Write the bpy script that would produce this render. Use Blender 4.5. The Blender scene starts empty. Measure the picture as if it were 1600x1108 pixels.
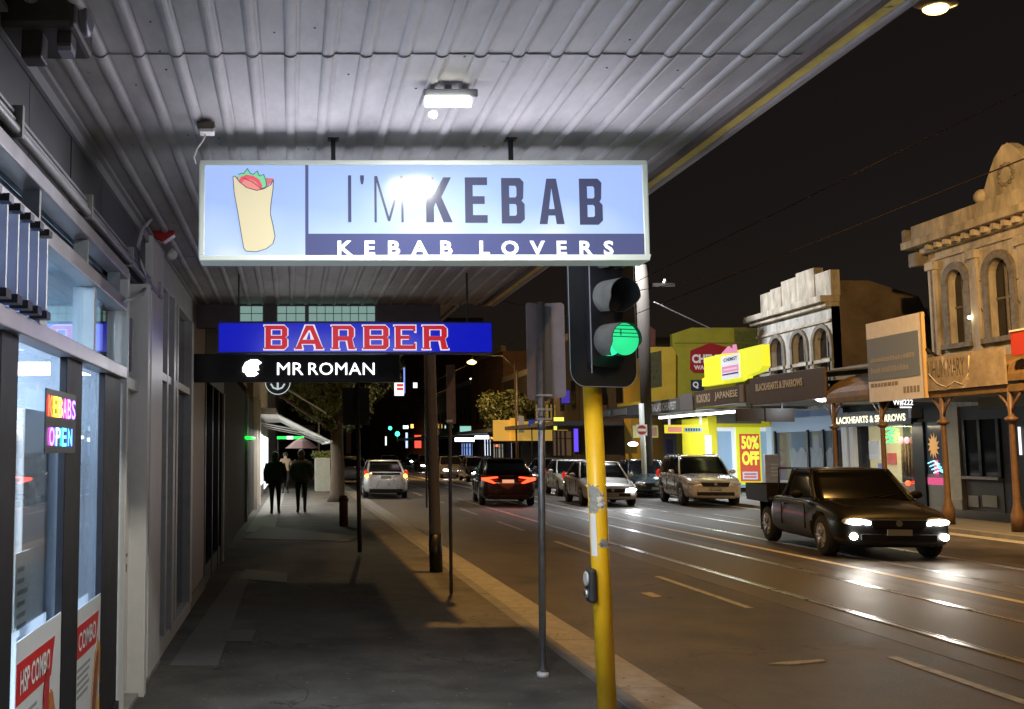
import bpy, bmesh, math, random
from mathutils import Vector, Matrix
from mathutils.geometry import tessellate_polygon
random.seed(7)
sc = bpy.context.scene
COL = sc.collection
# ------------------------------------------------------------------ camera
CAM_H = 1.70; FPX = 1600.0; VPX, VPY = 457.0, 705.0
PITCH = math.atan2(VPY - 554, FPX)
cd = bpy.data.cameras.new('camera'); cam = bpy.data.objects.new('camera', cd); COL.objects.link(cam)
cd.sensor_width = 36; cd.lens = 36 * FPX / 1600; cd.shift_x = (800 - VPX) / 1600.0
cd.clip_start = .05; cd.clip_end = 2000
cam.location = (0, 0, CAM_H); cam.rotation_euler = (math.pi / 2 + PITCH, 0, 0)
sc.camera = cam
# ------------------------------------------------------------------ world: night sky
w = bpy.data.worlds.new("World"); sc.world = w; w.use_nodes = True
nt = w.node_tree; nt.nodes.clear()
wo = nt.nodes.new('ShaderNodeOutputWorld'); bg = nt.nodes.new('ShaderNodeBackground')
sky = nt.nodes.new('ShaderNodeTexSky'); sky.sky_type = 'NISHITA'; sky.sun_disc = False
sky.sun_elevation = math.radians(-4); sky.sun_rotation = math.radians(60)
mixn = nt.nodes.new('ShaderNodeMixRGB'); mixn.blend_type = 'ADD'; mixn.inputs[0].default_value = 1
mixn.inputs[2].default_value = (.12, .068, .046, 1)
nt.links.new(sky.outputs[0], mixn.inputs[1]); nt.links.new(mixn.outputs[0], bg.inputs[0]); nt.links.new(bg.outputs[0], wo.inputs[0])
bg.inputs[1].default_value = 0.05
sc.view_settings.view_transform = 'Standard'; sc.view_settings.look = 'None'
sc.view_settings.exposure = 0.0; sc.view_settings.gamma = 1
sc.render.engine = 'CYCLES'; sc.cycles.use_denoising = True
sc.cycles.max_bounces = 6; sc.cycles.diffuse_bounces = 3; sc.cycles.glossy_bounces = 3; sc.cycles.transparent_max_bounces = 8
sc.cycles.sample_clamp_indirect = 4; sc.cycles.caustics_reflective = False; sc.cycles.caustics_refractive = False
# ------------------------------------------------------------------ pixel to place
cP, sP = math.cos(PITCH), math.sin(PITCH)
def ray(x, y): return Vector((x - VPX, FPX * cP + (y - 554) * sP, FPX * sP - (y - 554) * cP))
CP = Vector((0, 0, CAM_H))
def onY(x, y, Y): d = ray(x, y); return CP + d * (Y / d.y)
def onX(x, y, X): d = ray(x, y); return CP + d * (X / d.x)
def onZ(x, y, Z=0.): d = ray(x, y); return CP + d * ((Z - CAM_H) / d.z)
# ------------------------------------------------------------------ materials
MATS = {}
def mat(name, col=(.5, .5, .5), rough=.6, metal=0., em=None, es=0., bump=0., bscale=40., var=0., vscale=6., spec=.5, coat=0., trans=0., stretch=None, spots=None):
    if name in MATS: return MATS[name]
    m = bpy.data.materials.new(name); m.use_nodes = True; MATS[name] = m
    n = m.node_tree; b = n.nodes['Principled BSDF']
    b.inputs['Base Color'].default_value = (*col, 1); b.inputs['Roughness'].default_value = rough
    b.inputs['Metallic'].default_value = metal; b.inputs['Specular IOR Level'].default_value = spec
    b.inputs['Coat Weight'].default_value = coat; b.inputs['Coat Roughness'].default_value = .08
    if em: b.inputs['Emission Color'].default_value = (*em, 1); b.inputs['Emission Strength'].default_value = es
    tc = n.nodes.new('ShaderNodeTexCoord'); src = tc.outputs['Object']
    if stretch:
        mp = n.nodes.new('ShaderNodeMapping'); mp.inputs['Scale'].default_value = stretch
        n.links.new(src, mp.inputs[0]); src = mp.outputs[0]
    if var:
        t = n.nodes.new('ShaderNodeTexNoise'); t.inputs['Scale'].default_value = vscale; t.inputs['Detail'].default_value = 8; t.inputs['Roughness'].default_value = .65
        n.links.new(src, t.inputs['Vector'])
        r = n.nodes.new('ShaderNodeValToRGB'); r.color_ramp.elements[0].position = .3; r.color_ramp.elements[1].position = .7
        lo = tuple(c * (1 - var) for c in col); hi = tuple(min(1, c * (1 + var)) for c in col)
        r.color_ramp.elements[0].color = (*lo, 1); r.color_ramp.elements[1].color = (*hi, 1)
        n.links.new(t.outputs[0], r.inputs[0]); out = r.outputs[0]
        if spots:
            t2 = n.nodes.new('ShaderNodeTexNoise'); t2.inputs['Scale'].default_value = spots[0]; t2.inputs['Detail'].default_value = 4
            n.links.new(tc.outputs['Object'], t2.inputs['Vector'])
            r2 = n.nodes.new('ShaderNodeValToRGB'); r2.color_ramp.elements[0].position = spots[1]; r2.color_ramp.elements[1].position = spots[1] + .04
            n.links.new(t2.outputs[0], r2.inputs[0]); mx = n.nodes.new('ShaderNodeMixRGB')
            n.links.new(r2.outputs[0], mx.inputs[0]); n.links.new(out, mx.inputs[1]); mx.inputs[2].default_value = (*spots[2], 1); out = mx.outputs[0]
        n.links.new(out, b.inputs['Base Color'])
        mr = n.nodes.new('ShaderNodeMapRange'); mr.inputs['To Min'].default_value = max(0, rough - .12); mr.inputs['To Max'].default_value = min(1, rough + .12)
        n.links.new(t.outputs[0], mr.inputs[0]); n.links.new(mr.outputs[0], b.inputs['Roughness'])
    if bump:
        t = n.nodes.new('ShaderNodeTexNoise'); t.inputs['Scale'].default_value = bscale; t.inputs['Detail'].default_value = 5
        n.links.new(src, t.inputs['Vector']); bp = n.nodes.new('ShaderNodeBump'); bp.inputs['Strength'].default_value = bump; bp.inputs['Distance'].default_value = .01
        n.links.new(t.outputs[0], bp.inputs['Height']); n.links.new(bp.outputs[0], b.inputs['Normal'])
    return m
def emis(name, col, s): return mat(name, tuple(c * .3 for c in col), .4, em=col, es=s)
def glassmat(name, tint=(.9, .95, 1), refl=.12, rough=.02):
    if name in MATS: return MATS[name]
    m = bpy.data.materials.new(name); m.use_nodes = True; MATS[name] = m; n = m.node_tree; n.nodes.clear()
    o = n.nodes.new('ShaderNodeOutputMaterial'); mx = n.nodes.new('ShaderNodeMixShader'); tr = n.nodes.new('ShaderNodeBsdfTransparent'); gl = n.nodes.new('ShaderNodeBsdfGlossy')
    tr.inputs[0].default_value = (*tint, 1); gl.inputs['Roughness'].default_value = rough
    lw = n.nodes.new('ShaderNodeLayerWeight'); lw.inputs[0].default_value = .5
    mr = n.nodes.new('ShaderNodeMapRange'); mr.inputs['To Min'].default_value = refl; mr.inputs['To Max'].default_value = .95
    pw = n.nodes.new('ShaderNodeMath'); pw.operation = 'POWER'; pw.inputs[1].default_value = 3
    n.links.new(lw.outputs['Facing'], pw.inputs[0]); n.links.new(pw.outputs[0], mr.inputs[0]); n.links.new(mr.outputs[0], mx.inputs[0])
    n.links.new(tr.outputs[0], mx.inputs[1]); n.links.new(gl.outputs[0], mx.inputs[2]); n.links.new(mx.outputs[0], o.inputs[0])
    return m
# ------------------------------------------------------------------ mesh builder
class Fr:
    def __init__(s, o, x, y): s.o = Vector(o); s.x = Vector(x).normalized(); s.y = Vector(y).normalized(); s.n = s.x.cross(s.y)
    def p(s, u, v, w=0.): return s.o + s.x * u + s.y * v + s.n * w
def FY(Y): return Fr((0, Y, 0), (1, 0, 0), (0, 0, 1))        # u = X, v = Z, faces the camera side
def FX(X): return Fr((X, 0, 0), (0, -1, 0), (0, 0, 1))       # u = -Y, faces -X
def FL(X): return Fr((X, 0, 0), (0, 1, 0), (0, 0, 1))        # u = Y, faces +X
class MB:
    def __init__(s): s.v = []; s.f = []; s.sm = []
    def add(s, vs, fs, smooth=False):
        b = len(s.v); s.v += [Vector(a) for a in vs]; s.f += [tuple(i + b for i in f) for f in fs]; s.sm += [smooth] * len(fs); return s
    def box(s, a, b):
        x0, x1 = sorted((a[0], b[0])); y0, y1 = sorted((a[1], b[1])); z0, z1 = sorted((a[2], b[2]))
        return s.add([(x0,y0,z0),(x1,y0,z0),(x1,y1,z0),(x0,y1,z0),(x0,y0,z1),(x1,y0,z1),(x1,y1,z1),(x0,y1,z1)],
                     [(0,3,2,1),(4,5,6,7),(0,1,5,4),(1,2,6,5),(2,3,7,6),(3,0,4,7)])
    def fbox(s, F, u0, v0, u1, v1, w0, w1):
        P = [F.p(u, v, w_) for w_ in (w0, w1) for (u, v) in ((u0, v0), (u1, v0), (u1, v1), (u0, v1))]
        return s.add(P, [(0,3,2,1),(4,5,6,7),(0,1,5,4),(1,2,6,5),(2,3,7,6),(3,0,4,7)])
    def prism(s, F, poly, w0, w1, holes=()):
        loops = [list(poly)] + [list(h) for h in holes]
        tris = tessellate_polygon([[Vector((u, v, 0)) for u, v in l] for l in loops])
        flat = [q for l in loops for q in l]; n = len(flat)
        s.add([F.p(u, v, w1) for u, v in flat] + [F.p(u, v, w0) for u, v in flat], [tuple(t) for t in tris] + [tuple(i + n for i in reversed(t)) for t in tris])
        for l in loops:
            m = len(l); s.add([F.p(u, v, w1) for u, v in l] + [F.p(u, v, w0) for u, v in l], [(i, (i + 1) % m, (i + 1) % m + m, i + m) for i in range(m)])
        return s
    def tube(s, pts, r, n=10, cap=True, sm=True):
        pts = [Vector(p) for p in pts]; rs = r if isinstance(r, (list, tuple)) else [r] * len(pts); rings = []
        ref = None
        for i, p in enumerate(pts):
            d = (pts[min(i + 1, len(pts) - 1)] - pts[max(i - 1, 0)]).normalized()
            if ref is None: ref = Vector((0, 0, 1)) if abs(d.z) < .9 else Vector((1, 0, 0))
            a = d.cross(ref).normalized(); b = d.cross(a); ref = -b if False else ref
            rings.append([p + (a * math.cos(t) + b * math.sin(t)) * rs[i] for t in [2 * math.pi * k / n for k in range(n)]])
        vs = [q for r_ in rings for q in r_]; fs = []
        for i in range(len(rings) - 1):
            for k in range(n): fs.append((i*n+k, i*n+(k+1) % n, (i+1)*n+(k+1) % n, (i+1)*n+k))
        s.add(vs, fs, sm)
        if cap: s.add(rings[0], [tuple(range(n))]); s.add(rings[-1], [tuple(reversed(range(n)))])
        return s
    def lathe(s, prof, c=(0, 0, 0), n=16, axis='z'):
        c = Vector(c); rings = []
        for r, h in prof:
            ring = []
            for k in range(n):
                t = 2 * math.pi * k / n; a, b = r * math.cos(t), r * math.sin(t)
                ring.append(c + (Vector((a, b, h)) if axis == 'z' else Vector((h, a, b)) if axis == 'x' else Vector((a, h, b))))
            rings.append(ring)
        vs = [q for r_ in rings for q in r_]; fs = []
        for i in range(len(rings) - 1):
            for k in range(n): fs.append((i*n+k, i*n+(k+1) % n, (i+1)*n+(k+1) % n, (i+1)*n+k))
        s.add(vs, fs, True); s.add(rings[0], [tuple(reversed(range(n)))]); s.add(rings[-1], [tuple(range(n))])
        return s
    def ball(s, c, r, seg=12, rings=8):
        c = Vector(c); r = r if isinstance(r, (list, tuple)) else (r, r, r); vs = []; fs = []
        for i in range(rings + 1):
            ph = math.pi * i / rings
            for k in range(seg):
                t = 2 * math.pi * k / seg; vs.append(c + Vector((r[0]*math.sin(ph)*math.cos(t), r[1]*math.sin(ph)*math.sin(t), r[2]*math.cos(ph))))
        for i in range(rings):
            for k in range(seg): fs.append((i*seg+k, (i+1)*seg+k, (i+1)*seg+(k+1) % seg, i*seg+(k+1) % seg))
        return s.add(vs, fs, True)
    def loft(s, rings, sm=True, cap=True):
        n = len(rings[0]); vs = [q for r_ in rings for q in r_]; fs = []
        for i in range(len(rings) - 1):
            for k in range(n): fs.append((i*n+k, i*n+(k+1) % n, (i+1)*n+(k+1) % n, (i+1)*n+k))
        if cap: fs.append(tuple(reversed(range(n)))); fs.append(tuple((len(rings)-1)*n + k for k in range(n)))
        return s.add(vs, fs, sm)
ORG = {}
def base_of(o):
    while o is not None:
        if o.name in ORG: return ORG[o.name]
        o = o.parent
    return Vector((0, 0, 0))
SPLIT = {'fin_bracket', 'louvre_fin', 'soffit_bracket', 'transom_mullion', 'screw', 'pilaster', 'mullion', 'scroll', 'letter', 'small_print', 'printed_line', 'dentil', 'clamp', 'hinge'}
def islands(mb):
    par = list(range(len(mb.v)))
    def find(a):
        while par[a] != a: par[a] = par[par[a]]; a = par[a]
        return a
    for f in mb.f:
        for b in f[1:]: par[find(b)] = find(f[0])
    out = {}
    for i, f in enumerate(mb.f): out.setdefault(find(f[0]), []).append(i)
    res = []
    for fs in out.values():
        q = MB(); mp = {}
        for i in fs:
            for v in mb.f[i]:
                if v not in mp: mp[v] = len(q.v); q.v.append(mb.v[v])
            q.f.append(tuple(mp[v] for v in mb.f[i])); q.sm.append(mb.sm[i])
        res.append(q)
    return res
def part(name, mb, m, parent=None, label=None, bevel=0., sub=0, weld=True):
    if name in SPLIT and parent is not None:
        for k, q in enumerate(islands(mb)): o = part_one(name, q, m, parent, label, bevel, sub, weld)
        return o
    return part_one(name, mb, m, parent, label, bevel, sub, weld)
def part_one(name, mb, m, parent=None, label=None, bevel=0., sub=0, weld=True):
    me = bpy.data.meshes.new(name); off = base_of(parent) if parent is not None else Vector((0, 0, 0))
    me.from_pydata([tuple(q - off) for q in mb.v], [], mb.f); me.update()
    for i, p_ in enumerate(me.polygons):
        if i < len(mb.sm): p_.use_smooth = mb.sm[i]
    if weld:
        bm = bmesh.new(); bm.from_mesh(me); bmesh.ops.remove_doubles(bm, verts=bm.verts, dist=1e-5); bmesh.ops.recalc_face_normals(bm, faces=bm.faces); bm.to_mesh(me); bm.free()
    if isinstance(m, (list, tuple)):
        for q in m: me.materials.append(q)
    else: me.materials.append(m)
    o = bpy.data.objects.new(name, me); COL.objects.link(o)
    if parent is not None: o.parent = parent
    if label: o['label'] = label
    if bevel: b = o.modifiers.new('bevel', 'BEVEL'); b.width = bevel; b.segments = 2; b.limit_method = 'ANGLE'
    if sub: q = o.modifiers.new('sub', 'SUBSURF'); q.levels = sub; q.render_levels = sub
    return o
def T(name, label, cat, loc=(0, 0, 0), rz=0, group=None):
    o = bpy.data.objects.new(name, None); COL.objects.link(o); o.location = loc; o.rotation_euler = (0, 0, rz); o.empty_display_size = .2
    o['label'] = label; o['category'] = cat
    if group: o['group'] = group
    ORG[o.name] = Vector(loc); return o
def solo(name, mb, m, label, cat, group=None, **k):
    o = part(name, mb, m, None, label, **k); o['category'] = cat
    if group: o['group'] = group
    return o
def struct(name, mb, m, **k):
    o = part(name, mb, m, None, **k); o['kind'] = 'structure'; return o
def copy_tree(o, parent=None):
    c = o.copy(); COL.objects.link(c)
    if parent is not None: c.parent = parent
    for ch in [q for q in list(bpy.data.objects) if q.parent == o]: copy_tree(ch, c)
    return c
def text(s, F, u0, v0, u1, v1, w, depth=.004, bold=0.0, spacing=1.0):
    cu = bpy.data.curves.new('t', 'FONT'); cu.body = s; cu.size = 1; cu.offset = bold; cu.space_character = spacing; cu.resolution_u = 3
    ob = bpy.data.objects.new('t', cu); COL.objects.link(ob); bpy.context.view_layer.update()
    me = bpy.data.meshes.new_from_object(ob.evaluated_get(bpy.context.evaluated_depsgraph_get()))
    xs = [v.co.x for v in me.vertices]; ys = [v.co.y for v in me.vertices]
    x0, x1, y0, y1 = min(xs), max(xs), min(ys), max(ys); mb = MB()
    pts = [(u0 + (v.co.x - x0) / (x1 - x0) * (u1 - u0), v0 + (v.co.y - y0) / (y1 - y0) * (v1 - v0)) for v in me.vertices]
    mb.add([F.p(a, b, w + depth) for a, b in pts], [tuple(p.vertices) for p in me.polygons])
    bpy.data.objects.remove(ob); bpy.data.curves.remove(cu); bpy.data.meshes.remove(me)
    return mb
def lamp(name, kind, loc, energy, col, size=.1, parent=None, rot=(0, 0, 0), spot=None, size_y=None, blend=.6):
    l = bpy.data.lights.new(name, kind); l.energy = energy; l.color = col
    if kind == 'AREA': l.size = size; l.shape = 'RECTANGLE'; l.size_y = size_y or size
    else: l.shadow_soft_size = size
    if kind == 'SPOT': l.spot_size = math.radians(spot); l.spot_blend = blend
    o = bpy.data.objects.new(name, l); COL.objects.link(o)
    off = base_of(parent) if parent is not None else Vector((0, 0, 0))
    o.location = Vector(loc) - off; o.rotation_euler = rot
    if parent is not None: o.parent = parent
    return o
def aim(d): return Vector(d).to_track_quat('-Z', 'Y').to_euler()
# shared materials
M_ALU = mat('aluminium', (.60, .58, .55), .38, .15, var=.12, vscale=8)
M_WHITE = mat('white_paint', (.76, .73, .68), .45, var=.06, vscale=5, bump=.05)
M_BLACKM = mat('black_metal', (.018, .018, .02), .35, .2, var=.3)
M_BLACKP = mat('black_plastic', (.03, .03, .032), .5, var=.2, bump=.05)
M_GALV = mat('galvanised_steel', (.42, .43, .44), .42, .85, var=.2, vscale=14, bump=.06)
M_GREYP = mat('grey_painted_metal', (.30, .31, .33), .55, var=.15, vscale=4)
M_DARKG = mat('dark_grey_cladding', (.075, .078, .085), .6, var=.25, vscale=3, bump=.08)
M_CONC = mat('concrete', (.28, .27, .25), .85, var=.22, vscale=7, bump=.3, bscale=60)
M_GLASS = glassmat('shop_glass', (.92, .96, 1), .07)
M_GLASSD = glassmat('dark_glass', (.25, .27, .3), .10)
M_RUST = mat('brown_iron_paint', (.13, .075, .045), .5, var=.3)
M_WHITE_E = emis('white_light', (.95, .98, 1), 6)
M_WLET = emis('white_letters_lit', (.98, .98, 1), 2.6)
SODIUM = (1, .52, .13)
# ------------------------------------------------------------------ ground
WX = -1.13; KX = 2.37; FKX = 14.6; XF = 19.6; FCX = 15.3
M_ROAD = mat('asphalt', (.058, .050, .043), .58, var=.75, vscale=1.3, bump=.8, bscale=90, spec=.6, spots=(38., .66, (.15, .13, .11)))
M_FOOT = mat('footpath_asphalt', (.085, .079, .068), .75, var=.7, vscale=1.3, bump=.8, bscale=70, spots=(22., .67, (.26, .25, .22)))
M_KERB = mat('bluestone_kerb', (.17, .165, .155), .7, var=.25, vscale=3, bump=.35, bscale=50)
def add_cracks(m, scale, wd, dark):
    n = m.node_tree; b = n.nodes['Principled BSDF']; src = b.inputs['Base Color'].links[0].from_socket
    tc = n.nodes.new('ShaderNodeTexCoord'); ns = n.nodes.new('ShaderNodeTexNoise'); ns.inputs['Scale'].default_value = 2.2; ns.inputs['Detail'].default_value = 6
    ad = n.nodes.new('ShaderNodeMixRGB'); ad.blend_type = 'ADD'; ad.inputs[0].default_value = .9; n.links.new(tc.outputs['Object'], ns.inputs['Vector']); n.links.new(tc.outputs['Object'], ad.inputs[1]); n.links.new(ns.outputs['Color'], ad.inputs[2])
    v = n.nodes.new('ShaderNodeTexVoronoi'); v.feature = 'DISTANCE_TO_EDGE'; v.inputs['Scale'].default_value = scale; n.links.new(ad.outputs[0], v.inputs['Vector'])
    r = n.nodes.new('ShaderNodeValToRGB'); r.color_ramp.elements[0].position = 0; r.color_ramp.elements[0].color = (1, 1, 1, 1); r.color_ramp.elements[1].position = wd; r.color_ramp.elements[1].color = (0, 0, 0, 1)
    n.links.new(v.outputs['Distance'], r.inputs[0])
    v2 = n.nodes.new('ShaderNodeTexNoise'); v2.inputs['Scale'].default_value = .5; n.links.new(tc.outputs['Object'], v2.inputs['Vector']); gt = n.nodes.new('ShaderNodeMath'); gt.operation = 'GREATER_THAN'; gt.inputs[1].default_value = .48; n.links.new(v2.outputs[0], gt.inputs[0])
    mu = n.nodes.new('ShaderNodeMath'); mu.operation = 'MULTIPLY'; n.links.new(r.outputs[0], mu.inputs[0]); n.links.new(gt.outputs[0], mu.inputs[1])
    mx = n.nodes.new('ShaderNodeMixRGB'); n.links.new(mu.outputs[0], mx.inputs[0]); n.links.new(src, mx.inputs[1]); mx.inputs[2].default_value = (*dark, 1); n.links.new(mx.outputs[0], b.inputs['Base Color'])
add_cracks(M_ROAD, .55, .012, (.015, .013, .012)); add_cracks(M_FOOT, .7, .010, (.02, .019, .018))
struct('ground', MB().box((-400, -60, -.30), (400, 900, -.16)), mat('ground_soil', (.05, .045, .04), .9, var=.2))
struct('road', MB().box((KX + .5, -30, -.155), (FKX - .4, 600, -.10)), M_ROAD)
struct('footpath', MB().box((WX - .02, -30, -.15), (KX - .14, 600, 0)), M_FOOT)
struct('far_footpath', MB().box((FKX + .16, -30, -.15), (XF + 30, 600, 0)), mat('far_paving', (.13, .125, .115), .7, var=.25, vscale=2, bump=.3, bscale=60))
def kerb(x0, x1, name):
    mb = MB(); y = -10.
    while y < 120:
        L = 1.15 + random.random() * .25; mb.box((x0, y + .006, -.15), (x1, y + L - .006, .002 + random.random() * .004)); y += L
    mb.box((x0, 120, -.15), (x1, 600, .002)); return struct(name, mb, M_KERB, bevel=.012)
kerb(KX - .14, KX, 'kerb'); kerb(FKX, FKX + .16, 'far_kerb')
def gutter(x0, x1, name):
    mb = MB()
    for k in range(-10, 60): mb.box((x0, k * 2.0 + .005, -.15), (x1, k * 2.0 + 1.995, -.094))
    mb.box((x0, 120, -.15), (x1, 600, -.094)); return struct(name, mb, M_CONC)
gutter(KX, KX + .5, 'gutter'); gutter(FKX - .4, FKX, 'far_gutter')
# carriageway sits 12 cm under the footpath: lift markings accordingly
RZ = -.10
def strip(mb, x, y0, y1, wd, z=RZ + .004): mb.box((x - wd / 2, y0, z - .002), (x + wd / 2, y1, z)); return mb
M_LINE = mat('line_paint', (.62, .56, .42), .55, var=.3, vscale=9, bump=.3, bscale=120)
M_LINEW = mat('white_line_paint', (.30, .29, .27), .55, var=.6, vscale=9, bump=.3, bscale=120)
GS = (CAM_H - RZ) / CAM_H      # road level is lower: spread pixel-derived offsets
struct('centre_line', strip(MB(), 8.24 * GS, -5, 300, .13), M_LINE)
def rail(x, name):
    mb = MB(); z = RZ + .004
    mb.box((x * GS - .035, -5, z - .002), (x * GS + .035, 300, z + .006)); mb.box((x * GS + .07, -5, z - .002), (x * GS + .085, 300, z + .004))
    return struct(name, mb, M_RAIL)
M_RAIL = mat('polished_rail_steel', (.72, .72, .74), .30, 1., var=.15, vscale=3)
for x in (5.9, 7.27, 9.1, 10.5): rail(x, 'tram_rail')
mb = MB()
for x in (6.58, 9.8): strip(mb, x * GS, -5, 300, 2.45, RZ + .002)
struct('track_bed', mb, mat('track_concrete', (.080, .071, .062), .55, var=.25, vscale=.9, bump=.45, bscale=110, spec=.6))
mb = MB()
for y0 in (6.2, 12.0, 17.8, 23.6, 29.4, 36, 42, 50, 60): strip(mb, 4.97 * GS, y0, y0 + 3.0, .10)
for y0 in (14, 20.5, 27, 33.5, 40, 48, 58): strip(mb, 11.4 * GS, y0, y0 + 2.6, .10)
struct('lane_line', mb, M_LINEW)
def patch(name, px, m, z=.004, Z=0.):
    ps = [onZ(x, y, Z) for x, y in px]; mb = MB()
    mb.prism(Fr((0, 0, 0), (1, 0, 0), (0, 1, 0)), [(q.x, q.y) for q in ps], Z - .01, Z + z); return struct(name, mb, m)
patch('bitumen_repair', [(1200, 1038), (1222, 1035), (1285, 1031), (1290, 1034), (1240, 1039)], mat('pale_road_scar', (.3, .28, .25), .6, var=.4, vscale=20), RZ*0+.006, RZ)
patch('bitumen_repair', [(1000, 927), (1018, 926), (1034, 933), (1020, 934)], MATS['pale_road_scar'], .006, RZ)
patch('concrete_or_lit_strip', [(368, 893), (392, 893), (340, 1040), (265, 1040)], mat('pale_footpath_concrete', (.15, .15, .145), .7, var=.15, vscale=3, bump=.25, bscale=70), .004)
patch('concrete_patch', [(384, 890), (449, 896), (448, 911), (372, 905)], mat('pale_patch', (.22, .22, .21), .7, var=.15, vscale=6), .008)
patch('concrete_patch', [(380, 842), (410, 822), (560, 838), (545, 846)], mat('mid_patch', (.12, .115, .105), .7, var=.15, vscale=6), .006)
patch('service_cover', [(352, 985), (400, 985), (392, 1003), (345, 1003)], mat('cover_grey', (.11, .11, .105), .6, var=.2, vscale=8), .006)
patch('concrete_or_lit_strip', [(405, 800), (440, 745), (452, 745), (428, 830), (383, 832)], MATS['pale_patch'], .005)  # paler colour here stands for cafe light falling on the pavement
# ------------------------------------------------------------------ near verandah canopy
ZC = 3.41; CX = 2.2
M_CEIL = mat('ceiling_sheet_paint', (.40, .385, .375), .6, var=.36, vscale=3.0, stretch=(1, .35, 1), bump=.12, bscale=30, spots=(9., .72, (.22, .21, .2)))
can = T('verandah_canopy', 'ribbed pressed metal verandah ceiling over the near footpath, with a yellow outer edge', 'canopy', (0, 4, ZC))
def sheet(y0, y1, z):
    prof = []; x = WX + .06; k = math.ceil((x - .0) / .164)
    X = []
    xs = -.01 - .164 * 7
    pts = [(WX, 0)]
    for i in range(0, 21):
        c = xs + .164 * i
        if c - .03 < WX or c + .03 > CX: continue
        pts += [(c - .027, 0), (c - .024, -.006), (c - .016, -.012), (c - .006, -.015), (c + .006, -.015), (c + .016, -.012), (c + .024, -.006), (c + .027, 0), (c + .036, .003), (c + .044, 0)]
    pts.append((CX, 0)); mb = MB(); n = len(pts)
    vs = [(a, y0, z + b) for a, b in pts] + [(a, y1, z + b) for a, b in pts] + [(a, y0, z + b + .004) for a, b in pts] + [(a, y1, z + b + .004) for a, b in pts]
    fs = [(i, i + 1, n + i + 1, n + i) for i in range(n - 1)] + [(2*n + i + 1, 2*n + i, 3*n + i, 3*n + i + 1) for i in range(n - 1)] + [(i, 2*n + i, 2*n + i + 1, i + 1) for i in range(n - 1)] + [(n + i, n + i + 1, 3*n + i + 1, 3*n + i) for i in range(n - 1)]
    return mb.add(vs, fs, False)
ys = [-3, -.5, 1.9, 4.28, 6.62, 8.9, 11.75]
for i in range(6): part('ceiling_sheet', sheet(ys[i], ys[i + 1] + .03, ZC - (.006 if i % 2 else 0)), M_CEIL, can)
part('canopy_roof', MB().box((WX - .3, -3, ZC + .03), (CX + .13, 11.8, ZC + .10)), M_GREYP, can)
part('inner_beam', MB().box((CX, -3, ZC - .035), (CX + .035, 11.8, ZC + .03)), mat('edge_brown', (.14, .11, .10), .7, var=.3), can)
part('edge_strip', MB().box((CX + .035, -3, ZC - .03), (CX + .095, 11.8, ZC + .03)), mat('worn_yellow_paint', (.80, .60, .13), .6, var=.25, vscale=9, bump=.3, bscale=40, spots=(13., .68, (.2, .15, .09))), can, 'worn yellow painted edge strip')
part('gutter_lip', MB().tube([(CX + .13, -3, ZC - .005), (CX + .13, 11.8, ZC - .005)], .034, 10), mat('gutter_lilac_grey', (.30, .27, .28), .5, var=.2), can)
part('cove_trim', MB().box((WX, -3, ZC - .05), (WX + .05, 11.75, ZC - .026)).box((WX, -3, ZC - .11), (WX + .022, 11.75, ZC - .05)), mat('cove_grey', (.34, .34, .34), .6, var=.12), can)
mb = MB()
for i in range(60):
    y = random.uniform(2.8, 8.5); x = -.01 + .164 * random.randint(-6, 12) + .1
    mb.lathe([(.004, 0), (.006, -.002), (.003, -.004)], (x, y, ZC - .006), 6)
part('screw', mb, M_BLACKM, can)
can2 = T('verandah_canopy', 'second darker stretch of verandah roof beyond the mr roman sign', 'canopy', (0, 18, 3.45))
part('ceiling_sheet', MB().box((WX, 12.0, 3.42), (1.92, 25, 3.46)), M_CEIL, can2); part('fascia', MB().box((1.92, 12.0, 3.40), (1.97, 25, 3.62)), M_GREYP, can2)
part('end_beam', MB().box((WX, 11.8, 3.13), (1.72, 11.95, ZC + .08)), mat('end_beam_brown', (.16, .12, .12), .6, var=.2), can)
for a, b in ((375, 411), (433, 477), (482, 586)):
    p0 = onY(a, 502, 11.8); p1 = onY(b, 479, 11.8); mb = MB(); mb.fbox(FY(11.8), p0.x, p0.z, p1.x, p1.z, .001, .015)
    q = part('light_panel', mb, emis('teal_glass_lit', (.50, .80, .72), .38), can)
    m2 = MB(); n = max(2, int((b - a) / 13))
    for i in range(n + 1): u = p0.x + (p1.x - p0.x) * i / n; m2.fbox(FY(11.8), u - .004, p0.z, u + .004, p1.z, .016, .022)
    m2.fbox(FY(11.8), p0.x, (p0.z + p1.z) / 2 - .004, p1.x, (p0.z + p1.z) / 2 + .004, .0225, .028); part('glazing_bar', m2, mat('dim_teal_bar', (.2, .28, .27), .5), q)
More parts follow.
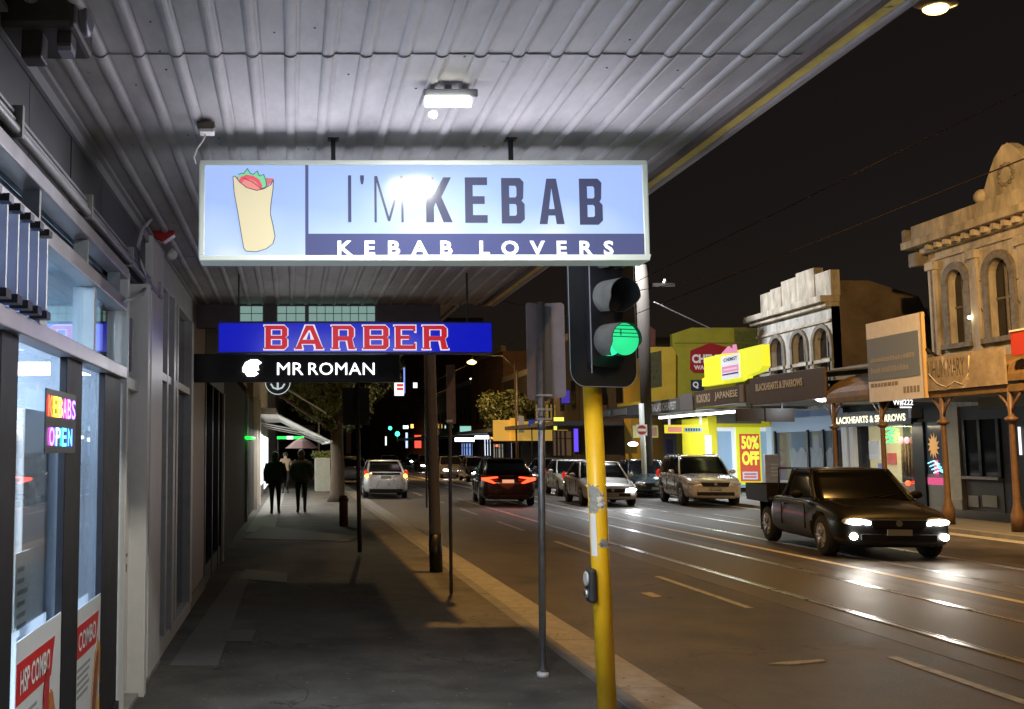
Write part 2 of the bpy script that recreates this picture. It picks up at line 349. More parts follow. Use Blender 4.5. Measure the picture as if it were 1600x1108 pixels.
# ------------------------------------------------------------------ flood light on ceiling
FLY = 4.66; FLX = .73
fl = T('flood_light', 'bright square flood light fixed to the ribbed ceiling in front of the lit kebab sign', 'light', (FLX, FLY, ZC))
part('housing', MB().box((FLX - .125, FLY - .075, ZC - .083), (FLX + .125, FLY + .09, ZC - .045)), M_GREYP, fl, bevel=.006)
part('bracket', MB().box((FLX - .015, FLY - .01, ZC - .055), (FLX + .015, FLY + .03, ZC)), M_GREYP, fl)
part('lens', MB().add([(FLX - .115, FLY - .085, ZC - .092), (FLX + .085, FLY - .085, ZC - .092), (FLX + .115, FLY + .06, ZC - .088), (FLX - .10, FLY + .06, ZC - .088),
                      (FLX - .115, FLY - .085, ZC - .086), (FLX + .085, FLY - .085, ZC - .086), (FLX + .115, FLY + .06, ZC - .084), (FLX - .10, FLY + .06, ZC - .084)],
                     [(0,1,2,3),(7,6,5,4),(0,4,5,1),(1,5,6,2),(2,6,7,3),(3,7,4,0)]), emis('flood_lens', (1, 1, .93), 16), fl)
part('sensor_bulb', MB().ball((FLX - .06, FLY + .10, ZC - .11), .022), M_WHITE, fl)
lamp('flood_beam', 'AREA', (FLX, FLY - .01, ZC - .10), 75, (1, 1, .92), .2, fl, (0, 0, 0), size_y=.14)
# ------------------------------------------------------------------ kebab sign box
KY = 5.40
k0 = onY(311, 407, KY); k1 = onY(1011, 250, KY); SX0, SX1, SZ0, SZ1 = k0.x, k1.x, k0.z, k1.z
ks = T('kebab_sign', 'large white backlit box sign with a rolled wrap picture hanging from the near ceiling', 'sign', ((SX0 + SX1) / 2, KY, SZ0))
F = FY(KY)
def U(px): return onY(px, 330, KY).x
def V(py): return onY(660, py, KY).z
M_FRAME = mat('sign_frame', (.74, .78, .74), .4, em=(.8, 1, .9), es=.10)
fr = .028
mb = MB(); mb.fbox(F, SX0, SZ0, SX1, SZ0 + fr, -.17, .0); mb.fbox(F, SX0, SZ1 - fr, SX1, SZ1, -.17, .0)
mb.fbox(F, SX0, SZ0 + fr, SX0 + fr, SZ1 - fr, -.17, 0); mb.fbox(F, SX1 - fr, SZ0 + fr, SX1, SZ1 - fr, -.17, 0)
part('frame', mb, M_FRAME, ks, bevel=.005)
def sign_face_mat():
    m = mat('sign_face_lit', (.06, .08, .12), .12, em=(1, 1, 1), es=1.0, coat=.0); n = m.node_tree; b = n.nodes['Principled BSDF']
    tc = n.nodes['Texture Coordinate'] if 'Texture Coordinate' in n.nodes else n.nodes.new('ShaderNodeTexCoord')
    sx = n.nodes.new('ShaderNodeSeparateXYZ'); n.links.new(tc.outputs['Object'], sx.inputs[0])
    wv = n.nodes.new('ShaderNodeTexNoise'); wv.inputs['Scale'].default_value = 2.3; wv.inputs['Detail'].default_value = 1
    n.links.new(tc.outputs['Object'], wv.inputs[0])
    # tube glow: the lamps stand behind the lower half and the middle of the box
    mx = n.nodes.new('ShaderNodeMath'); mx.operation = 'MULTIPLY_ADD'; n.links.new(sx.outputs[2], mx.inputs[0]); mx.inputs[1].default_value = -1.6; mx.inputs[2].default_value = .62
    ab = n.nodes.new('ShaderNodeMath'); ab.operation = 'ABSOLUTE'; n.links.new(sx.outputs[0], ab.inputs[0])
    m2 = n.nodes.new('ShaderNodeMath'); m2.operation = 'MULTIPLY_ADD'; n.links.new(ab.outputs[0], m2.inputs[0]); m2.inputs[1].default_value = -.45; n.links.new(mx.outputs[0], m2.inputs[2])
    ad = n.nodes.new('ShaderNodeMath'); ad.operation = 'MULTIPLY_ADD'; n.links.new(wv.outputs[0], ad.inputs[0]); ad.inputs[1].default_value = .9; n.links.new(m2.outputs[0], ad.inputs[2])
    r = n.nodes.new('ShaderNodeValToRGB'); e = r.color_ramp.elements
    e[0].position = .25; e[0].color = (.38, .53, .95, 1); e[1].position = .88; e[1].color = (.96, 1, 1.0, 1)
    k = r.color_ramp.elements.new(.6); k.color = (.58, .73, 1, 1)
    n.links.new(ad.outputs[0], r.inputs[0]); n.links.new(r.outputs[0], b.inputs['Emission Color']); return m
part('face', MB().fbox(F, SX0 + fr, SZ0 + fr, SX1 - fr, SZ1 - fr, -.02, -.006), sign_face_mat(), ks)
part('rear_face', MB().fbox(F, SX0 + fr, SZ0 + fr, SX1 - fr, SZ1 - fr, -.165, -.155), emis('sign_rear_lit', (.75, .85, 1), .5), ks)
M_NAVY = mat('translucent_navy', (.02, .022, .06), .14, em=(.10, .115, .24), es=.9)
mb = MB(); mb.fbox(F, U(477), SZ0 + fr, U(482), V(257), -.006, -.003); mb.fbox(F, U(482), SZ0 + fr, SX1 - fr, V(365), -.006, -.003)
part('navy_band', mb, M_NAVY, ks)
M_INK = mat('dark_sign_letter', (.03, .032, .05), .14, em=(.05, .055, .13), es=.9)
part('lettering', text("I", F, U(544), V(347), U(549), V(274), -.004, bold=-.01), M_INK, ks)
part('lettering', text("'", F, U(563), V(288), U(569), V(274), -.004, bold=.01), M_INK, ks)
# thin M by strokes
def stroke_poly(mb, pts, t, w0=-.006, w1=-.002):
    for (a, b), (c, d) in zip(pts, pts[1:]):
        v = Vector((c - a, d - b)); n_ = Vector((-v.y, v.x)).normalized() * t / 2
        mb.prism(F, [(a + n_.x, b + n_.y), (a - n_.x, b - n_.y), (c - n_.x, d - n_.y), (c + n_.x, d + n_.y)], w0, w1)
    return mb
mb = MB(); stroke_poly(mb, [(U(587), V(347)), (U(587), V(275))], .012); stroke_poly(mb, [(U(629), V(347)), (U(629), V(275))], .012)
stroke_poly(mb, [(U(588), V(275)), (U(608), V(345))], .012, -.006, -.0022); stroke_poly(mb, [(U(628), V(275)), (U(608), V(345))], .012, -.006, -.0024); part('lettering', mb, M_INK, ks)
def stroke_glyph(ch, a, b, c, d, t):
    # condensed bold capitals drawn as prisms; returns list of (outline, holes)
    W_ = b - a; H_ = d - c; k = t * .55
    def R(x0, y0, x1, y1): return [(a + x0, c + y0), (a + x1, c + y0), (a + x1, c + y1), (a + x0, c + y1)]
    if ch == 'E': return [([(a, c), (b, c), (b, c + t), (a + t, c + t), (a + t, c + H_/2 - t/2), (b - W_*.12, c + H_/2 - t/2), (b - W_*.12, c + H_/2 + t/2), (a + t, c + H_/2 + t/2), (a + t, d - t), (b, d - t), (b, d), (a, d)], [])]
    if ch == 'K': return [([(a, c), (a + t, c), (a + t, c + H_*.34), (a + t*1.25, c + H_*.44), (b - t*1.05, c), (b + .004, c), (a + W_*.60, c + H_*.56), (b - .002, d), (b - t*1.05, d), (a + t, c + H_*.60), (a + t, d), (a, d)], [])]
    if ch == 'B':
        o = [(a, c), (b - k, c), (b, c + k), (b, c + H_/2 - k*.8), (b - k*.7, c + H_/2), (b - k*.3, c + H_/2 + k*.6), (b - .003, d - k), (b - k, d), (a, d)]
        h1 = [(a + t, c + t), (a + t, c + H_/2 - t*.42), (b - t - k*.3, c + H_/2 - t*.42), (b - t, c + H_/2 - t*.42 - k*.4), (b - t, c + t + k*.4), (b - t - k*.3, c + t)]
        h2 = [(a + t, c + H_/2 + t*.42), (a + t, d - t), (b - t - k*.3, d - t), (b - t, d - t - k*.4), (b - t, c + H_/2 + t*.42 + k*.4), (b - t - k*.3, c + H_/2 + t*.42)]
        return [(o, [h1, h2])]
    if ch == 'A':
        m_ = (a + b) / 2
        return [([(a, c), (a + t, c), (a + t + W_*.05, c + H_*.19), (b - t - W_*.05, c + H_*.19), (b - t, c), (b, c), (m_ + t*.62, d), (m_ - t*.62, d)], [[(a + t*1.22, c + H_*.33), (m_ - .001, d - H_*.22), (m_ + .001, d - H_*.22), (b - t*1.22, c + H_*.33)]])]
    if ch == 'R':
        o = [(a, c), (a + t, c), (a + t, c + H_*.40), (b - t*1.5, c + H_*.40), (b - t, c), (b + .002, c), (b - t*.45, c + H_*.44), (b, c + H_*.52), (b, d - k), (b - k, d), (a, d)]
        return [(o, [[(a + t, c + H_*.56), (a + t, d - t), (b - t - k*.3, d - t), (b - t, d - t - k*.4), (b - t, c + H_*.56 + k*.3), (b - t - k*.3, c + H_*.56)]])]
for ch, x0, x1, y0, y1 in (('K', 666, 706, 347, 277), ('E', 727, 762, 348, 277), ('B', 784, 820, 349, 278), ('A', 843, 882, 350, 279), ('B', 906, 942, 351, 279)):
    mb = MB()
    for o_, h_ in stroke_glyph(ch, U(x0), U(x1), V(y0), V(y1), .042): mb.prism(F, o_, -.0055, -.0022, h_)
    part('lettering', mb, M_INK, ks)
for wd, x0, x1 in (('KEBAB', 527, 706), ('LOVERS', 748, 957)):
    part('letter', text(wd, F, U(x0), V(399), U(x1), V(376), -.003, bold=.035, spacing=2.1), emis('white_sign_letter', (.93, .96, 1), 1.15), ks)
def poly_px(L): return [(U(x), V(y)) for x, y in L]
Z3 = lambda L: [(340 + x / 4.444, 230 + y / 4.444) for x, y in L]
wrap = Z3([(105,205),(120,200),(150,240),(200,280),(270,300),(320,290),(370,260),(388,225),(385,290),(370,400),(368,470),(385,540),(400,620),(385,670),(340,705),(270,727),(200,722),(182,700),(165,600),(140,450),(115,320)])
part('wrap_picture', MB().prism(F, poly_px(wrap), -.006, -.0015), mat('tortilla_print', (.25, .22, .13), .3, em=(.80, .72, .50), es=.82), ks, 'cream rolled wrap printed on the sign')
let = Z3([(140,190),(170,180),(180,185),(205,148),(225,180),(245,190),(275,165),(290,200),(320,190),(335,230),(340,270),(305,290),(240,240),(180,215),(145,225)])
tom = Z3([(145,235),(160,205),(200,190),(250,200),(290,225),(310,265),(312,292),(270,300),(210,282),(165,258)])
tm2 = Z3([(165,250),(185,225),(225,222),(265,240),(290,275),(295,294),(265,297),(210,280)])
inn = Z3([(105,205),(150,205),(388,215),(388,235),(320,285),(270,296),(200,275),(150,240)])
part('filling_picture', MB().prism(F, poly_px(inn), -.006, -.0035), mat('pale_red_print', (.3, .1, .1), .3, em=(.70, .18, .22), es=.8), ks)
part('lettuce_picture', MB().prism(F, poly_px(let), -.005, -.0025), mat('lettuce_print', (.1, .3, .15), .3, em=(.22, .72, .42), es=.8), ks)
part('tomato_picture', MB().prism(F, poly_px(tom), -.005, -.002), mat('tomato_print', (.3, .05, .05), .3, em=(.82, .11, .18), es=.85), ks)
part('tomato_picture', MB().prism(F, poly_px(tm2), -.004, -.0012), mat('tomato_flesh_print', (.3, .1, .08), .3, em=(.88, .30, .28), es=.85), ks)
def outline(L, r, m, par, closed=True):
    P = [F.p(U(x), V(y), 0) for x, y in L]; P = P + ([P[0]] if closed else []); mb = MB()
    for a, b in zip(P, P[1:]): mb.tube([a, b], r, 5, True)
    return part('outline', mb, m, par)
outline(wrap, .0022, M_INK, ks); outline(let[:-1], .0018, mat('green_outline', (.02, .12, .06), .4), ks, False)
for x in (522, 805):
    r_ = T('sign_hanger', 'short dark steel rod holding the %s end of the kebab sign' % ('left' if x < 600 else 'right'), 'rod', (U(x), KY + .08, SZ1), 0, 'rods hanging the kebab sign')
    part('rod', MB().box((U(x) - .012, KY + .07, SZ1), (U(x) + .012, KY + .094, ZC)), M_BLACKM, r_)
    part('plate', MB().box((U(x) - .03, KY + .05, ZC - .012), (U(x) + .03, KY + .11, ZC - .001)), M_BLACKM, r_)
# lamp light thrown by the two faces of the box
lamp('face_glow', 'AREA', ((SX0 + SX1) / 2, KY - .03, (SZ0 + SZ1) / 2), 17, (.92, .88, 1), 2.2, ks, aim((0, -1, 0)), size_y=.45)
lamp('rear_glow', 'AREA', ((SX0 + SX1) / 2, KY + .2, (SZ0 + SZ1) / 2), 9, (.8, .85, 1), 2.2, ks, aim((0, 1, 0)), size_y=.45)
# ------------------------------------------------------------------ barber sign
BY = 9.65; F = FY(BY)
def U(px): return onY(px, 528, BY).x
def V(py): return onY(660, py, BY).z
bs = T('barber_sign', 'long blue backlit sign reading BARBER in red letters, hung under the verandah', 'sign', (U(555), BY, V(551)))
part('face', MB().fbox(F, U(342), V(550), U(768), V(505), -.01, 0), mat('blue_face_lit', (.01, .02, .2), .15, em=(.01, .016, .80), es=.55), bs)
mb = MB().fbox(F, U(340), V(552), U(770), V(550), -.16, .004).fbox(F, U(340), V(505), U(770), V(503), -.16, .004).fbox(F, U(340), V(550), U(342), V(505), -.16, .004).fbox(F, U(768), V(550), U(770), V(505), -.16, .004).fbox(F, U(342), V(550), U(768), V(505), -.15, -.02)
part('frame', mb, mat('blue_frame', (.02, .03, .25), .4), bs)
def slab(ch, x0, x1, y0, y1, grow, w0, w1):
    a, b, c, d = U(x0) - grow, U(x1) + grow, V(y0) - grow, V(y1) + grow; t = .052 + 2 * grow; mb = MB(); s_ = .016 + grow * .2
    if ch == 'A':
        H_ = d - c; m_ = (a + b) / 2 + .0
        o_ = [(a, c), (a + t*1.25, c), (a + t*1.25, c + s_), (a + t*1.05, c + s_*1.6), (b - t*1.5, c + s_*1.6), (b - t*1.5, c), (b, c), (b, c + s_*1.3), (m_ + t*.55, d), (m_ - t*.75, d), (a + s_*.6, c + s_*1.4), (a, c + s_)]
        o_ = [(a, c), (a + t*1.3, c), (a + t*1.3, c + s_), (a + t*1.15, c + H_*.22), (b - t*1.5, c + H_*.22), (b - t*1.35, c + s_), (b - t*1.45, c), (b, c), (b, c + s_), (b - s_*.7, c + s_*1.4), (m_ + t*.7, d), (m_ - t*.6, d), (a + s_*.9, c + s_*1.4), (a, c + s_)]
        hole = [(a + t*1.35, c + H_*.40), (m_ - .004, d - H_*.2), (m_ + .01, d - H_*.2), (b - t*1.65, c + H_*.40)]
        mb.prism(F, o_, w0, w1, [hole] if grow == 0 else [[(p[0] * .55 + (m_) * .45, p[1] * .7 + (c + H_ * .45) * .3) for p in hole]]); return mb
    if ch == 'E':
        H_ = d - c
        mb.prism(F, [(a, c), (b, c), (b, c + t*1.1), (b - s_, c + t*1.1), (b - s_*1.6, c + t*.72), (a + t*1.15, c + t*.72), (a + t*1.15, c + H_/2 - t*.3), (b - t, c + H_/2 - t*.3), (b - t, c + H_/2 + t*.3), (a + t*1.15, c + H_/2 + t*.3), (a + t*1.15, d - t*.72), (b - s_*1.6, d - t*.72), (b - s_, d - t*1.1), (b, d - t*1.1), (b, d), (a, d), (a, d - s_), (a + s_*.7, d - s_), (a + s_*.7, c + s_), (a, c + s_)], w0, w1); return mb
    t2 = t * .72; k = t * .55; H_ = d - c; l = a + s_ * .7
    if ch == 'B':
        o_ = [(a, c), (b - k, c), (b, c + k), (b, c + H_/2 - k*.5), (b - k*.6, c + H_/2), (b, c + H_/2 + k*.5), (b, d - k), (b - k, d), (a, d), (a, d - s_), (l, d - s_), (l, c + s_), (a, c + s_)]
        h = [[(l + t, c + t2), (l + t, c + H_/2 - t2*.45), (b - t, c + H_/2 - t2*.45), (b - t, c + t2)], [(l + t, c + H_/2 + t2*.45), (l + t, d - t2), (b - t, d - t2), (b - t, c + H_/2 + t2*.45)]]
        mb.prism(F, o_, w0, w1, h); return mb
    o_ = [(a, c), (l + t + s_*.5, c), (l + t + s_*.5, c + s_), (l + t, c + s_), (l + t, c + H_*.36), (b - t*1.25, c + H_*.36), (b - t*1.0, c), (b + s_*.8, c), (b + s_*.8, c + s_), (b, c + s_*1.2), (b - k*.6, c + H_*.44), (b, c + H_*.54), (b, d - k), (b - k, d), (a, d), (a, d - s_), (l, d - s_), (l, c + s_), (a, c + s_)]
    mb.prism(F, o_, w0, w1, [[(l + t, c + H_*.55), (l + t, d - t2), (b - t, d - t2), (b - t, c + H_*.55)]]); return mb
for ch, x0, x1 in (('B', 413, 449), ('A', 461, 505), ('R', 518, 553), ('B', 567, 607), ('E', 616, 649), ('R', 660, 698)):
    o_ = part('letter_border', slab(ch, x0, x1, 546, 509, .010, .0, .012), emis('white_border_lit', (.95, .9, .95), .85), bs)
    part('letter_face', slab(ch, x0, x1, 546, 509, 0, .012, .018), mat('red_letter_lit', (.3, .02, .03), .3, em=(.80, .014, .035), es=.62), o_)
for x in (372, 733):
    r_ = solo('sign_hanger', MB().box((U(x) - .008, BY + .07, V(504)), (U(x) + .008, BY + .086, ZC)), M_BLACKM, 'thin dark rod above the %s end of the blue barber sign' % ('left' if x < 500 else 'right'), 'rod', 'rods hanging the barber sign')
lamp('barber_glow', 'AREA', (.55, BY - .05, V(528)), 1.5, (.25, .3, 1), 2.2, bs, aim((0, -1, 0)), size_y=.25)
# ------------------------------------------------------------------ mr roman sign
RY = 11.5; F = FY(RY)
def U(px): return onY(px, 577, RY).x
def V(py): return onY(660, py, RY).z
ms = T('mr_roman_sign', 'black wall-mounted sign with glowing white MR ROMAN letters and a helmet emblem', 'sign', (U(300), RY, V(597)))
part('panel', MB().fbox(F, WX + .005, V(597), U(625), V(553), -.1, 0), M_BLACKM, ms, bevel=.006)
part('lettering', text('MR', F, U(433), V(586), U(474), V(567), .006, .01, bold=.0), M_WLET, ms)
part('lettering', text('ROMAN', F, U(482), V(586), U(585), V(567), .006, .01, bold=.0, spacing=1.04), M_WLET, ms)
e_ = [(379,575),(383,567),(392,562),(402,562),(409,567),(403,571),(405,578),(399,580),(404,584),(398,588),(386,588),(383,583),(379,581)]
part('emblem', MB().prism(F, [(U(x), V(y)) for x, y in e_], .004, .02), emis('emblem_lit', (1, 1, 1), 4), ms)
lamp('letter_glow', 'AREA', (.35, RY - .06, V(577)), 5, (.95, .97, 1), 1.4, ms, aim((0, -1, -.2)), size_y=.15)
# ------------------------------------------------------------------ near-side shopfronts
def WY(px, py=800.): return onX(px, py, WX).y
def WZ(px, py): return onX(px, py, WX).z
FW = FL(WX)
Z_TR0, Z_TR1 = 2.17, 2.25; Z_TP = 2.62
kf = T('kebab_shopfront', 'glazed kebab shop front with black door frames and silver transom beam at the left edge', 'shopfront', (WX, 3, 0))
yA, yB = .2, 6.70
mb = MB().fbox(FW, yA, Z_TR0, yB, Z_TR1, -.06, .045).fbox(FW, yA, Z_TP, yB, Z_TP + .08, -.06, .04).fbox(FW, yA, 2.83, yB, 2.90, -.05, .05)
part('transom_beam', mb, mat('silver_beam', (.42, .40, .42), .38, .55, var=.15), kf, bevel=.006)
posts = [(WY(-8), WY(22)), (WY(98), WY(124)), (WY(159), WY(185))]
mb = MB()
for a, b in posts: mb.fbox(FW, a + .02, 0, b, Z_TR0, -.035, .003)
for y in (2.2, 3.2): mb.fbox(FW, y, 0, y + .09, Z_TR0, -.08, .02)
mb.fbox(FW, yA, 0, yB, .12, -.08, .025)
part('door_frame', mb, mat('black_door_frame', (.012, .012, .016), .5, .0, var=.3, bump=.05, spec=.25), kf, bevel=.004)
mb = MB()
for y in (WY(58, 450), WY(142, 520), WY(202, 560)): mb.fbox(FW, y - .02, Z_TR1, y + .035, Z_TP, -.07, .02)
for y in (4.62, 5.72): mb.fbox(FW, y, Z_TR1 + .003, y + .10, Z_TP - .003, -.065, -.01)
part('transom_mullion', mb, M_GREYP, kf)
part('glass', MB().fbox(FW, yA, .12, yB, Z_TR0, -.045, -.040), M_GLASS, kf)
part('transom_glass', MB().fbox(FW, yA, Z_TR1, yB, Z_TP, -.045, -.040), glassmat('transom_glass', (.75, .85, .9), .10), kf)
mb = MB()
for i in range(9):
    y = WY(12 + i * 8.5, 400) - .02 * i; y = 3.10 + i * .155; mb.fbox(FW, y, Z_TR1 + .05, y + .018, Z_TP - .01, .0, .075)
part('louvre_fin', mb, mat('white_fin', (.75, .77, .8), .4), kf)
mb = MB()
for i in range(9):
    y = 3.10 + i * .155; mb.fbox(FW, y - .02, Z_TR1 + .012, y + .05, Z_TR1 + .045, .01, .085); mb.fbox(FW, y - .01, Z_TP + .001, y + .05, Z_TP + .03, .041, .085)
part('fin_bracket', mb, M_BLACKM, kf)
part('louvre_backing', MB().fbox(FW, 2.9, Z_TR1 + .01, WY(56, 450), Z_TP - .01, -.035, -.028), mat('blue_backing', (.16, .26, .62), .4, em=(.22, .36, .9), es=.42), kf)
part('recess_board', MB().fbox(FW, yA, 2.70, 16.3, 2.83, -.12, -.08), M_BLACKM, kf)
mb = MB()
for y in (3.2, 4.35, 5.4, 6.4): mb.fbox(FW, y, 2.70, y + .03, 2.83, -.04, .035)
part('soffit_bracket', mb, M_GREYP, kf)
mb = MB(); y = yA
while y < 8.4: mb.fbox(FW, y, 2.90, min(y + .82, 8.4) - .008, ZC, -.06, .0 if int(y * 3) % 2 else -.004); y += .82
part('cladding_panel', mb, M_DARKG, kf)
mb = MB()
for z, r, dx in ((2.95, .020, .05), (2.99, .012, .04), (3.025, .010, .035)): mb.tube([(WX + dx, -1, z), (WX + dx, 8.3, z)], r, 8)
for y in (2.5, 3.9, 5.3, 6.7, 8.1): mb.fbox(FW, y, 2.92, y + .03, 3.05, 0, .075)
solo('conduit_bundle', mb, mat('conduit_grey', (.36, .36, .37), .45, .3, var=.15), 'three parallel grey conduits running along the dark cladding above the shop windows', 'conduit')
# interior of the kebab shop
M_INT = mat('pale_interior_wall', (.66, .75, .86), .7, var=.06)
part('room', MB().box((-5.2, -1, -.02), (-5.1, 6.6, 2.9)).box((-5.1, 6.55, -.02), (-1.24, 6.62, 2.9)).box((-5.1, -1, 2.86), (-1.24, 6.55, 2.9)).box((-5.1, -1.1, -.02), (-1.24, -1, 2.9)), M_INT, kf)
part('floor', MB().box((-5.1, -1, -.02), (WX - .1, 6.55, -.003)), mat('shop_tile', (.35, .37, .40), .3, var=.1), kf)
lamp('shop_light', 'AREA', (-2.7, 3.8, 2.8), 650, (.74, .86, 1), 2.4, kf, (0, 0, 0), size_y=3.5)
ct = T('shop_counter', 'pale counter with a menu panel inside the kebab shop', 'counter', (-3, 4.6, 0))
part('counter_body', MB().box((-3.4, 3.4, 0), (-2.5, 5.9, 1.02)), mat('counter_white', (.6, .66, .74), .3), ct, bevel=.01)
part('counter_top', MB().box((-3.45, 3.35, 1.02), (-2.45, 5.95, 1.07)), M_ALU, ct)
fr_ = T('drinks_fridge', 'upright white drinks fridge beside the counter, seen through the glass door', 'fridge', (-1.9, 6.2, 0))
part('cabinet', MB().box((-2.25, 5.95, 0), (-1.55, 6.5, 1.95)), M_WHITE, fr_, bevel=.01)
part('door', MB().box((-2.2, 5.92, .15), (-1.6, 5.95, 1.8)), mat('fridge_glass', (.1, .14, .2), .1, em=(.4, .6, .9), es=.3), fr_)
# menu notice on the glass
nt_ = T('menu_notice', 'tall pale printed menu strip hanging inside the first glass pane', 'notice', (WX, WY(45, 950), .6))
a = WY(38, 960); b = WY(57, 960)
part('sheet', MB().fbox(FW, 4.50, WZ(45, 985), 4.76, WZ(45, 868), -.075, -.07), mat('notice_paper', (.66, .68, .62), .6), nt_)
mb = MB()
for i in range(9): mb.fbox(FW, 4.54, 1.17 - i * .05, 4.54 + random.uniform(.1, .19), 1.19 - i * .05, -.070, -.067)
part('printing', mb, mat('notice_print', (.2, .22, .24), .6), nt_)
# posters
M_PAP = mat('poster_paper', (.66, .68, .70), .35, var=.03)
M_PRED = mat('poster_red', (.60, .02, .02), .35, var=.08)
M_PTXT = mat('poster_grey_print', (.28, .28, .30), .5)
def poster(name, y0, y1, ztop, label, words, kind):
    p = T(name, label, 'poster', (WX, y0, .1)); W_ = y1 - y0
    part('sheet', MB().fbox(FW, y0, .14, y1, ztop, -0.005, -0.001), M_PAP, p)
    z1 = ztop - .09; part('red_band', MB().prism(FW, [(y0, z1 - .17), (y0 + W_ * .70, z1 - .17), (y0 + W_ * .78, z1), (y0, z1)], -0.001, 0.001), M_PRED, p)
    part('lettering', text(words, FW, y0 + W_ * .06, z1 - .135, y0 + W_ * .66, z1 - .035, 0.002, .002, bold=.02), mat('poster_white', (.8, .8, .8), .4), p)
    mb = MB()
    for i in range(5):
        z = z1 - .24 - i * .035; mb.fbox(FW, y0 + W_ * .06, z, y0 + W_ * random.uniform(.36, .5), z + .016, -0.001, 0.000)
    part('small_print', mb, M_PTXT, p)
    cx = y0 + W_ * .66; cz = z1 - .50
    if kind:
        part('food_picture', MB().prism(FW, [(cx + .17 * math.cos(t) * (1 + .08 * math.sin(5 * t)), cz + .27 * math.sin(t) * (1 + .06 * math.sin(7 * t))) for t in [k * .2618 for k in range(24)]], -0.001, 0.002), mat('fries_print', (.50, .17, .04), .5, var=.6, vscale=22), p)
        part('food_picture', MB().prism(FW, [(cx - .12, cz + .10), (cx - .02, cz + .06), (cx, cz + .34), (cx - .05, cz + .40), (cx - .11, cz + .30)], 0.002, 0.004), mat('sauce_print', (.45, .03, .03), .4, var=.5, vscale=30), p)
    else:
        part('food_picture', MB().prism(FW, [(cx + .10 * math.cos(t) + .05 * math.sin(t), cz + .02 + .30 * math.sin(t)) for t in [k * .2618 for k in range(24)]], -0.001, 0.002), mat('wrap_print', (.52, .36, .20), .5, var=.4, vscale=14), p)
        part('food_picture', MB().prism(FW, [(cx + .055 * math.cos(t) + .06 * math.sin(t), cz + .06 + .22 * math.sin(t)) for t in [k * .2618 for k in range(24)]], 0.002, 0.004), mat('filling_print', (.25, .07, .03), .5, var=.8, vscale=36), p)
        part('red_band', MB().prism(FW, [(cx + .06, cz + .36), (cx + .15, cz + .30), (cx + .17, cz + .05), (cx + .10, cz + .2)], 0.000, 0.002), mat('drink_print', (.55, .25, .05), .4, var=.6, vscale=20), p)
    part('corner_print', MB().prism(FW, [(y0 + W_ * .45, .14), (y1, .14), (y1, .34)], 0.000, 0.001), mat('yellow_print', (.7, .42, .05), .4), p)
poster('food_poster', WY(26, 1030), WY(101, 930), WZ(62, 980), 'poster with a red HSP COMBO band and chips picture on the first glass pane', 'HSP COMBO', 1)
poster('food_poster', WY(119, 1000), WY(163, 930), WZ(140, 940), 'poster with a red COMBO band and wrapped kebab picture on the narrower second pane', 'COMBO', 0)
# neon LED board
nb = T('neon_sign', 'multicoloured lit KEBABS OPEN letter board glowing inside the kebab shop window', 'neon sign', (WX, 4.9, 1.7))
y0 = WY(68, 650); y1 = WY(115, 650); za, zb = WZ(92, 708), WZ(92, 612)
part('board', MB().fbox(FW, y0, za, y1, zb, 0.004, 0.012), M_BLACKM, nb)
cols = [(1, .05, .02), (1, .45, .02), (1, .9, .05), (.9, .1, .5), (.65, .1, 1), (.25, .1, 1)]
zc_ = (WZ(92, 653), WZ(92, 622)); zo = (WZ(92, 697), WZ(92, 669)); w6 = (y1 - y0 - .04) / 6
for i, ch in enumerate('KEBABS'):
    part('letter', text(ch, FW, y0 + .02 + w6 * i, zc_[0], y0 + .02 + w6 * (i + .82), zc_[1], 0.013, .004, bold=.01), emis('neon_%d' % i, cols[i], 9), nb)
cols2 = [(.8, .1, .9), (.2, .3, 1), (.05, .8, 1), (.05, .2, 1)]
for i, ch in enumerate('OPEN'):
    part('letter', text(ch, FW, y0 + .05 + w6 * i * 1.3, zo[0], y0 + .05 + w6 * (i * 1.3 + .95), zo[1], 0.013, .004, bold=.01), emis('neon_b%d' % i, cols2[i], 9), nb)
# white door unit
wd = T('white_doorway', 'narrow white panelled door in a white timber frame beside the kebab shop', 'doorway', (WX, 7.4, 0))
y0, y1, y2, y3 = WY(187, 900), WY(205, 900), WY(221, 900), WY(240, 900)
part('frame', MB().fbox(FW, y0, 0, y0 + .06, 2.9, -.08, .03).fbox(FW, y1, 0, y1 + .10, 2.9, -.06, .10).fbox(FW, y0 + .06, 2.12, y1, 2.2, -.07, .03), M_WHITE, wd, bevel=.006)
d_ = part('door', MB().fbox(FW, y0 + .06, .05, y1, 2.12, -.06, -.02), M_WHITE, wd)
part('door_panel', MB().fbox(FW, y0 + .14, .2, y1 - .08, .75, -.02, -.01).fbox(FW, y0 + .14, .95, y1 - .08, 1.95, -.02, -.012), M_WHITE, d_, bevel=.008)
part('letter_slot', MB().fbox(FW, y0 + .2, .98, y0 + .34, 1.0, -.012, -.004).fbox(FW, y0 + .22, .88, y0 + .32, .93, -.012, -.004), M_BLACKM, d_)
mb = MB()
for i, ch in enumerate('118'): mb2 = text(ch, FW, y0 + .22, 1.62 - i * .11, y0 + .30, 1.70 - i * .11, -.012, .004, bold=.02); mb.add(mb2.v, mb2.f)
part('house_number', mb, M_BLACKM, d_)
part('transom', MB().fbox(FW, y0 + .06, 2.2, y1, 2.9, -.05, -.045), glassmat('pale_glass', (.6, .7, .75), .15), wd)
part('side_panel', MB().fbox(FW, y1 + .10, 0, y2, 2.9, -.05, -.01), M_WHITE, wd)
part('pillar', MB().fbox(FW, y2, 0, y3, 3.36, -.1, .055), mat('pillar_silver', (.74, .72, .68), .4, .0, var=.08), wd, bevel=.008)
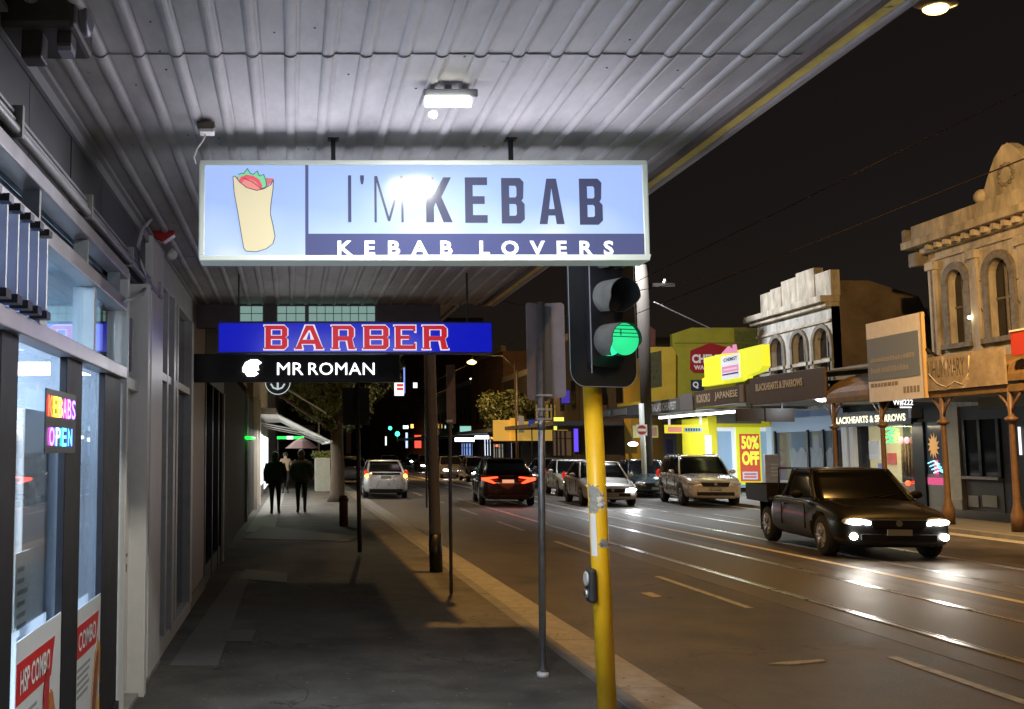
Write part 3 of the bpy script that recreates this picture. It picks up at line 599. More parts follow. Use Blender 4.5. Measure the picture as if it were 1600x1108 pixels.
part('pull_handle', MB().tube([FW.p(y2 - .08, .95, .0), FW.p(y2 - .08, .95, .05), FW.p(y2 - .08, 1.35, .05), FW.p(y2 - .08, 1.35, .0)], .010, 8), M_GALV, wd)
part('head_panel', MB().fbox(FW, 6.72, 2.9, y3, 3.36, -.12, -.07), M_DARKG, wd)
part('threshold', MB().fbox(FW, 6.72, -.01, y3, .03, -.1, .06), M_CONC, wd)
# silver framed shop
sf = T('silver_shopfront', 'narrow shop front of silver aluminium frames and dark reflecting glass past the white door', 'shopfront', (WX, 9.6, 0))
ya, yb = y3, WY(293, 850)
mb = MB()
for y, wdt, pr in ((ya + .52, .10, .03), (ya + .86, .16, .05), (ya + 1.3, .12, .03), (yb - .2, .2, .05)): mb.fbox(FW, y, .1, y + wdt, 3.1, -.08, pr)
mb.fbox(FW, ya, .0, yb, .12, -.08, .04).fbox(FW, ya, 2.3, yb, 2.37, -.07, .028).fbox(FW, ya, 3.1, yb, 3.36, -.09, .03)
part('frame', mb, M_ALU, sf, bevel=.004)
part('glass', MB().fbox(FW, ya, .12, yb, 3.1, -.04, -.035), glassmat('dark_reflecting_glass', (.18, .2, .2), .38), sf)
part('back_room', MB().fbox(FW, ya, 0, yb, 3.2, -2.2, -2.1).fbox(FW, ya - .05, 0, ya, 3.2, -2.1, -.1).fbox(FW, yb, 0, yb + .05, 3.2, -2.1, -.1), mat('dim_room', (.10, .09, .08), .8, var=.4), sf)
pk = T('pink_tiled_pier', 'dull pink tiled pier between the silver shop front and the black one', 'wall', (WX, 11.8, 0))
y4 = WY(316, 850)
part('pier', MB().fbox(FW, yb, 0, y4, 3.36, -.3, .02), mat('pink_render', (.30, .22, .20), .45, var=.2, vscale=3, bump=.1), pk)
part('plinth', MB().fbox(FW, yb, 0, y4, .14, .02, .04), M_CONC, pk)
bf = T('black_shopfront', 'black framed shop windows reflecting the street lights below the barber sign', 'shopfront', (WX, 14, 0))
y5 = 16.4; mb = MB()
for y in (y4, y4 + 1.15, y4 + 2.3, y4 + 3.0): mb.fbox(FW, y, 0, y + .12, 2.6, -.08, .03)
mb.fbox(FW, y4, 0, y5, .25, -.08, .02).fbox(FW, y4, 2.6, y5, 3.4, -.1, .03)
part('frame', mb, M_BLACKM, bf)
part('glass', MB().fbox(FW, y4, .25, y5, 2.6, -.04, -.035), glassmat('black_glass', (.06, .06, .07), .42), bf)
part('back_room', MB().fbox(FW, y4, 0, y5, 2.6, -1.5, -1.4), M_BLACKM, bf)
part('silver_post', MB().fbox(FW, y5 - .35, 0, y5 - .2, 2.6, -.08, .06), M_ALU, bf)
part('end_wall', MB().fbox(FW, y5 - .2, 0, 30.0, 3.1, -.3, -.02), mat('black_render', (.010, .010, .011), .75, var=.3, bump=.1), bf)
part('upper_wall', MB().fbox(FW, -4, 3.52, 30.0, 8.6, -.5, -.2), mat('dark_brick_wall', (.08, .055, .045), .8, var=.3, bump=.2), bf)
mb = MB().fbox(FW, 25.0, 0, 25.25, 3.1, -.02, .04)
part('downpipe', mb, mat('dim_silver', (.3, .3, .3), .4, .5), bf)
# red alarm, cctv, junction box, loose conduit, corner unit
al = T('alarm_box', 'dark red wedge shaped alarm box on the wall under the ceiling', 'alarm', (WX, 8.6, 2.95))
q = onX(236, 375, WX + .02); ya_ = 7.85
A = [onY(234, 352, ya_), onY(274, 348, ya_), onY(272, 366, ya_), onY(254, 378, ya_), onY(244, 374, ya_)]
part('cover', MB().prism(FY(ya_), [(p.x, p.z) for p in A], -.12, 0), mat('dark_red_plastic', (.30, .015, .02), .35), al, bevel=.006)
A2 = [onY(240, 366, ya_), onY(268, 365, ya_), onY(254, 376, ya_)]
part('siren_grille', MB().prism(FY(ya_), [(p.x, p.z) for p in A2], .0, .008), mat('bright_red_plastic', (.45, .02, .02), .3), al)
part('bracket', MB().box((WX, ya_ + .02, 3.05), (A[0].x + .02, ya_ + .10, 3.10)), M_BLACKM, al)
cc = T('security_camera', 'small white dome security camera on a stem below the red alarm', 'camera', tuple(onY(269, 398, 8.5)))
c0 = onY(269, 398, 8.5); part('dome', MB().ball(c0, .045), M_WHITE, cc); part('stem', MB().tube([c0 + Vector((0, 0, .03)), onY(269, 380, 8.5) + Vector((0, 0, .12))], .012, 8), M_WHITE, cc)
part('arm', MB().tube([onY(269, 380, 8.5) + Vector((0, 0, .12)), (WX, 8.5, onY(269, 380, 8.5).z + .12)], .010, 8), M_WHITE, cc)
jb_ = T('junction_box', 'small broken junction box with a dangling white cable on the ribbed ceiling', 'box', tuple(onZ(323, 190, ZC)))
j = onZ(323, 188, ZC)
part('box', MB().box((j.x - .045, j.y - .04, ZC - .055), (j.x + .045, j.y + .04, ZC - .02)), mat('grimy_box', (.16, .14, .11), .7, var=.4), jb_, bevel=.006)
part('cover', MB().box((j.x - .035, j.y - .045, ZC - .075), (j.x + .04, j.y + .03, ZC - .057)), M_WHITE, jb_, bevel=.004)
cp = [(324, 203), (318, 218), (308, 232), (303, 246), (306, 256)]
part('cable', MB().tube([onY(x, y, j.y + .0) for x, y in cp], .0045, 6), M_WHITE, jb_)
cp = [(312, 334), (262, 333), (238, 340), (222, 358), (216, 385), (219, 410), (227, 430), (229, 447), (222, 460), (210, 466), (196, 471)]
solo('loose_conduit', MB().tube([onY(x, y, min(7.5, 1.05 * 1600 / (457 - x))) for i, (x, y) in enumerate(cp)], .013, 8), mat('white_conduit', (.5, .5, .49), .4), 'pale bent conduit curving from the ceiling down over the shop beam', 'conduit')
cu_ = T('corner_unit', 'dark brown ceiling fitting with two hanging blocks in the top left corner', 'fitting', tuple(onY(60, 40, 4.1)))
M_CU = mat('brown_fitting', (.045, .035, .033), .5, var=.4, vscale=12)
def pxbox(mb, x0, y0, x1, y1, Y, dep): a = onY(x0, y1, Y); b = onY(x1, y0, Y); return mb.box((a.x, Y, a.z), (b.x, Y + dep, b.z))
part('body', pxbox(MB(), -40, -20, 118, 40, 3.75, .35), M_CU, cu_, bevel=.02)
part('end_ring', MB().lathe([(.07, 0), (.09, .01), (.09, .05), (.07, .06)], onY(118, 22, 3.9), 14, 'x'), mat('fitting_grey', (.16, .16, .2), .4, .4), cu_)
part('block', pxbox(MB(), 32, 40, 66, 90, 3.8, .10), M_CU, cu_, bevel=.008)
part('block', pxbox(MB(), 88, 28, 112, 70, 3.8, .10), M_CU, cu_, bevel=.008)
part('block_tip', pxbox(MB(), 90, 70, 111, 79, 3.81, .08), mat('tip_grey', (.3, .3, .36), .4), cu_)
# ------------------------------------------------------------------ kerbside poles
def pole_pts(x0, y0, x1, y1, Y): return onY(x0, y0, Y), onY(x1, y1, Y)
# traffic signal
TY = 6.42
ts = T('traffic_signal', 'yellow post carrying a black traffic signal showing green, right of the kebab sign', 'traffic light', tuple(Vector((onY(950, 1108, TY).x, TY, 0))))
bot = onY(949, 1108, TY); top = onY(925, 604, TY); dv = (top - bot); base = bot - dv * (bot.z / dv.z)
M_YEL = mat('yellow_post_paint', (.80, .46, .012), .38, var=.10, vscale=5, bump=.06, spots=(7., .74, (.28, .2, .1)))
part('post', MB().tube([base, top], .057, 20), M_YEL, ts)
part('foot', MB().lathe([(.11, 0), (.11, .02), (.06, .03)], base, 16), M_GALV, ts)
def on_post(z): return base + dv * ((z - base.z) / dv.z)
t2 = on_post(3.45); part('upper_post', MB().tube([top, t2], .045, 16), M_BLACKM, ts)
# peeled patches & stickers: curved shells round the post
def shell(z0, z1, a0, a1, r, jag=0.):
    mb = MB(); n = 8; m = 10; vs = []; c = lambda z: on_post(z)
    for i in range(m + 1):
        z = z0 + (z1 - z0) * i / m; j0 = a0 + random.uniform(-jag, jag); j1 = a1 + random.uniform(-jag, jag)
        for k in range(n + 1):
            t = math.radians(j0 + (j1 - j0) * k / n); vs.append(c(z) + Vector((math.cos(t) * r, math.sin(t) * r, random.uniform(-jag, jag) * .0006)))
    fs = [(i*(n+1)+k, i*(n+1)+k+1, (i+1)*(n+1)+k+1, (i+1)*(n+1)+k) for i in range(m) for k in range(n)]
    return mb.add(vs, fs, True)
def pz(y): return onY(935, y, TY).z
part('peeled_patch', shell(pz(800), pz(758), 200, 262, .0575, 16), mat('bare_metal_patch', (.30, .30, .28), .6, var=.4, vscale=30), ts)
part('peeled_patch', shell(pz(855), pz(842), 255, 330, .0575, 14), MATS['bare_metal_patch'], ts)
part('peeled_patch', shell(pz(795), pz(770), 262, 300, .0578, 18), mat('white_undercoat', (.62, .60, .56), .6, var=.2), ts)
part('sticker', shell(pz(868), pz(802), 195, 238, .0582), mat('white_sticker', (.78, .79, .78), .35), ts)
pb = on_post(pz(915)); bx = Vector((pb.x - .085, pb.y - .03, pb.z))
bt = part('push_button', MB().box((bx.x - .012, bx.y - .05, bx.z - .10), (bx.x + .04, bx.y + .05, bx.z + .11)), M_BLACKP, ts, bevel=.02)
part('button_plate', MB().lathe([(.042, 0), (.046, -.008), (.040, -.014)], bx + Vector((-.010, 0, .045)), 18, 'x'), M_ALU, bt)
part('button', MB().lathe([(.028, 0), (.030, -.012), (.020, -.020)], bx + Vector((-.010, 0, -.045)), 16, 'x'), mat('silver_button', (.7, .7, .7), .2, .9), bt)
# head: local frame facing the traffic, turned 33 deg to our line of sight
hc = onY(941, 500, TY - .12); view = (CP - hc); view.z = 0; va = math.atan2(view.y, view.x) + math.radians(33)
hn = Vector((math.cos(va), math.sin(va), 0)); hx = Vector((-hn.y, hn.x, 0)); HF = Fr(hc, hx, (0, 0, 1))
PS = .2425  # lens spacing
zg = onY(940, 537, TY).z - hc.z; zy = onY(940, 471, TY).z - hc.z; sp = zy - zg
hw = .235; zlo = zg - sp * 1.05; zhi = zg + sp * 3.1
def rrect(u0, v0, u1, v1, r, n=5):
    P = []
    for cx, cy, a0 in ((u1 - r, v0 + r, -90), (u1 - r, v1 - r, 0), (u0 + r, v1 - r, 90), (u0 + r, v0 + r, 180)):
        for k in range(n + 1): t = math.radians(a0 + 90 * k / n); P.append((cx + r * math.cos(t), cy + r * math.sin(t)))
    return P
part('target_board', MB().prism(HF, rrect(-hw, zlo, hw, zhi, .10), -.012, 0), M_BLACKP, ts)
mb = MB(); P = rrect(-hw + .002, zlo + .002, hw - .002, zhi - .002, .10); P = P + [P[0]]
for a, b in zip(P, P[1:]): mb.tube([HF.p(a[0], a[1], .003), HF.p(b[0], b[1], .003)], .0022, 5, False)
part('board_edge', mb, mat('white_edge', (.6, .6, .6), .5), ts)
part('housing', MB().prism(HF, rrect(-.115, zlo + .12, .115, zhi - .1, .03), .001, .055), mat('housing_black', (.028, .028, .03), .42, var=.2), ts, bevel=.008)
part('housing_edge', MB().fbox(HF, -.1185, zlo + .08, -.1152, zhi - .1, .050, .058), mat('pale_edge', (.5, .5, .5), .4), ts)
M_VIS = mat('visor_weathered', (.30, .29, .25), .55, var=.35, vscale=7, bump=.1); M_VIN = mat('visor_inside', (.015, .015, .015), .6)
def visor(zc, lit):
    R_ = .103; L_ = .20; n = 28; vs = []; fs = []
    mb = MB(); inn = MB()
    for r_, tgt, flip in ((R_, mb, 0), (R_ - .004, inn, 1)):
        vs = []; fs = []
        for k in range(n + 1):
            t = math.radians(-62 + (304) * k / n); c, s_ = math.cos(t), math.sin(t)
            Lk = L_ if s_ > -.2 else L_ * (1 - .55 * (-.2 - s_) / .8)
            vs += [HF.p(r_ * c, zc + r_ * s_, .055), HF.p(r_ * c * 1.0, zc + r_ * s_ - .01, .055 + Lk)]
        for k in range(n): fs.append((2*k, 2*k+2, 2*k+3, 2*k+1))
        tgt.add(vs, fs, True)
    v_ = part('visor', mb, M_VIS, ts, 'weathered pale visor'); part('visor_lining', inn, M_VIN, v_)
    ring = MB(); 
    for k in range(n):
        t0 = math.radians(-62 + 304 * k / n); t1 = math.radians(-62 + 304 * (k + 1) / n)
        f = lambda t, r: (r * math.cos(t), zc + r * math.sin(t))
        ring.prism(HF, [f(t0, .086), f(t0, .104), f(t1, .104), f(t1, .086)], .055, .062)
    part('lens_ring', ring, M_BLACKP, ts)
    disc = MB().prism(HF, [(.094 * math.cos(t), zc + .094 * math.sin(t)) for t in [2 * math.pi * k / 28 for k in range(28)]], .060, .066)
    if lit:
        part('lens', disc, emis('green_lens', (.03, .80, .34), 1.6), ts, 'lit green lens')
        md = MB().prism(HF, [(.097 * math.cos(t), zc - .008 + .097 * math.sin(t)) for t in [2 * math.pi * k / 28 for k in range(28)]], .225, .229)
        part('diffuser', md, mat('green_diffuser', (.02, .3, .14), .35, em=(.03, .80, .30), es=.85), ts, 'green lit front diffuser crossed by thin louvres')
        lv = MB()
        for i, zz in enumerate((.075, .052, .030, .008)): lv.fbox(HF, -math.sqrt(max(0, .0095 - zz * zz)), zc - .004 + zz, math.sqrt(max(0, .0095 - zz * zz)), zc + zz, .2295, .237)
        lv.fbox(HF, -.028, zc + .012, -.025, zc + .052, .2296, .236); part('louvre', lv, M_VIN, ts)
        lamp('green_glow', 'POINT', HF.p(0, zc, .32), .25, (.1, 1, .5), .05, ts)
    else: part('lens', disc, mat('dark_lens', (.02, .02, .02), .15), ts)
visor(zg, True); visor(zy, False); visor(zy + sp, False); 
part('bracket', MB().box((on_post(3.0).x - .03, TY - .10, 2.60), (on_post(3.0).x + .03, TY + .02, 2.66)).box((on_post(3.0).x - .03, TY - .10, 3.1), (on_post(3.0).x + .03, TY + .02, 3.16)), M_BLACKM, ts)
# grey sign pole with two back to back plates
GY = 7.95
gp = T('sign_pole', 'slim galvanised pole with rounded sign plates seen from behind, left of the signal', 'sign pole', (onY(848, 1048, GY).x, GY, 0))
a, b = pole_pts(848, 1048, 845, 472, GY); part('pole', MB().tube([a, b], .027, 14), M_GALV, gp)
part('base_collar', MB().lathe([(.045, 0), (.045, .03), (.03, .035)], (a.x, GY, 0), 14), mat('pale_collar', (.6, .6, .6), .5), gp)
part('sleeve', MB().tube([onY(846, 672, GY), onY(846, 650, GY)], .031, 14), M_GALV, gp)
M_PLATE = mat('sign_back_metal', (.40, .34, .34), .5, .1, var=.15, vscale=5)
def plate(x0, y0, x1, y1, Y, rot, name='sign_plate', par=gp, m=M_PLATE, r=.03):
    p0 = onY(x0, y1, Y); p1 = onY(x1, y0, Y); F_ = Fr(((p0.x + p1.x) / 2, Y, 0), (math.cos(rot), math.sin(rot), 0), (0, 0, 1)); h = (p1.x - p0.x) / 2 / math.cos(rot)
    return part(name, MB().prism(F_, rrect(-h, p0.z, h, p1.z, r), -.002, .002), m, par)
plate(822, 474, 857, 626, GY + .05, .55); plate(836, 474, 879, 622, GY + .07, -.35)
part('rear_channel', MB().box((onY(850, 550, GY).x, GY + .02, onY(850, 620, GY).z), (onY(862, 550, GY).x, GY + .05, onY(850, 478, GY).z)), mat('channel_dark', (.16, .17, .18), .5, .4), gp)
mb = MB()
for y in (618, 640, 655): c0 = onY(847, y, GY); mb.box((c0.x - .04, GY - .035, c0.z - .008), (c0.x + .07, GY + .05, c0.z + .008))
part('clamp', mb, M_ALU, gp)
# black and grey tall lighting column
LY = 14.7
lc = T('lighting_column', 'tall thick grey column with a black painted base standing at the kerb', 'street lamp', (onY(681, 890, LY).x, LY, 0))
a, b = pole_pts(681.5, 890, 672, 555, LY); d = b - a; f = lambda z: a + d * ((z - a.z) / d.z)
part('black_base', MB().tube([Vector((f(0).x, LY, 0)), f(onY(680, 835, LY).z)], .094, 18), M_BLACKM, lc)
part('column', MB().tube([f(onY(680, 835, LY).z), f(9.2)], [.082, .06], 18), mat('column_metal', (.30, .27, .26), .5, .2, var=.15), lc)
part('cable_guard', MB().box((f(2).x - .105, LY - .02, .9), (f(2).x - .082, LY + .02, 3.4)), M_BLACKM, lc)
part('outreach_arm', MB().tube([f(9.0), f(9.2) + Vector((.4, 0, .25)), f(9.2) + Vector((.5, 0, .36))], .035, 8), M_GALV, lc)
hd = f(9.2) + Vector((.55, 0, .34)); part('lamp_head', MB().ball(hd, (.30, .13, .07)), M_GREYP, lc)
part('lamp_lens', MB().ball(hd - Vector((0, 0, .05)), (.18, .09, .05)), emis('sodium_lens', SODIUM, 40), lc)
lamp('sodium_light', 'SPOT', hd - Vector((0, 0, .12)), 3000, SODIUM, .12, lc, aim((.05, 0, -1)), spot=150, blend=.5)
# thin pole with brown edge-on plate
PY_ = 12.4
tp = T('sign_pole', 'thin dark pole with a narrow brown sign plate beside the black based column', 'sign pole', (onY(705, 925, PY_).x, PY_, 0))
a, b = pole_pts(705, 928, 702, 572, PY_); part('pole', MB().tube([a, b], .021, 12), mat('dark_pole', (.10, .095, .09), .5, .4, var=.2), tp)
part('clamp', MB().box((a.x - .03, PY_ - .05, onY(705, 660, PY_).z), (a.x + .04, PY_ + .03, onY(705, 656, PY_).z)), M_GALV, tp)
plate(698, 570, 711, 662, PY_ - .03, 0, par=tp, m=mat('brown_plate', (.26, .17, .12), .6, var=.3), r=.01)
# thin pole with dark twin plates
QY = 17.0
dp = T('sign_pole', 'thin dark pole with two dark grey sign plates near the tree, nearest the white hatchback', 'sign pole', (onY(562, 862, QY).x, QY, 0))
a, b = pole_pts(562, 863, 558, 600, QY); part('pole', MB().tube([a, b], .036, 12), MATS['dark_pole'], dp)
plate(536, 606, 555, 664, QY + .03, .1, par=dp, m=mat('dark_plate', (.045, .047, .055), .6), r=.01); plate(560, 606, 577, 664, QY + .04, -.1, par=dp, m=MATS['dark_plate'], r=.01)
# bollard
bl = T('bollard', 'short dark red brown timber bollard standing by the tree', 'bollard', (onZ(537, 822).x, onZ(537, 822).y, 0))
c0 = onZ(537, 822); part('post', MB().lathe([(.10, 0), (.10, .62), (.085, .68), (.05, .70)], (c0.x, c0.y, 0), 12), mat('dark_red_timber', (.08, .025, .018), .7, var=.4, bump=.3), bl)
part('cap', MB().lathe([(.115, .57), (.12, .60), (.115, .63)], (c0.x, c0.y, 0), 12), M_BLACKM, bl)
# ------------------------------------------------------------------ cars
M_TYRE = mat('tyre_rubber', (.018, .018, .018), .8); M_RIM = mat('wheel_rim', (.35, .35, .36), .35, .8)
M_CGL = mat('car_window', (.005, .005, .006), .16, spec=.16); M_TRIM = mat('car_trim_black', (.007, .007, .007), .6, spec=.25)
M_PLATEC = mat('number_plate', (.22, .22, .21), .5); M_SEAM = mat('panel_gap', (.005, .005, .005), .8)
M_HEAD = emis('headlight_on', (1, .97, .92), 45); M_FOG = emis('fog_lamp_on', (1, .93, .78), 60); M_HOFF = mat('headlight_off', (.45, .46, .48), .1, spec=.8, coat=1)
M_TAIL = emis('tail_lamp_on', (1, .05, .015), 5); M_TAILD = mat('tail_lamp_dim', (.35, .01, .01), .2, em=(1, .03, .01), es=.5); M_AMB = emis('indicator_on', (1, .42, .05), 7)
def paint(name, col, rough=.28, metal=.35, es=0): return mat('car_paint_' + name, col, rough, metal, coat=.25 if max(col) < .02 else 1., spec=.3 if max(col) < .02 else .5, var=.03, vscale=2)
def ringpts(hw, y0, y1, z, r, n=6, crown=0.):
    P = []
    for cx, cy, a0 in ((hw - r, y0 + r, -90), (hw - r, y1 - r, 0), (-hw + r, y1 - r, 90), (-hw + r, y0 + r, 180)):
        for k in range(n): t = math.radians(a0 + 90 * k / (n - 1)); P.append(Vector((cx + r * math.cos(t), cy + r * math.sin(t), z)))
    return P
def make_car(name, label, kind, pm, head='off', tail='dim', group='cars in the street', simple=False):
    K = dict(hatch=dict(L=4.3, W=1.76, H=1.46, bz=.90, cowl=-.95, rear=2.02, rf=-.30, rr=1.25, wb=2.65, fo=.85, r=.31, hood=.74, tail=.90),
             sedan=dict(L=4.5, W=1.80, H=1.46, bz=.92, cowl=-1.0, rear=1.85, rf=-.28, rr=.95, wb=2.65, fo=.88, r=.32, hood=.76, tail=.96),
             liftback=dict(L=4.5, W=1.76, H=1.46, bz=.90, cowl=-1.1, rear=2.14, rf=-.35, rr=.70, wb=2.7, fo=.88, r=.31, hood=.74, tail=1.02),
             suv=dict(L=4.45, W=1.86, H=1.66, bz=1.04, cowl=-1.05, rear=2.12, rf=-.42, rr=1.70, wb=2.66, fo=.88, r=.36, hood=.96, tail=1.06),
             coupe_suv=dict(L=4.4, W=1.86, H=1.56, bz=1.02, cowl=-1.0, rear=2.12, rf=-.35, rr=1.05, wb=2.64, fo=.88, r=.36, hood=.90, tail=1.02),
             ute=dict(L=5.0, W=1.88, H=1.50, bz=.95, cowl=-1.25, rear=.62, rf=-.62, rr=.22, wb=2.95, fo=.86, r=.345, hood=.84, tail=.95))[kind]
    t = T(name, label, 'car' if kind != 'ute' else 'utility truck', (0, 0, 0), 0, group); L, W_ = K['L'], K['W']; hw = W_ / 2; y0 = -L / 2; y1 = L / 2; zb = .20 if kind != 'suv' else .24
    bz = K['bz']; hood = K['hood']; ute = kind == 'ute'
    endy = (K['rear'] + .42) if ute else y1
    st = [(y0, zb + .12, hood - .26, .70, 0), (y0 + .06, zb + .02, hood - .14, .84, .02), (y0 + .28, zb, hood - .04, .95, .03), (y0 + .75, zb, hood + .02, .99, .04), (K['cowl'] - .08, zb, bz - .03, 1., .04), (K['cowl'] + .5, zb, bz, 1., .03), (0.4, zb, bz, 1., .02)]
    if ute: st += [(endy - .12, zb, bz, 1., .0), (endy, zb + .03, bz - .02, .98, 0)]
    else: st += [(y1 - .9, zb, bz + .01, 1., .02), (y1 - .35, zb, K['tail'], .97, .02), (y1 - .08, zb + .06, K['tail'] - .05, .90, .01), (y1, zb + .14, K['tail'] - .22, .80, 0)]
    rings = []
    for y, a, b, s_, cr in st:
        h = hw * s_; m_ = a + (b - a) * .55
        half = [(0, a), (h * .80, a), (h * .96, a + .06), (h, m_ - .08), (h * .995, m_ + .05), (h * .955, b - .05), (h * .90, b - .005), (h * .5, b + cr), (0, b + cr * 1.4)]
        rings.append([Vector((x, y, z)) for x, z in half] + [Vector((-x, y, z)) for x, z in half[-2:0:-1]])
    body = part('body', MB().loft(rings), pm, t, sub=2)
    wy = (y0 + K['fo'], y0 + K['fo'] + K['wb']); r = K['r']
    if not simple:
        cuts = MB()
        for y in (wy if not ute else wy[:1]):
            for sx in (-1, 1): cuts.lathe([(r * 1.17, 0), (r * 1.17, sx * .4)], (sx * (hw - .27), y, r + .01), 24, 'x')
        co = part('cut', cuts, pm, None); bm_ = body.modifiers.new('b', 'BOOLEAN'); bm_.object = co; bm_.operation = 'DIFFERENCE'; bm_.solver = 'EXACT'
        bpy.context.view_layer.update(); me = bpy.data.meshes.new_from_object(body.evaluated_get(bpy.context.evaluated_depsgraph_get()))
        body.modifiers.clear(); body.data = me; bpy.data.objects.remove(co); body.data.materials.clear(); body.data.materials.append(pm)
        for p_ in me.polygons: p_.use_smooth = True
    for y in wy:
        for sx in (-1, 1):
            x = sx * (hw - .13); prof = [(r * .62, -.09), (r * .93, -.10), (r, -.07), (r, .07), (r * .93, .10), (r * .62, .09)]
            wh = part('wheel', MB().lathe(prof, (x, y, r), 22, 'x'), M_TYRE, t)
            if simple: continue
            mb = MB().lathe([(r * .60, sx * .085), (r * .64, sx * .10), (r * .58, sx * .10)], (x, y, r), 20, 'x')
            for k in range(5):
                a = 2 * math.pi * k / 5; c = Vector((x + sx * .098, y, r)); dd = Vector((0, math.cos(a), math.sin(a))) * r * .6; mb.tube([c, c + dd], [.035, .025], 6)
            part('rim', mb, M_RIM, wh)
    # glasshouse
    H = K['H']; zt = H - .05; cw, rr_, rf, rb = K['cowl'], K['rear'], K['rf'], K['rr']
    gr = [ringpts(hw * .90, cw, rr_, bz - .06, .16), ringpts(hw * .885, cw + .06, rr_ - .04, bz + .02, .18)]
    for q in (.35, .7, 1.0): gr.append(ringpts(hw * (.885 - .165 * q ** 1.1), cw + .06 + (rf - cw - .06) * q ** .92, rr_ - .04 + (rb - rr_ + .04) * q ** 1.15, bz + .02 + (zt - bz - .02) * q, .18 - .03 * q))
    part('windows', MB().loft(gr), M_CGL, t)
    rt = gr[-1]; c_ = sum(rt, Vector()) / len(rt)
    up = [Vector((c_.x + (p.x - c_.x) * s_, c_.y + (p.y - c_.y) * s_, z)) for s_, z, in ((1, 0),) for p in rt]
    lv = []
    for s_, dz in ((1.012, -.02), (1.012, .008), (.93, .030), (.6, .046), (.1, .052)): lv.append([Vector((c_.x + (p.x - c_.x) * s_, c_.y + (p.y - c_.y) * s_, zt + dz)) for p in rt])
    part('roof', MB().loft(lv), pm, t)
    n_ = len(rt)
    def pillar(i, rad, m, push=1.01):
        return MB().tube([Vector((g[i].x * push, g[i].y, g[i].z)) for g in gr], [rad * 1.15] * 2 + [rad] * (len(gr) - 2), 6)
    for i in (3, 20): part('pillar', pillar(i, .032, pm), pm, t)
    for i in (9, 14): part('pillar', pillar(i, .05 if kind != 'ute' else .06, pm, .995), pm, t)
    mb = MB(); yb = (cw + rr_) / 2 + .05 if not ute else .3
    for sx in (-1, 1):
        pts = []
        for g in gr[1:]: pts.append(Vector((sx * (abs(g[5 if sx > 0 else 18].x) + .003), yb, g[0].z)))
        part('pillar', MB().tube(pts, .03, 5), M_TRIM, t)
    # mirrors
    for sx in (-1, 1):
        part('wing_mirror', MB().ball((sx * (hw + .07), cw + .42, bz + .07), (.11, .07, .075), 10, 6), pm if kind != 'ute' else M_TRIM, t)
    if simple:
        pass
    else:
        mb = MB()
        for sx in (-1, 1):
            for y in ([cw + .30, .38, 1.25] if not ute else [cw + .30, .30]):
                mb.box((sx * (hw * .985), y - .005, zb + .22), (sx * (hw + .004), y + .005, bz - .10))
        part('door_seam', mb, M_SEAM, t)
        for sx in (-1, 1):
            for y in ((.22, 1.12) if not ute else (.15,)): part('door_handle', MB().box((sx * (hw - .01), y - .09, bz - .15), (sx * (hw + .022), y + .07, bz - .125)), pm, t)
    # front
    hx = hw * .70
    for sx in (-1, 1):
        pts = [(sx * (hw * .40), y0 + .01, hood - .22), (sx * (hw * .80), y0 + .16, hood - .14)]
        sz = (.20, .10, .065)
        hl = part('headlight', MB().ball((sx * hw * .66, y0 + .10, hood - .20), (.22, .10, .075), 12, 7), M_HOFF, t)
        if head == 'on': part('beam_lens', MB().ball((sx * hw * .68, y0 + .02, hood - .205), (.15, .06, .05), 10, 6).ball((sx * hw * .50, y0 + .0, hood - .22), (.06, .04, .04), 8, 5), M_HEAD, hl)
    if simple: 
        return t
    part('grille', MB().prism(Fr((0, y0 - .012, 0), (1, 0, 0), (0, 0, 1)), [(-hw * .48, hood - .17), (-hw * .42, hood - .30), (hw * .42, hood - .30), (hw * .48, hood - .17)], -.10, .01), M_TRIM, t)
    part('lower_intake', MB().box((-hw * .62, y0 - .015, zb + .13), (hw * .62, y0 + .08, zb + .24)), M_TRIM, t, bevel=.01)
    part('chrome_strip', MB().box((-hw * .46, y0 - .03, hood - .175), (hw * .46, y0 + .05, hood - .165)), M_RIM, t)
    pf = part('number_plate', MB().box((-.19, y0 - .04, hood - .42), (.19, y0 - .02, hood - .32)), M_PLATEC, t)
    for sx in (-1, 1):
        part('bonnet_line', MB().tube([(sx * hw * .62, y0 + .35, hood + .028), (sx * hw * .70, (y0 + K['cowl']) / 2, hood + .055), (sx * hw * .74, K['cowl'] - .05, bz + .0)], .010, 5), M_SEAM, t)
        part('wiper', MB().tube([(sx * .1 + .12, K['cowl'] + .05, bz + .03), (sx * .1 + .12 + .42 * .8, K['cowl'] + .13, bz + .085)], .009, 5), M_TRIM, t)
    part('badge', MB().lathe([(.0, 0), (.05, 0), (.05, -.012)], (0, y0 - .028, hood - .225), 12, 'y'), M_RIM, t)
    mb = MB()
    for k in range(4): mb.box((-hw * .42, y0 - .016, hood - .29 + k * .028), (hw * .42, y0 - .006, hood - .283 + k * .028))
    part('grille_bars', mb, mat('grille_grey', (.10, .10, .10), .35, .6), t)
    if kind == 'ute':
        for sx in (-1, 1):
            part('fog_lamp', MB().lathe([(.0, .0), (.055, .0), (.06, .03)], (sx * hw * .74, y0 - .02, zb + .20), 14, 'y'), M_FOG, t)
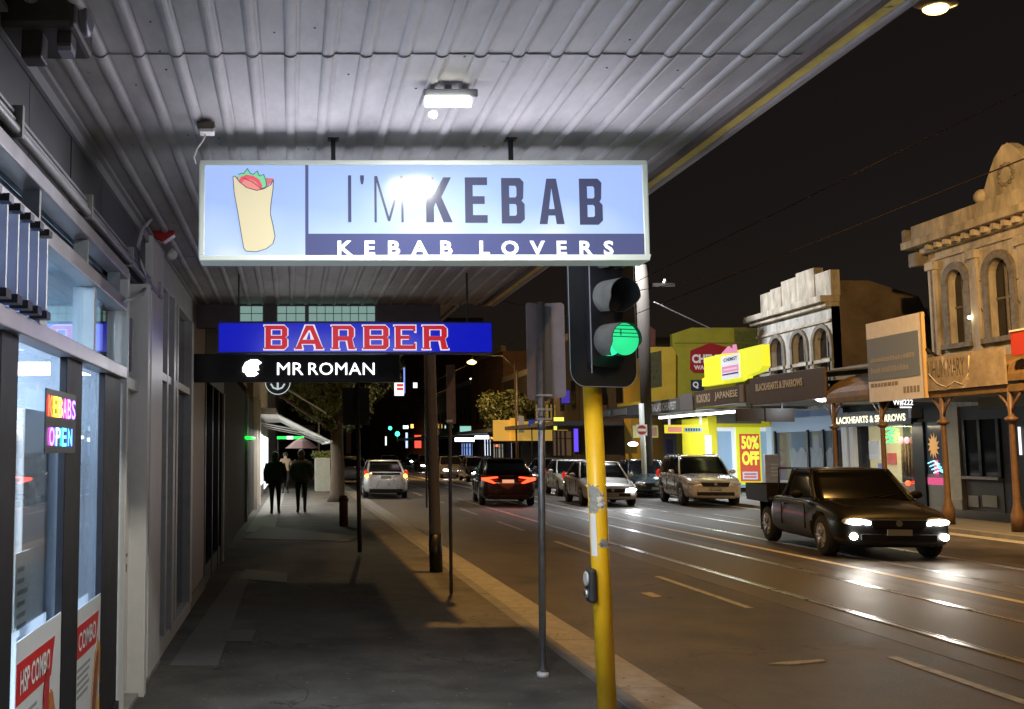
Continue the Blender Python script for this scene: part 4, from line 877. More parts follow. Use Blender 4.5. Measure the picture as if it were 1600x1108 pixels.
    # rear
    if not ute:
        for sx in (-1, 1):
            if kind == 'coupe_suv':
                F_ = Fr((0, y1 + .03, 0), (1, 0, 0), (0, 0, 1)); a_ = hw * sx
                P = [(a_ * .93, .93), (a_ * .38, .97), (a_ * .36, .935), (a_ * .66, .885), (a_ * .44, .76), (a_ * .52, .745), (a_ * .92, .86)]
                if sx < 0: P = P[::-1]
                tl = part('tail_lamp', MB().prism(F_, P, -.14, -.02 if tail == 'dim' else .005), M_TAIL if tail == 'on' else M_TAILD, t)
            else:
                part('tail_lamp', MB().ball((sx * hw * .86, y1 - .09, K['tail'] - .06), (.08, .09, .15), 10, 8), M_TAIL if tail == 'on' else M_TAILD, t)
                if tail == 'amber': part('indicator', MB().ball((sx * hw * .84, y1 - .05, K['tail'] - .15), (.07, .07, .09), 10, 8), M_AMB, t)
        part('rear_plate', MB().box((-.19, y1 - .02, K['tail'] - .26), (.19, y1 + .025, K['tail'] - .15)), mat('lit_plate', (.6, .6, .5), .5, em=(.9, .85, .5), es=.35) if tail == 'on' else M_PLATEC, t)
        part('rear_bumper', MB().box((-hw * .72, y1 - .15, zb + .02), (hw * .72, y1 + .01, zb + .17)), M_TRIM, t, bevel=.03)
        part('spoiler', MB().box((-hw * .62, rb - .02, zt - .03), (hw * .62, rb + .20, zt + .005)), pm, t, bevel=.012)
    if kind in ('hatch', 'liftback'): part('tail_window', MB().box((-hw * .6, y1 - .05, K['tail'] - .12), (hw * .6, y1 - .02, K['tail'] - .04)), M_TRIM, t)
    if kind == 'suv':
        for sx in (-1, 1): part('roof_rail', MB().tube([(sx * hw * .66, rf + .1, H - .03), (sx * hw * .67, rf + .3, H + .02), (sx * hw * .67, rb - .3, H + .02), (sx * hw * .66, rb - .1, H - .03)], .018, 6), M_RIM, t)
    if kind == 'ute':
        part('chassis', MB().box((-.45, endy - .1, .32), (.45, y1 - .1, .52)), M_TRIM, t)
        tr = part('tray', MB().box((-hw, endy + .05, .78), (hw, y1, .84)), M_TRIM, t)
        part('side_board', MB().box((-hw - .01, endy + .05, .84), (-hw + .02, y1, 1.13)), M_TRIM, tr); part('side_board', MB().box((hw - .02, endy + .05, .84), (hw + .01, y1, 1.13)), M_TRIM, tr)
        part('tail_board', MB().box((-hw, y1 - .03, .84), (hw, y1, 1.13)), M_TRIM, tr)
        for sx in (-1, 1): part('mud_flap', MB().box((sx * .55, wy[1] + r + .05, .2), (sx * .9, wy[1] + r + .08, .80)), M_TRIM, t)
        mb = MB().tube([(-.7, endy + .08, .84), (-.7, endy + .08, 1.46), (.7, endy + .08, 1.46), (.7, endy + .08, .84)], .022, 6); part('ladder_rack', mb, M_TRIM, t)
    return t
def car_at(t, px, py, side, rot_deg, facing='near'):
    """put the car so the wheel contact line of its nearest end sits at a pixel on the road."""
    p = onZ(px, py, RZ); t.location = p; t.rotation_euler = (0, 0, math.radians(rot_deg)); return t
def place(t, cx, cy, rot): t.location = (cx, cy, RZ + .004); t.rotation_euler = (0, 0, math.radians(rot)); return t
def gx(px, Y): return (px - VPX) / FPX * Y / cP * 1.0
# dark ute, oncoming
ute = make_car('tray_ute', 'black tray utility with headlights and fog lamps blazing in the far lane', 'ute', paint('black', (.005, .005, .005), .4, .0), head='on')
a = onZ(1308, 869, RZ); c_ = onZ(1443, 869, RZ); Yf = a.y
place(ute, (gx(1290, Yf - .7) + gx(1473, Yf - .7)) / 2 + .30, Yf + 1.55, -8)
for sx in (-1, 1):
    lamp('headlight_beam', 'SPOT', (sx * .62, -2.6, .66), 90, (1, .95, .85), .05, ute, aim((.0, -1, -.10)), spot=75, blend=.8)
# silver sedan oncoming behind the yellow post
sd = make_car('silver_sedan', 'silver sedan with headlights on, partly hidden by the yellow signal post', 'sedan', paint('silver', (.55, .54, .53), .35), head='on')
Y_ = onZ(913, 791, RZ).y; place(sd, (gx(893, Y_) + gx(995, Y_)) / 2 + .18, Y_ + 1.7, -5)
lamp('headlight_beam', 'SPOT', (.6, -2.35, .6), 60, (.9, .94, 1), .05, sd, aim((0, -1, -.12)), spot=70); lamp('headlight_beam', 'SPOT', (-.6, -2.35, .6), 60, (.9, .94, 1), .05, sd, aim((0, -1, -.12)), spot=70)
# suv parked
sv = make_car('parked_suv', 'bronze tinted parked four wheel drive wagon facing us beside the chemist', 'suv', paint('bronze', (.50, .45, .40)), head='off', group='parked cars')
Y_ = onZ(1062, 791, RZ).y; place(sv, (gx(1052, Y_) + gx(1147, Y_)) / 2 + .25, Y_ + 1.6, -7)
# teal dark hatch parked behind
tk = make_car('parked_hatch', 'dark teal parked hatchback between the silver sedan and the bronze wagon', 'hatch', paint('teal', (.035, .055, .065)), head='off', group='parked cars')
Y_ = onZ(1000, 778, RZ).y; place(tk, gx(1018, Y_) + .2, Y_ + 2.0, -6)
# white car behind the sedan
wc = make_car('white_sedan', 'white sedan following close behind the silver one', 'sedan', paint('white', (.62, .64, .60)), head='off')
Y_ = onZ(870, 776, RZ).y; place(wc, gx(865, Y_) + 1.15, Y_ + 2.0, -4)
# black tail car
bk = make_car('black_hatchback', 'black high riding hatchback with red arrow shaped tail lamps driving away', 'coupe_suv', paint('charcoal', (.018, .016, .016), .2), tail='on')
Y_ = onZ(790, 791, RZ).y; place(bk, (gx(745, Y_) + gx(840, Y_)) / 2 + .12, Y_ + 1.9, 180 - 6)
lamp('tail_glow', 'POINT', (0, 2.5, .8), 5, (1, .1, .05), .3, bk)
# white tail hatch
pr = make_car('white_hatchback', 'white hatchback with orange glowing rear lamps driving away near the kerb', 'liftback', paint('pearl', (.60, .63, .66)), tail='amber')
Y_ = onZ(602, 779, RZ).y; place(pr, (gx(567, Y_) + gx(640, Y_)) / 2, Y_ + 1.9, 180 - 2)
lamp('lamp_glow', 'POINT', (0, 2.8, 1.3), 6, (.9, .9, 1), .3, pr)
# distant traffic
far = make_car('distant_car', 'small distant oncoming car with bright lights just right of the white hatchback', 'sedan', paint('grey', (.12, .12, .13)), head='on', group='distant traffic', simple=True)
place(far, gx(664, 92), 92, 0)
for i, (px, Y, lab) in enumerate(((606, 88, 'distant oncoming car whose lights show over the white hatchback roof'), (645, 130, 'tiny oncoming car farthest down the road'),
    (742, 62, 'oncoming car with lights on left of the black hatchback'), (724, 84, 'small oncoming car at the lit shops, left of a nearer one'), (686, 110, 'small oncoming car behind the black based column'))):
    c = copy_tree(far); place(c, gx(px, Y), Y, 0); c['label'] = lab
for i, (px, Y, lab) in enumerate(((548, 58, 'parked car at the near kerb just past the tree trunk'), (858, 52, 'dark car parked by the far kerb behind the white sedan'), (545, 72, 'parked car at the near kerb, second past the tree'), (700, 70, 'dark car parked beyond the thin pole by the far kerb'))):
    c = copy_tree(far); place(c, gx(px, Y), Y, 0 if i % 2 else 180); c['label'] = lab; c['group'] = 'parked cars far along the street'
# ------------------------------------------------------------------ people
def person(name, label, x, y, rz, pose, cloth_u, cloth_l, hair, H_=1.70, coat=0):
    t = T(name, label, 'person', (x, y, 0), rz, 'people on the footpath'); ORG[t.name] = Vector((0, 0, 0))
    s = H_ / 1.70; sw = pose
    V_ = {}; nodes = [('pelvis', (0, 0, .92), .15), ('waist', (0, 0, 1.08), .135), ('chest', (0, .01, 1.28), .165), ('neckb', (0, 0, 1.42), .085), ('neck', (0, .01, 1.48), .05), ('head', (0, .015, 1.585), .085), ('crown', (0, .01, 1.66), .07),
      ('lsh', (-.17, 0, 1.37), .07), ('lel', (-.25, -.04 - .05 * sw, 1.10), .05), ('lwr', (-.24, .06 - .02 * sw, .90), .036), ('lhand', (-.235, .09, .82), .04),
      ('rsh', (.17, 0, 1.37), .07), ('rel', (.25, -.02 + .05 * sw, 1.10), .05), ('rwr', (.24, .10 + .02 * sw, .90), .036), ('rhand', (.235, .12, .82), .04),
      ('lhip', (-.09, 0, .86), .105), ('lkn', (-.095, .10 * sw, .48), .065), ('lan', (-.09, -.02 * sw - .08, .09), .042), ('ltoe', (-.10, .10, .035), .038),
      ('rhip', (.09, 0, .86), .105), ('rkn', (.095, .06 - .05 * sw, .48), .065), ('ran', (.09, .16 * sw + .02, .09), .042), ('rtoe', (.10, .16 * sw + .18, .035), .038)]
    E = [('pelvis','waist'),('waist','chest'),('chest','neckb'),('neckb','neck'),('neck','head'),('head','crown'),('chest','lsh'),('lsh','lel'),('lel','lwr'),('lwr','lhand'),('chest','rsh'),('rsh','rel'),('rel','rwr'),('rwr','rhand'),
         ('pelvis','lhip'),('lhip','lkn'),('lkn','lan'),('lan','ltoe'),('pelvis','rhip'),('rhip','rkn'),('rkn','ran'),('ran','rtoe')]
    idx = {n[0]: i for i, n in enumerate(nodes)}; me = bpy.data.meshes.new('body')
    me.from_pydata([tuple(Vector(n[1]) * s) for n in nodes], [(idx[a], idx[b]) for a, b in E], []); o = bpy.data.objects.new('body', me); COL.objects.link(o)
    m = o.modifiers.new('skin', 'SKIN'); 
    for i, n in enumerate(nodes): me.skin_vertices[0].data[i].radius = (n[2] * s, n[2] * s * (.75 if n[0] in ('chest', 'waist', 'pelvis') else 1))
    me.skin_vertices[0].data[0].use_root = True
    q = o.modifiers.new('sub', 'SUBSURF'); q.levels = q.render_levels = 2
    bpy.context.view_layer.update(); m2 = bpy.data.meshes.new_from_object(o.evaluated_get(bpy.context.evaluated_depsgraph_get())); o.modifiers.clear(); o.data = m2
    sk = mat('skin', (.42, .26, .19), .55)
    for k in (cloth_l, cloth_u, sk): m2.materials.append(k)
    for p_ in m2.polygons:
        p_.use_smooth = True; z = p_.center.z / s; ax = abs(p_.center.x) / s
        p_.material_index = 2 if (z > 1.455 or (z < .875 and ax > .19)) else 1 if (z > .93 or ax > .205) else 0
    o.parent = t
    part('hair', MB().ball((0, -.012 * s, 1.60 * s), (.098 * s, .105 * s, .115 * s), 14, 10).ball((0, -.05 * s, 1.50 * s), (.085 * s, .06 * s, .13 * s), 12, 8), hair, t)
    if coat:
        lv = []
        for z, a_, b_ in ((1.44, .11, .08), (1.40, .20, .12), (1.30, .235, .15), (1.1, .25, .16), (.9, .27, .17), (.62 if coat > 1 else .80, .29, .18)): lv.append([Vector((a_ * math.cos(t_) * s * (1 + .05 * math.sin(3 * t_)), b_ * math.sin(t_) * s, z * s)) for t_ in [2 * math.pi * k / 16 for k in range(16)]])
        part('coat', MB().loft(lv), cloth_u, t, sub=1)
        for sx in (-1, 1): part('sleeve', MB().tube([(sx * .19 * s, 0, 1.37 * s), (sx * .27 * s, -.03, 1.12 * s), (sx * .26 * s, .06, .90 * s)], [.085 * s, .07 * s, .055 * s], 10), cloth_u, t)
    # eyes/nose on the far side
    part('nose', MB().ball((0, .105 * s, 1.575 * s), (.014, .02, .02), 6, 5), sk, t)
    for sx in (-1, 1): part('ear', MB().ball((sx * .088 * s, .01, 1.58 * s), (.012, .025, .032), 6, 5), sk, t)
    if coat != 2: part('shoe', MB().ball((-.10 * s, .05, .045), (.05, .13, .045), 8, 6), M_BLACKP, t); part('shoe', MB().ball((.10 * s, .16 * sw + .12, .045), (.05, .13, .045), 8, 6), M_BLACKP, t)
    return t
M_DC = mat('black_coat', (.012, .012, .013), .8); M_DJ = mat('charcoal_jumper', (.06, .055, .052), .85, bump=.2); M_TR = mat('black_trousers', (.008, .008, .010), .8); M_HB = mat('dark_hair', (.015, .011, .009), .6)
p = onZ(430, 803); person('person', 'person in a loose black coat walking away on the left of a pair', p.x, p.y, 0, 1, M_DC, M_TR, M_HB, 1.68, coat=1)
p = onZ(471, 801); person('person', 'person in a dark jumper and black trousers walking away on the right of a pair', p.x, p.y, 0, -1, M_DJ, M_TR, M_HB, 1.74, coat=1)
p = onZ(446, 770); person('person', 'person in a beige top half hidden between the two walkers in black', p.x, p.y, math.pi, 1, mat('beige_top', (.34, .24, .14), .8), M_TR, M_HB, 1.66)
# ------------------------------------------------------------------ trees and planting
def leaves(mb, centre, r, n, size, squash=.8):
    for i in range(n):
        d_ = Vector((random.gauss(0, 1), random.gauss(0, 1), random.gauss(0, 1))).normalized() * (random.random() ** .45); c = Vector(centre) + Vector((d_.x * r, d_.y * r, d_.z * r * squash))
        a = Vector((random.gauss(0, 1), random.gauss(0, 1), random.gauss(0, 1))).normalized(); b = a.cross(Vector((random.gauss(0, 1), random.gauss(0, 1), random.gauss(0, 1)))).normalized(); s_ = size * random.uniform(.6, 1.4)
        mb.add([c - a * s_, c + b * s_ * .45, c + a * s_, c - b * s_ * .45], [(0, 1, 2, 3)])
M_BARK = mat('bark', (.085, .065, .045), .9, var=.35, vscale=14, bump=.8, bscale=30, stretch=(1, 1, .3))
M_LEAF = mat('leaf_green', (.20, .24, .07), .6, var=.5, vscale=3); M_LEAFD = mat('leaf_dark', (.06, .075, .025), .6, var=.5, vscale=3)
def tree(name, label, x, y, h, r, trunk, clumps, m, nl=220, size=.09):
    t = T(name, label, 'tree', (x, y, 0), 0, 'street trees'); mb = MB()
    mb.tube([(x, y, -.02), (x + .02, y, .25), (x + .04, y, 1.2), (x, y + .05, 2.3), (x + .06, y, h * .6), (x, y, h * .9)], [trunk * 1.35, trunk, trunk * .92, trunk * .8, trunk * .5, trunk * .2], 12)
    for c in clumps: mb.tube([(x, y, 2.2 + .25 * random.random()), ((x + c[0] * .5), y + c[1] * .5, (2.3 + c[2]) / 2 + .2), (x + c[0], y + c[1], c[2])], [trunk * .42, trunk * .25, trunk * .1], 7)
    part('trunk', mb, M_BARK, t); lf = MB()
    for c in clumps: leaves(lf, (x + c[0], y + c[1], c[2]), c[3] * r, int(nl * c[3]), size)
    part('crown', lf, m, t, weld=False); return t
p = onZ(526, 784)
cl = [(random.uniform(-1.9, .5), random.uniform(-1.2, 1.5), random.uniform(3.0, 4.3), random.uniform(.5, .9)) for _ in range(12)] + [(random.uniform(-1, 1.6), random.uniform(-1, 1), random.uniform(3.6, 7), random.uniform(.7, 1.1)) for _ in range(12)] + [(-.2, -.2, 2.6, .5), (.3, .1, 2.9, .5)]
tree('street_tree', 'street tree with a thick trunk and drooping olive leaves beside the white awning', p.x, p.y, 7.5, .62, .25, cl, M_LEAF, 420, .075)
p = onZ(600, 756); px_ = gx(603, 48)
cl = [(random.uniform(-1.2, 1.4), random.uniform(-1.2, 1.2), random.uniform(2.6, 6.5), random.uniform(.6, 1.1)) for _ in range(22)]
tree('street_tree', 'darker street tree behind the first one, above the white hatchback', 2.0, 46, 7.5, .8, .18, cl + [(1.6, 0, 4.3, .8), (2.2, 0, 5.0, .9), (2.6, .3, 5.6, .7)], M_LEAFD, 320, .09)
cl = [(random.uniform(-2, 2), random.uniform(-2, 2), random.uniform(2.6, 6), random.uniform(.8, 1.4)) for _ in range(18)]
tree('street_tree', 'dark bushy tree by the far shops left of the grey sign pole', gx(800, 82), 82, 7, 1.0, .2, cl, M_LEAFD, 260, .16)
pl = T('planter_box', 'tall white planter box with a hedge of small leaves on top, behind the walkers', 'planter', (gx(503, 44), 44, 0))
xa, xb = gx(492, 44), gx(515, 44)
part('box', MB().box((xa, 43.7, 0), (xb, 45.2, 1.42)), mat('planter_white', (.55, .57, .50), .6, var=.1), pl, bevel=.02)
lf = MB(); [leaves(lf, (xa + (xb - xa) * k / 5, 44.2 + .2 * (k % 3), 1.55), .22, 90, .05) for k in range(6)]; part('plants', lf, M_LEAF, pl, weld=False)
um = T('cafe_umbrella', 'dark red cafe umbrella opened above the walkers on the footpath', 'umbrella', (gx(466, 38), 38, 0))
ux = gx(472, 38); lv = []
for rr_, z in ((1.02, 1.80), (.9, 1.86), (.5, 2.06), (.05, 2.20)): lv.append([Vector((ux + rr_ * .62 * math.cos(t_), 38 + rr_ * math.sin(t_), z)) for t_ in [2 * math.pi * k / 8 for k in range(8)]])
part('canopy', MB().loft(lv, sm=False, cap=False), mat('dark_red_canvas', (.03, .005, .005), .8), um); part('pole', MB().tube([(ux, 38, 0), (ux, 38, 2.2)], .022, 8), M_BLACKM, um)
# ------------------------------------------------------------------ cafe and awning further along the near side
cf = T('cafe_building', 'pale fronted cafe building beyond the black shop front', 'building', (WX, 36, 0))
part('wall', MB().box((-8, 30.05, 0), (WX - .02, 70, 6.5)), mat('cafe_wall', (.16, .155, .15), .7, var=.3), cf)
part('white_post', MB().box((WX, 30.4, 0), (WX + .10, 30.7, 3.3)).box((WX, 32.2, 0), (WX + .12, 32.9, 3.3)), M_WHITE, cf)
part('shop_window', MB().fbox(FW, 33.4, .5, 39, 2.3, -.01, .02), emis('warm_window', (.9, .9, .82), 2.2), cf)
part('lit_doorway', MB().fbox(FW, 41, .2, 47, 2.3, -.01, .02), emis('cool_window', (.75, .82, .85), 1.8), cf)
part('parapet', MB().box((-1.6, 30.05, 6.5), (WX + .1, 70, 6.9)), M_GREYP, cf)
lamp('cafe_light', 'AREA', (-.2, 35, 2.35), 280, (1, .95, .88), 1.2, cf, (0, 0, 0), size_y=12)
aw = T('folding_awning', 'white folding arm awning sloping out over the footpath from the cafe', 'awning', (WX, 38, 3.1))
A0 = onY(429, 645, 33.5); A1 = onY(517, 690, 33.5)
def slab_(a, b, y0, y1, th): return MB().add([(a.x, y0, a.z), (b.x, y0, b.z), (b.x, y1, b.z), (a.x, y1, a.z), (a.x, y0, a.z + th), (b.x, y0, b.z + th), (b.x, y1, b.z + th), (a.x, y1, a.z + th)], [(0,3,2,1),(4,5,6,7),(0,1,5,4),(1,2,6,5),(2,3,7,6),(3,0,4,7)])
part('fabric', slab_(A0, A1, 33.5, 43, .03), mat('white_awning_fabric', (.72, .74, .72), .7), aw)
part('roller_case', MB().box((WX, 33.4, A0.z - .05), (A0.x + .05, 43.1, A0.z + .15)), M_WHITE, aw)
part('front_bar', MB().tube([(A1.x, 33.4, A1.z), (A1.x, 43.1, A1.z)], .05, 8), M_WHITE, aw)
for y in (34.2, 38, 42): part('folding_arm', MB().tube([(WX + .05, y, A0.z - .3), ((A0.x + A1.x) / 2, y + .6, (A0.z + A1.z) / 2 - .1), (A1.x, y, A1.z - .02)], .022, 6), M_ALU, aw)
ub = T('upper_beam', 'sloping dark timber awning frame above the white folding awning', 'awning', (WX, 32, 3.4))
B0 = onY(425, 612, 32); B1 = onY(510, 668, 32); part('rafter', slab_(B0, B1, 32, 32.15, .08), M_RUST, ub); part('rafter', slab_(B0 + Vector((0, 0, .35)), B1 + Vector((0, 0, .42)), 32, 32.12, .05), M_GALV, ub)
gn = T('green_neon_bar', 'bright green tube light under the awning above the walkers', 'neon sign', (gx(453, 46), 46, 2.3))
a = onY(433, 684, 46); b = onY(475, 684, 46); part('tube', MB().tube([a, b], .06, 8), emis('green_tube', (.02, 1, .08), 2.2), gn); part('bracket', MB().box((a.x, 46.05, a.z - .6), (a.x + .06, 46.12, a.z)), M_BLACKM, gn)
c_ = onY(453, 684, 45.9); part('white_segment', MB().box((c_.x - .14, 45.88, c_.z - .07), (c_.x + .14, 45.92, c_.z + .07)), emis('white_seg', (.9, 1, .9), 2), gn)
gn2 = solo('green_neon_tube', MB().tube([onX(385, 684, WX + .04), onX(397, 685, WX + .04)], .04, 8), MATS['green_tube'], 'small green light glimpsed on the dark wall left of the walkers', 'neon sign')
an = T('anchor_sign', 'round hanging sign with a white anchor outline below the mr roman sign', 'sign', tuple(onY(436, 600, 28)))
c_ = onY(434, 597, 28); F = FY(28)
part('disc', MB().lathe([(.36, 0), (.36, .04)], c_, 24, 'y'), mat('sign_navy', (.02, .03, .04), .5), an)
mb = MB(); P = [(c_.x + .34 * math.cos(t), c_.z + .34 * math.sin(t)) for t in [2 * math.pi * k / 24 for k in range(25)]]
for a, b in zip(P, P[1:]): mb.tube([(a[0], 27.98, a[1]), (b[0], 27.98, b[1])], .012, 5, False)
M_ANC = emis('anchor_white', (.8, .95, 1), .6); part('rim', mb, M_ANC, an)
mb = MB().tube([(c_.x, 27.97, c_.z + .16), (c_.x, 27.97, c_.z - .18)], .03, 6).tube([(c_.x - .10, 27.97, c_.z + .08), (c_.x + .10, 27.97, c_.z + .08)], .022, 6)
mb.tube([(c_.x - .19, 27.97, c_.z - .05), (c_.x - .12, 27.97, c_.z - .16), (c_.x, 27.97, c_.z - .20), (c_.x + .12, 27.97, c_.z - .16), (c_.x + .19, 27.97, c_.z - .05)], .026, 6); part('anchor', mb, M_ANC, an)
# ------------------------------------------------------------------ far side: buildings
def FP(px, py, X): p = onX(px, py, X); return (-p.y, p.z)     # facade-plane (u, v)
FF = FX(XF); FC = FX(FCX)
M_STUC = mat('pale_stucco', (.50, .45, .37), .8, var=.50, vscale=2.4, bump=.5, bscale=14, stretch=(1, 1, .35))
M_STUW = mat('white_stucco', (.50, .49, .46), .8, var=.42, vscale=2.4, stretch=(1, 1, .35), bump=.4, bscale=14, spots=(3.2, .66, (.20, .19, .17)))
M_STUD = mat('stained_trim', (.22, .20, .17), .8, var=.4, vscale=5, bump=.3)
M_WDARK = mat('night_window', (.012, .012, .016), .08, spec=.8)
M_YB = mat('yellow_building_paint', (.42, .40, .035), .6, var=.16, vscale=.9, bump=.2, bscale=10); M_YO = mat('amber_building_paint', (.62, .43, .04), .6, var=.14, vscale=1.2, bump=.2)
def arch(u0, u1, v0, v1, n=10, pointed=0):
    r = (u1 - u0) / 2; c = (u0 + u1) / 2; return [(u0, v0), (u1, v0)] + [(c + r * math.cos(math.pi * k / n), v1 - r + r * math.sin(math.pi * k / n)) for k in range(n + 1)]
def arch_window(par, Fx, u0, u1, v0, v1, rim=.14, name='window', depth=.22, hood=True):
    W_ = part(name, MB().prism(Fx, arch(u0, u1, v0, v1), -depth, -depth + .02), M_WDARK, par)
    mb = MB(); c = (u0 + u1) / 2
    mb.fbox(Fx, c - .035, v0, c + .035, v1 - .02, -depth + .021, -depth + .06).fbox(Fx, u0, (v0 + v1) / 2 - .03, c - .036, (v0 + v1) / 2 + .03, -depth + .021, -depth + .058).fbox(Fx, c + .036, (v0 + v1) / 2 - .03, u1, (v0 + v1) / 2 + .03, -depth + .021, -depth + .058)
    part('sash', mb, M_STUD, W_)
    n = 12; r0 = (u1 - u0) / 2; r1 = r0 + rim; mb = MB()
    if hood:
        for k in range(n):
            t0, t1 = math.pi * k / n, math.pi * (k + 1) / n
            mb.prism(Fx, [(c + r0 * math.cos(t0), v1 - r0 + r0 * math.sin(t0)), (c + r1 * math.cos(t0), v1 - r0 + r1 * math.sin(t0)), (c + r1 * math.cos(t1), v1 - r0 + r1 * math.sin(t1)), (c + r0 * math.cos(t1), v1 - r0 + r0 * math.sin(t1))], .002, .09)
        mb.fbox(Fx, u0 - rim, v0, u0, v1 - r0, .002, .07).fbox(Fx, u1, v0, u1 + rim, v1 - r0, .002, .07)
    mb.fbox(Fx, u0 - rim - .05, v0 - .14, u1 + rim + .05, v0, .002, .16); part('window_surround', mb, M_STUD, W_)
    return arch(u0, u1, v0, v1)
# --- arched white building
ab = T('arched_building', 'two storey white stucco shop building with arched windows and a stepped parapet', 'building', (XF, 40, 0))
uL = FP(1183, 500, XF)[0]; uR = FP(1300, 500, XF)[0]; zc0 = 6.95
holes = []
for x0, x1, yb_, yt in ((1206, 1226, 640, 528), (1240, 1262, 640, 520), (1274, 1300, 640, 512)):
    u0 = FP(x0, 560, XF)[0]; u1 = FP(x1, 560, XF)[0] - .02; v1 = FP((x0 + x1) / 2, yt, XF)[1]; holes.append(arch_window(ab, FF, u0, u1 if u1 < uR - .1 else uR - .12, 4.0, v1, .15))
part('wall', MB().prism(FF, [(uL, 3.0), (uR, 3.0), (uR, zc0), (uL, zc0)], -.30, 0, holes), M_STUW, ab)
part('cornice', MB().fbox(FF, uL - .3, zc0, uR + .02, zc0 + .16, -.3, .22).fbox(FF, uL - .42, zc0 + .16, uR + .05, zc0 + .40, -.3, .42).fbox(FF, uL - .05, zc0 - .55, uR - .02, zc0 - .45, .003, .08), M_STUC, ab, bevel=.02)
st_ = [(1188, 1205, 458), (1205, 1222, 450), (1222, 1246, 436), (1246, 1275, 422), (1275, 1300, 424)]
mb = MB()
for x0, x1, yt in st_:
    u0, u1 = FP(x0, 480, XF)[0], FP(x1, 480, XF)[0]; mb.fbox(FF, u0 + .01, zc0 + .40, u1 - .01, FP((x0 + x1) / 2, yt, XF)[1], -.35, .0 + .03 * random.random())
part('parapet', mb, M_STUC, ab, bevel=.02)
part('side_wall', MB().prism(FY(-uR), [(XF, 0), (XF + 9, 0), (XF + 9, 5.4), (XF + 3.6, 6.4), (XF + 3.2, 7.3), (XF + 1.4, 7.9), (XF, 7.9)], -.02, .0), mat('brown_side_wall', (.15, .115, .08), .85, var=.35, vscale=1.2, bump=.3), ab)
part('rear_block', MB().box((XF + .35, -uR + .05, 0), (XF + 9, -uL, 6.9)), M_STUC, ab)
part('string_course', MB().fbox(FF, uL, 4.95, uR - .03, 5.07, .003, .07), M_STUC, ab)
# --- low shop between
lo = T('low_shop', 'low single storey shop with a plain brown parapet between the two ornate buildings', 'building', (XF, 34, 0))
uA, uB = uR, FP(1452, 500, XF)[0]
part('parapet', MB().fbox(FF, uA + .02, 3.3, uB - .02, 4.55, -.3, .0), mat('brown_render', (.20, .145, .085), .85, var=.3, vscale=1.5, bump=.3), lo)
part('coping', MB().fbox(FF, uA + .02, 4.55, uB - .02, 4.66, -.35, .08), M_STUD, lo)
part('rear_block', MB().box((XF + .4, -uB + .02, 0), (XF + 9, -uA - .06, 4.4)), M_DARKG, lo)
# --- ornate right building
rb = T('ornate_building', 'ornate two storey stucco building with cornice, pediment and tall arched windows at the right edge', 'building', (XF, 26, 0))
uC, uD = FP(1450, 400, XF)[0], -16.0; zk = 7.75
holes = []
for x0, x1 in ((1483, 1510), (1547, 1582), (1628, 1672)):
    u0, u1 = FP(x0, 470, XF)[0], FP(x1, 470, XF)[0]; holes.append(arch_window(rb, FF, u0, u1, 4.85, 7.05, .22))
part('wall', MB().prism(FF, [(uC, 3.0), (uD, 3.0), (uD, zk), (uC, zk)], -.3, 0, holes), M_STUC, rb)
mb = MB()
for i, u in enumerate([FP(x, 470, XF)[0] for x in (1462, 1527, 1606)]):
    mb.fbox(FF, u - .16, 4.4, u + .16, 7.2, .003, .10).fbox(FF, u - .22, 7.2, u + .22, 7.45, .003, .16)
part('pilaster', mb, M_STUC, rb, bevel=.01)
part('cornice', MB().fbox(FF, uC - .15, zk, uD, zk + .22, -.3, .18).fbox(FF, uC - .45, zk + .45, uD, zk + .95, -.3, .22).fbox(FF, uC - .60, zk + .22, uD, zk + .45, -.3, .48).fbox(FF, uC - .02, zk - .28, uD, zk - .2, .003, .07), M_STUC, rb, bevel=.02)
part('end_bracket', MB().fbox(FF, uC - .55, zk - .35, uC - .12, zk + .1, -.3, .30).fbox(FF, uC - .8, zk + .3, uC - .602, zk + .9, -.25, .32), M_STUD, rb, bevel=.05)
mb = MB(); u = uC + .4
while u < uD: mb.fbox(FF, u, zk + .04, u + .14, zk + .218, .183, .34); u += .42
part('dentil', mb, M_STUC, rb)
pu = FP(1575, 270, XF)[0]; zp = zk + .95
ped = [(pu - .95, zp), (pu + .95, zp), (pu + .95, zp + .35), (pu + .75, zp + .7), (pu + .45, zp + 1.15), (pu + .12, zp + 1.4), (pu - .12, zp + 1.4), (pu - .45, zp + 1.15), (pu - .75, zp + .7), (pu - .95, zp + .35)]
pd_ = part('pediment', MB().prism(FF, ped, -.25, .05), M_STUC, rb, bevel=.02)
mb = MB()
for k in range(12): a_ = 2 * math.pi * k / 12; mb.ball(FF.p(pu + .28 * math.cos(a_), zp + .55 + .28 * math.sin(a_), .06), .07, 6, 5)
part('wreath', mb, M_STUD, pd_); part('scroll', MB().ball(FF.p(pu - 1.1, zp + .2, 0), .22, 10, 8).ball(FF.p(pu + 1.1, zp + .2, 0), .22, 10, 8), M_STUC, pd_)
part('downpipe', MB().tube([FF.p(uC + .25, 3.9, .08), FF.p(uC + .25, zk - .3, .08)], .05, 8), M_STUD, rb)
for k in range(9):
    u = FP((1519, 1590, 1600)[k % 3], 470, XF)[0]; v = 4.6 + (k // 3) * .85; P = [FF.p(u + j * .09, v + random.uniform(0, .42), .012) for j in range(8)]
    part('graffiti', MB().tube(P, .016, 4), mat('wall_scrawl', (.10, .085, .06), .8), rb)
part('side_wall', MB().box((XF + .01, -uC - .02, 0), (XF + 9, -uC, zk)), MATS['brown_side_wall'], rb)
part('rear_block', MB().box((XF + .35, -uD, 3), (XF + 9, -uC - .05, zk - .1)), M_DARKG, rb)
mb = MB()
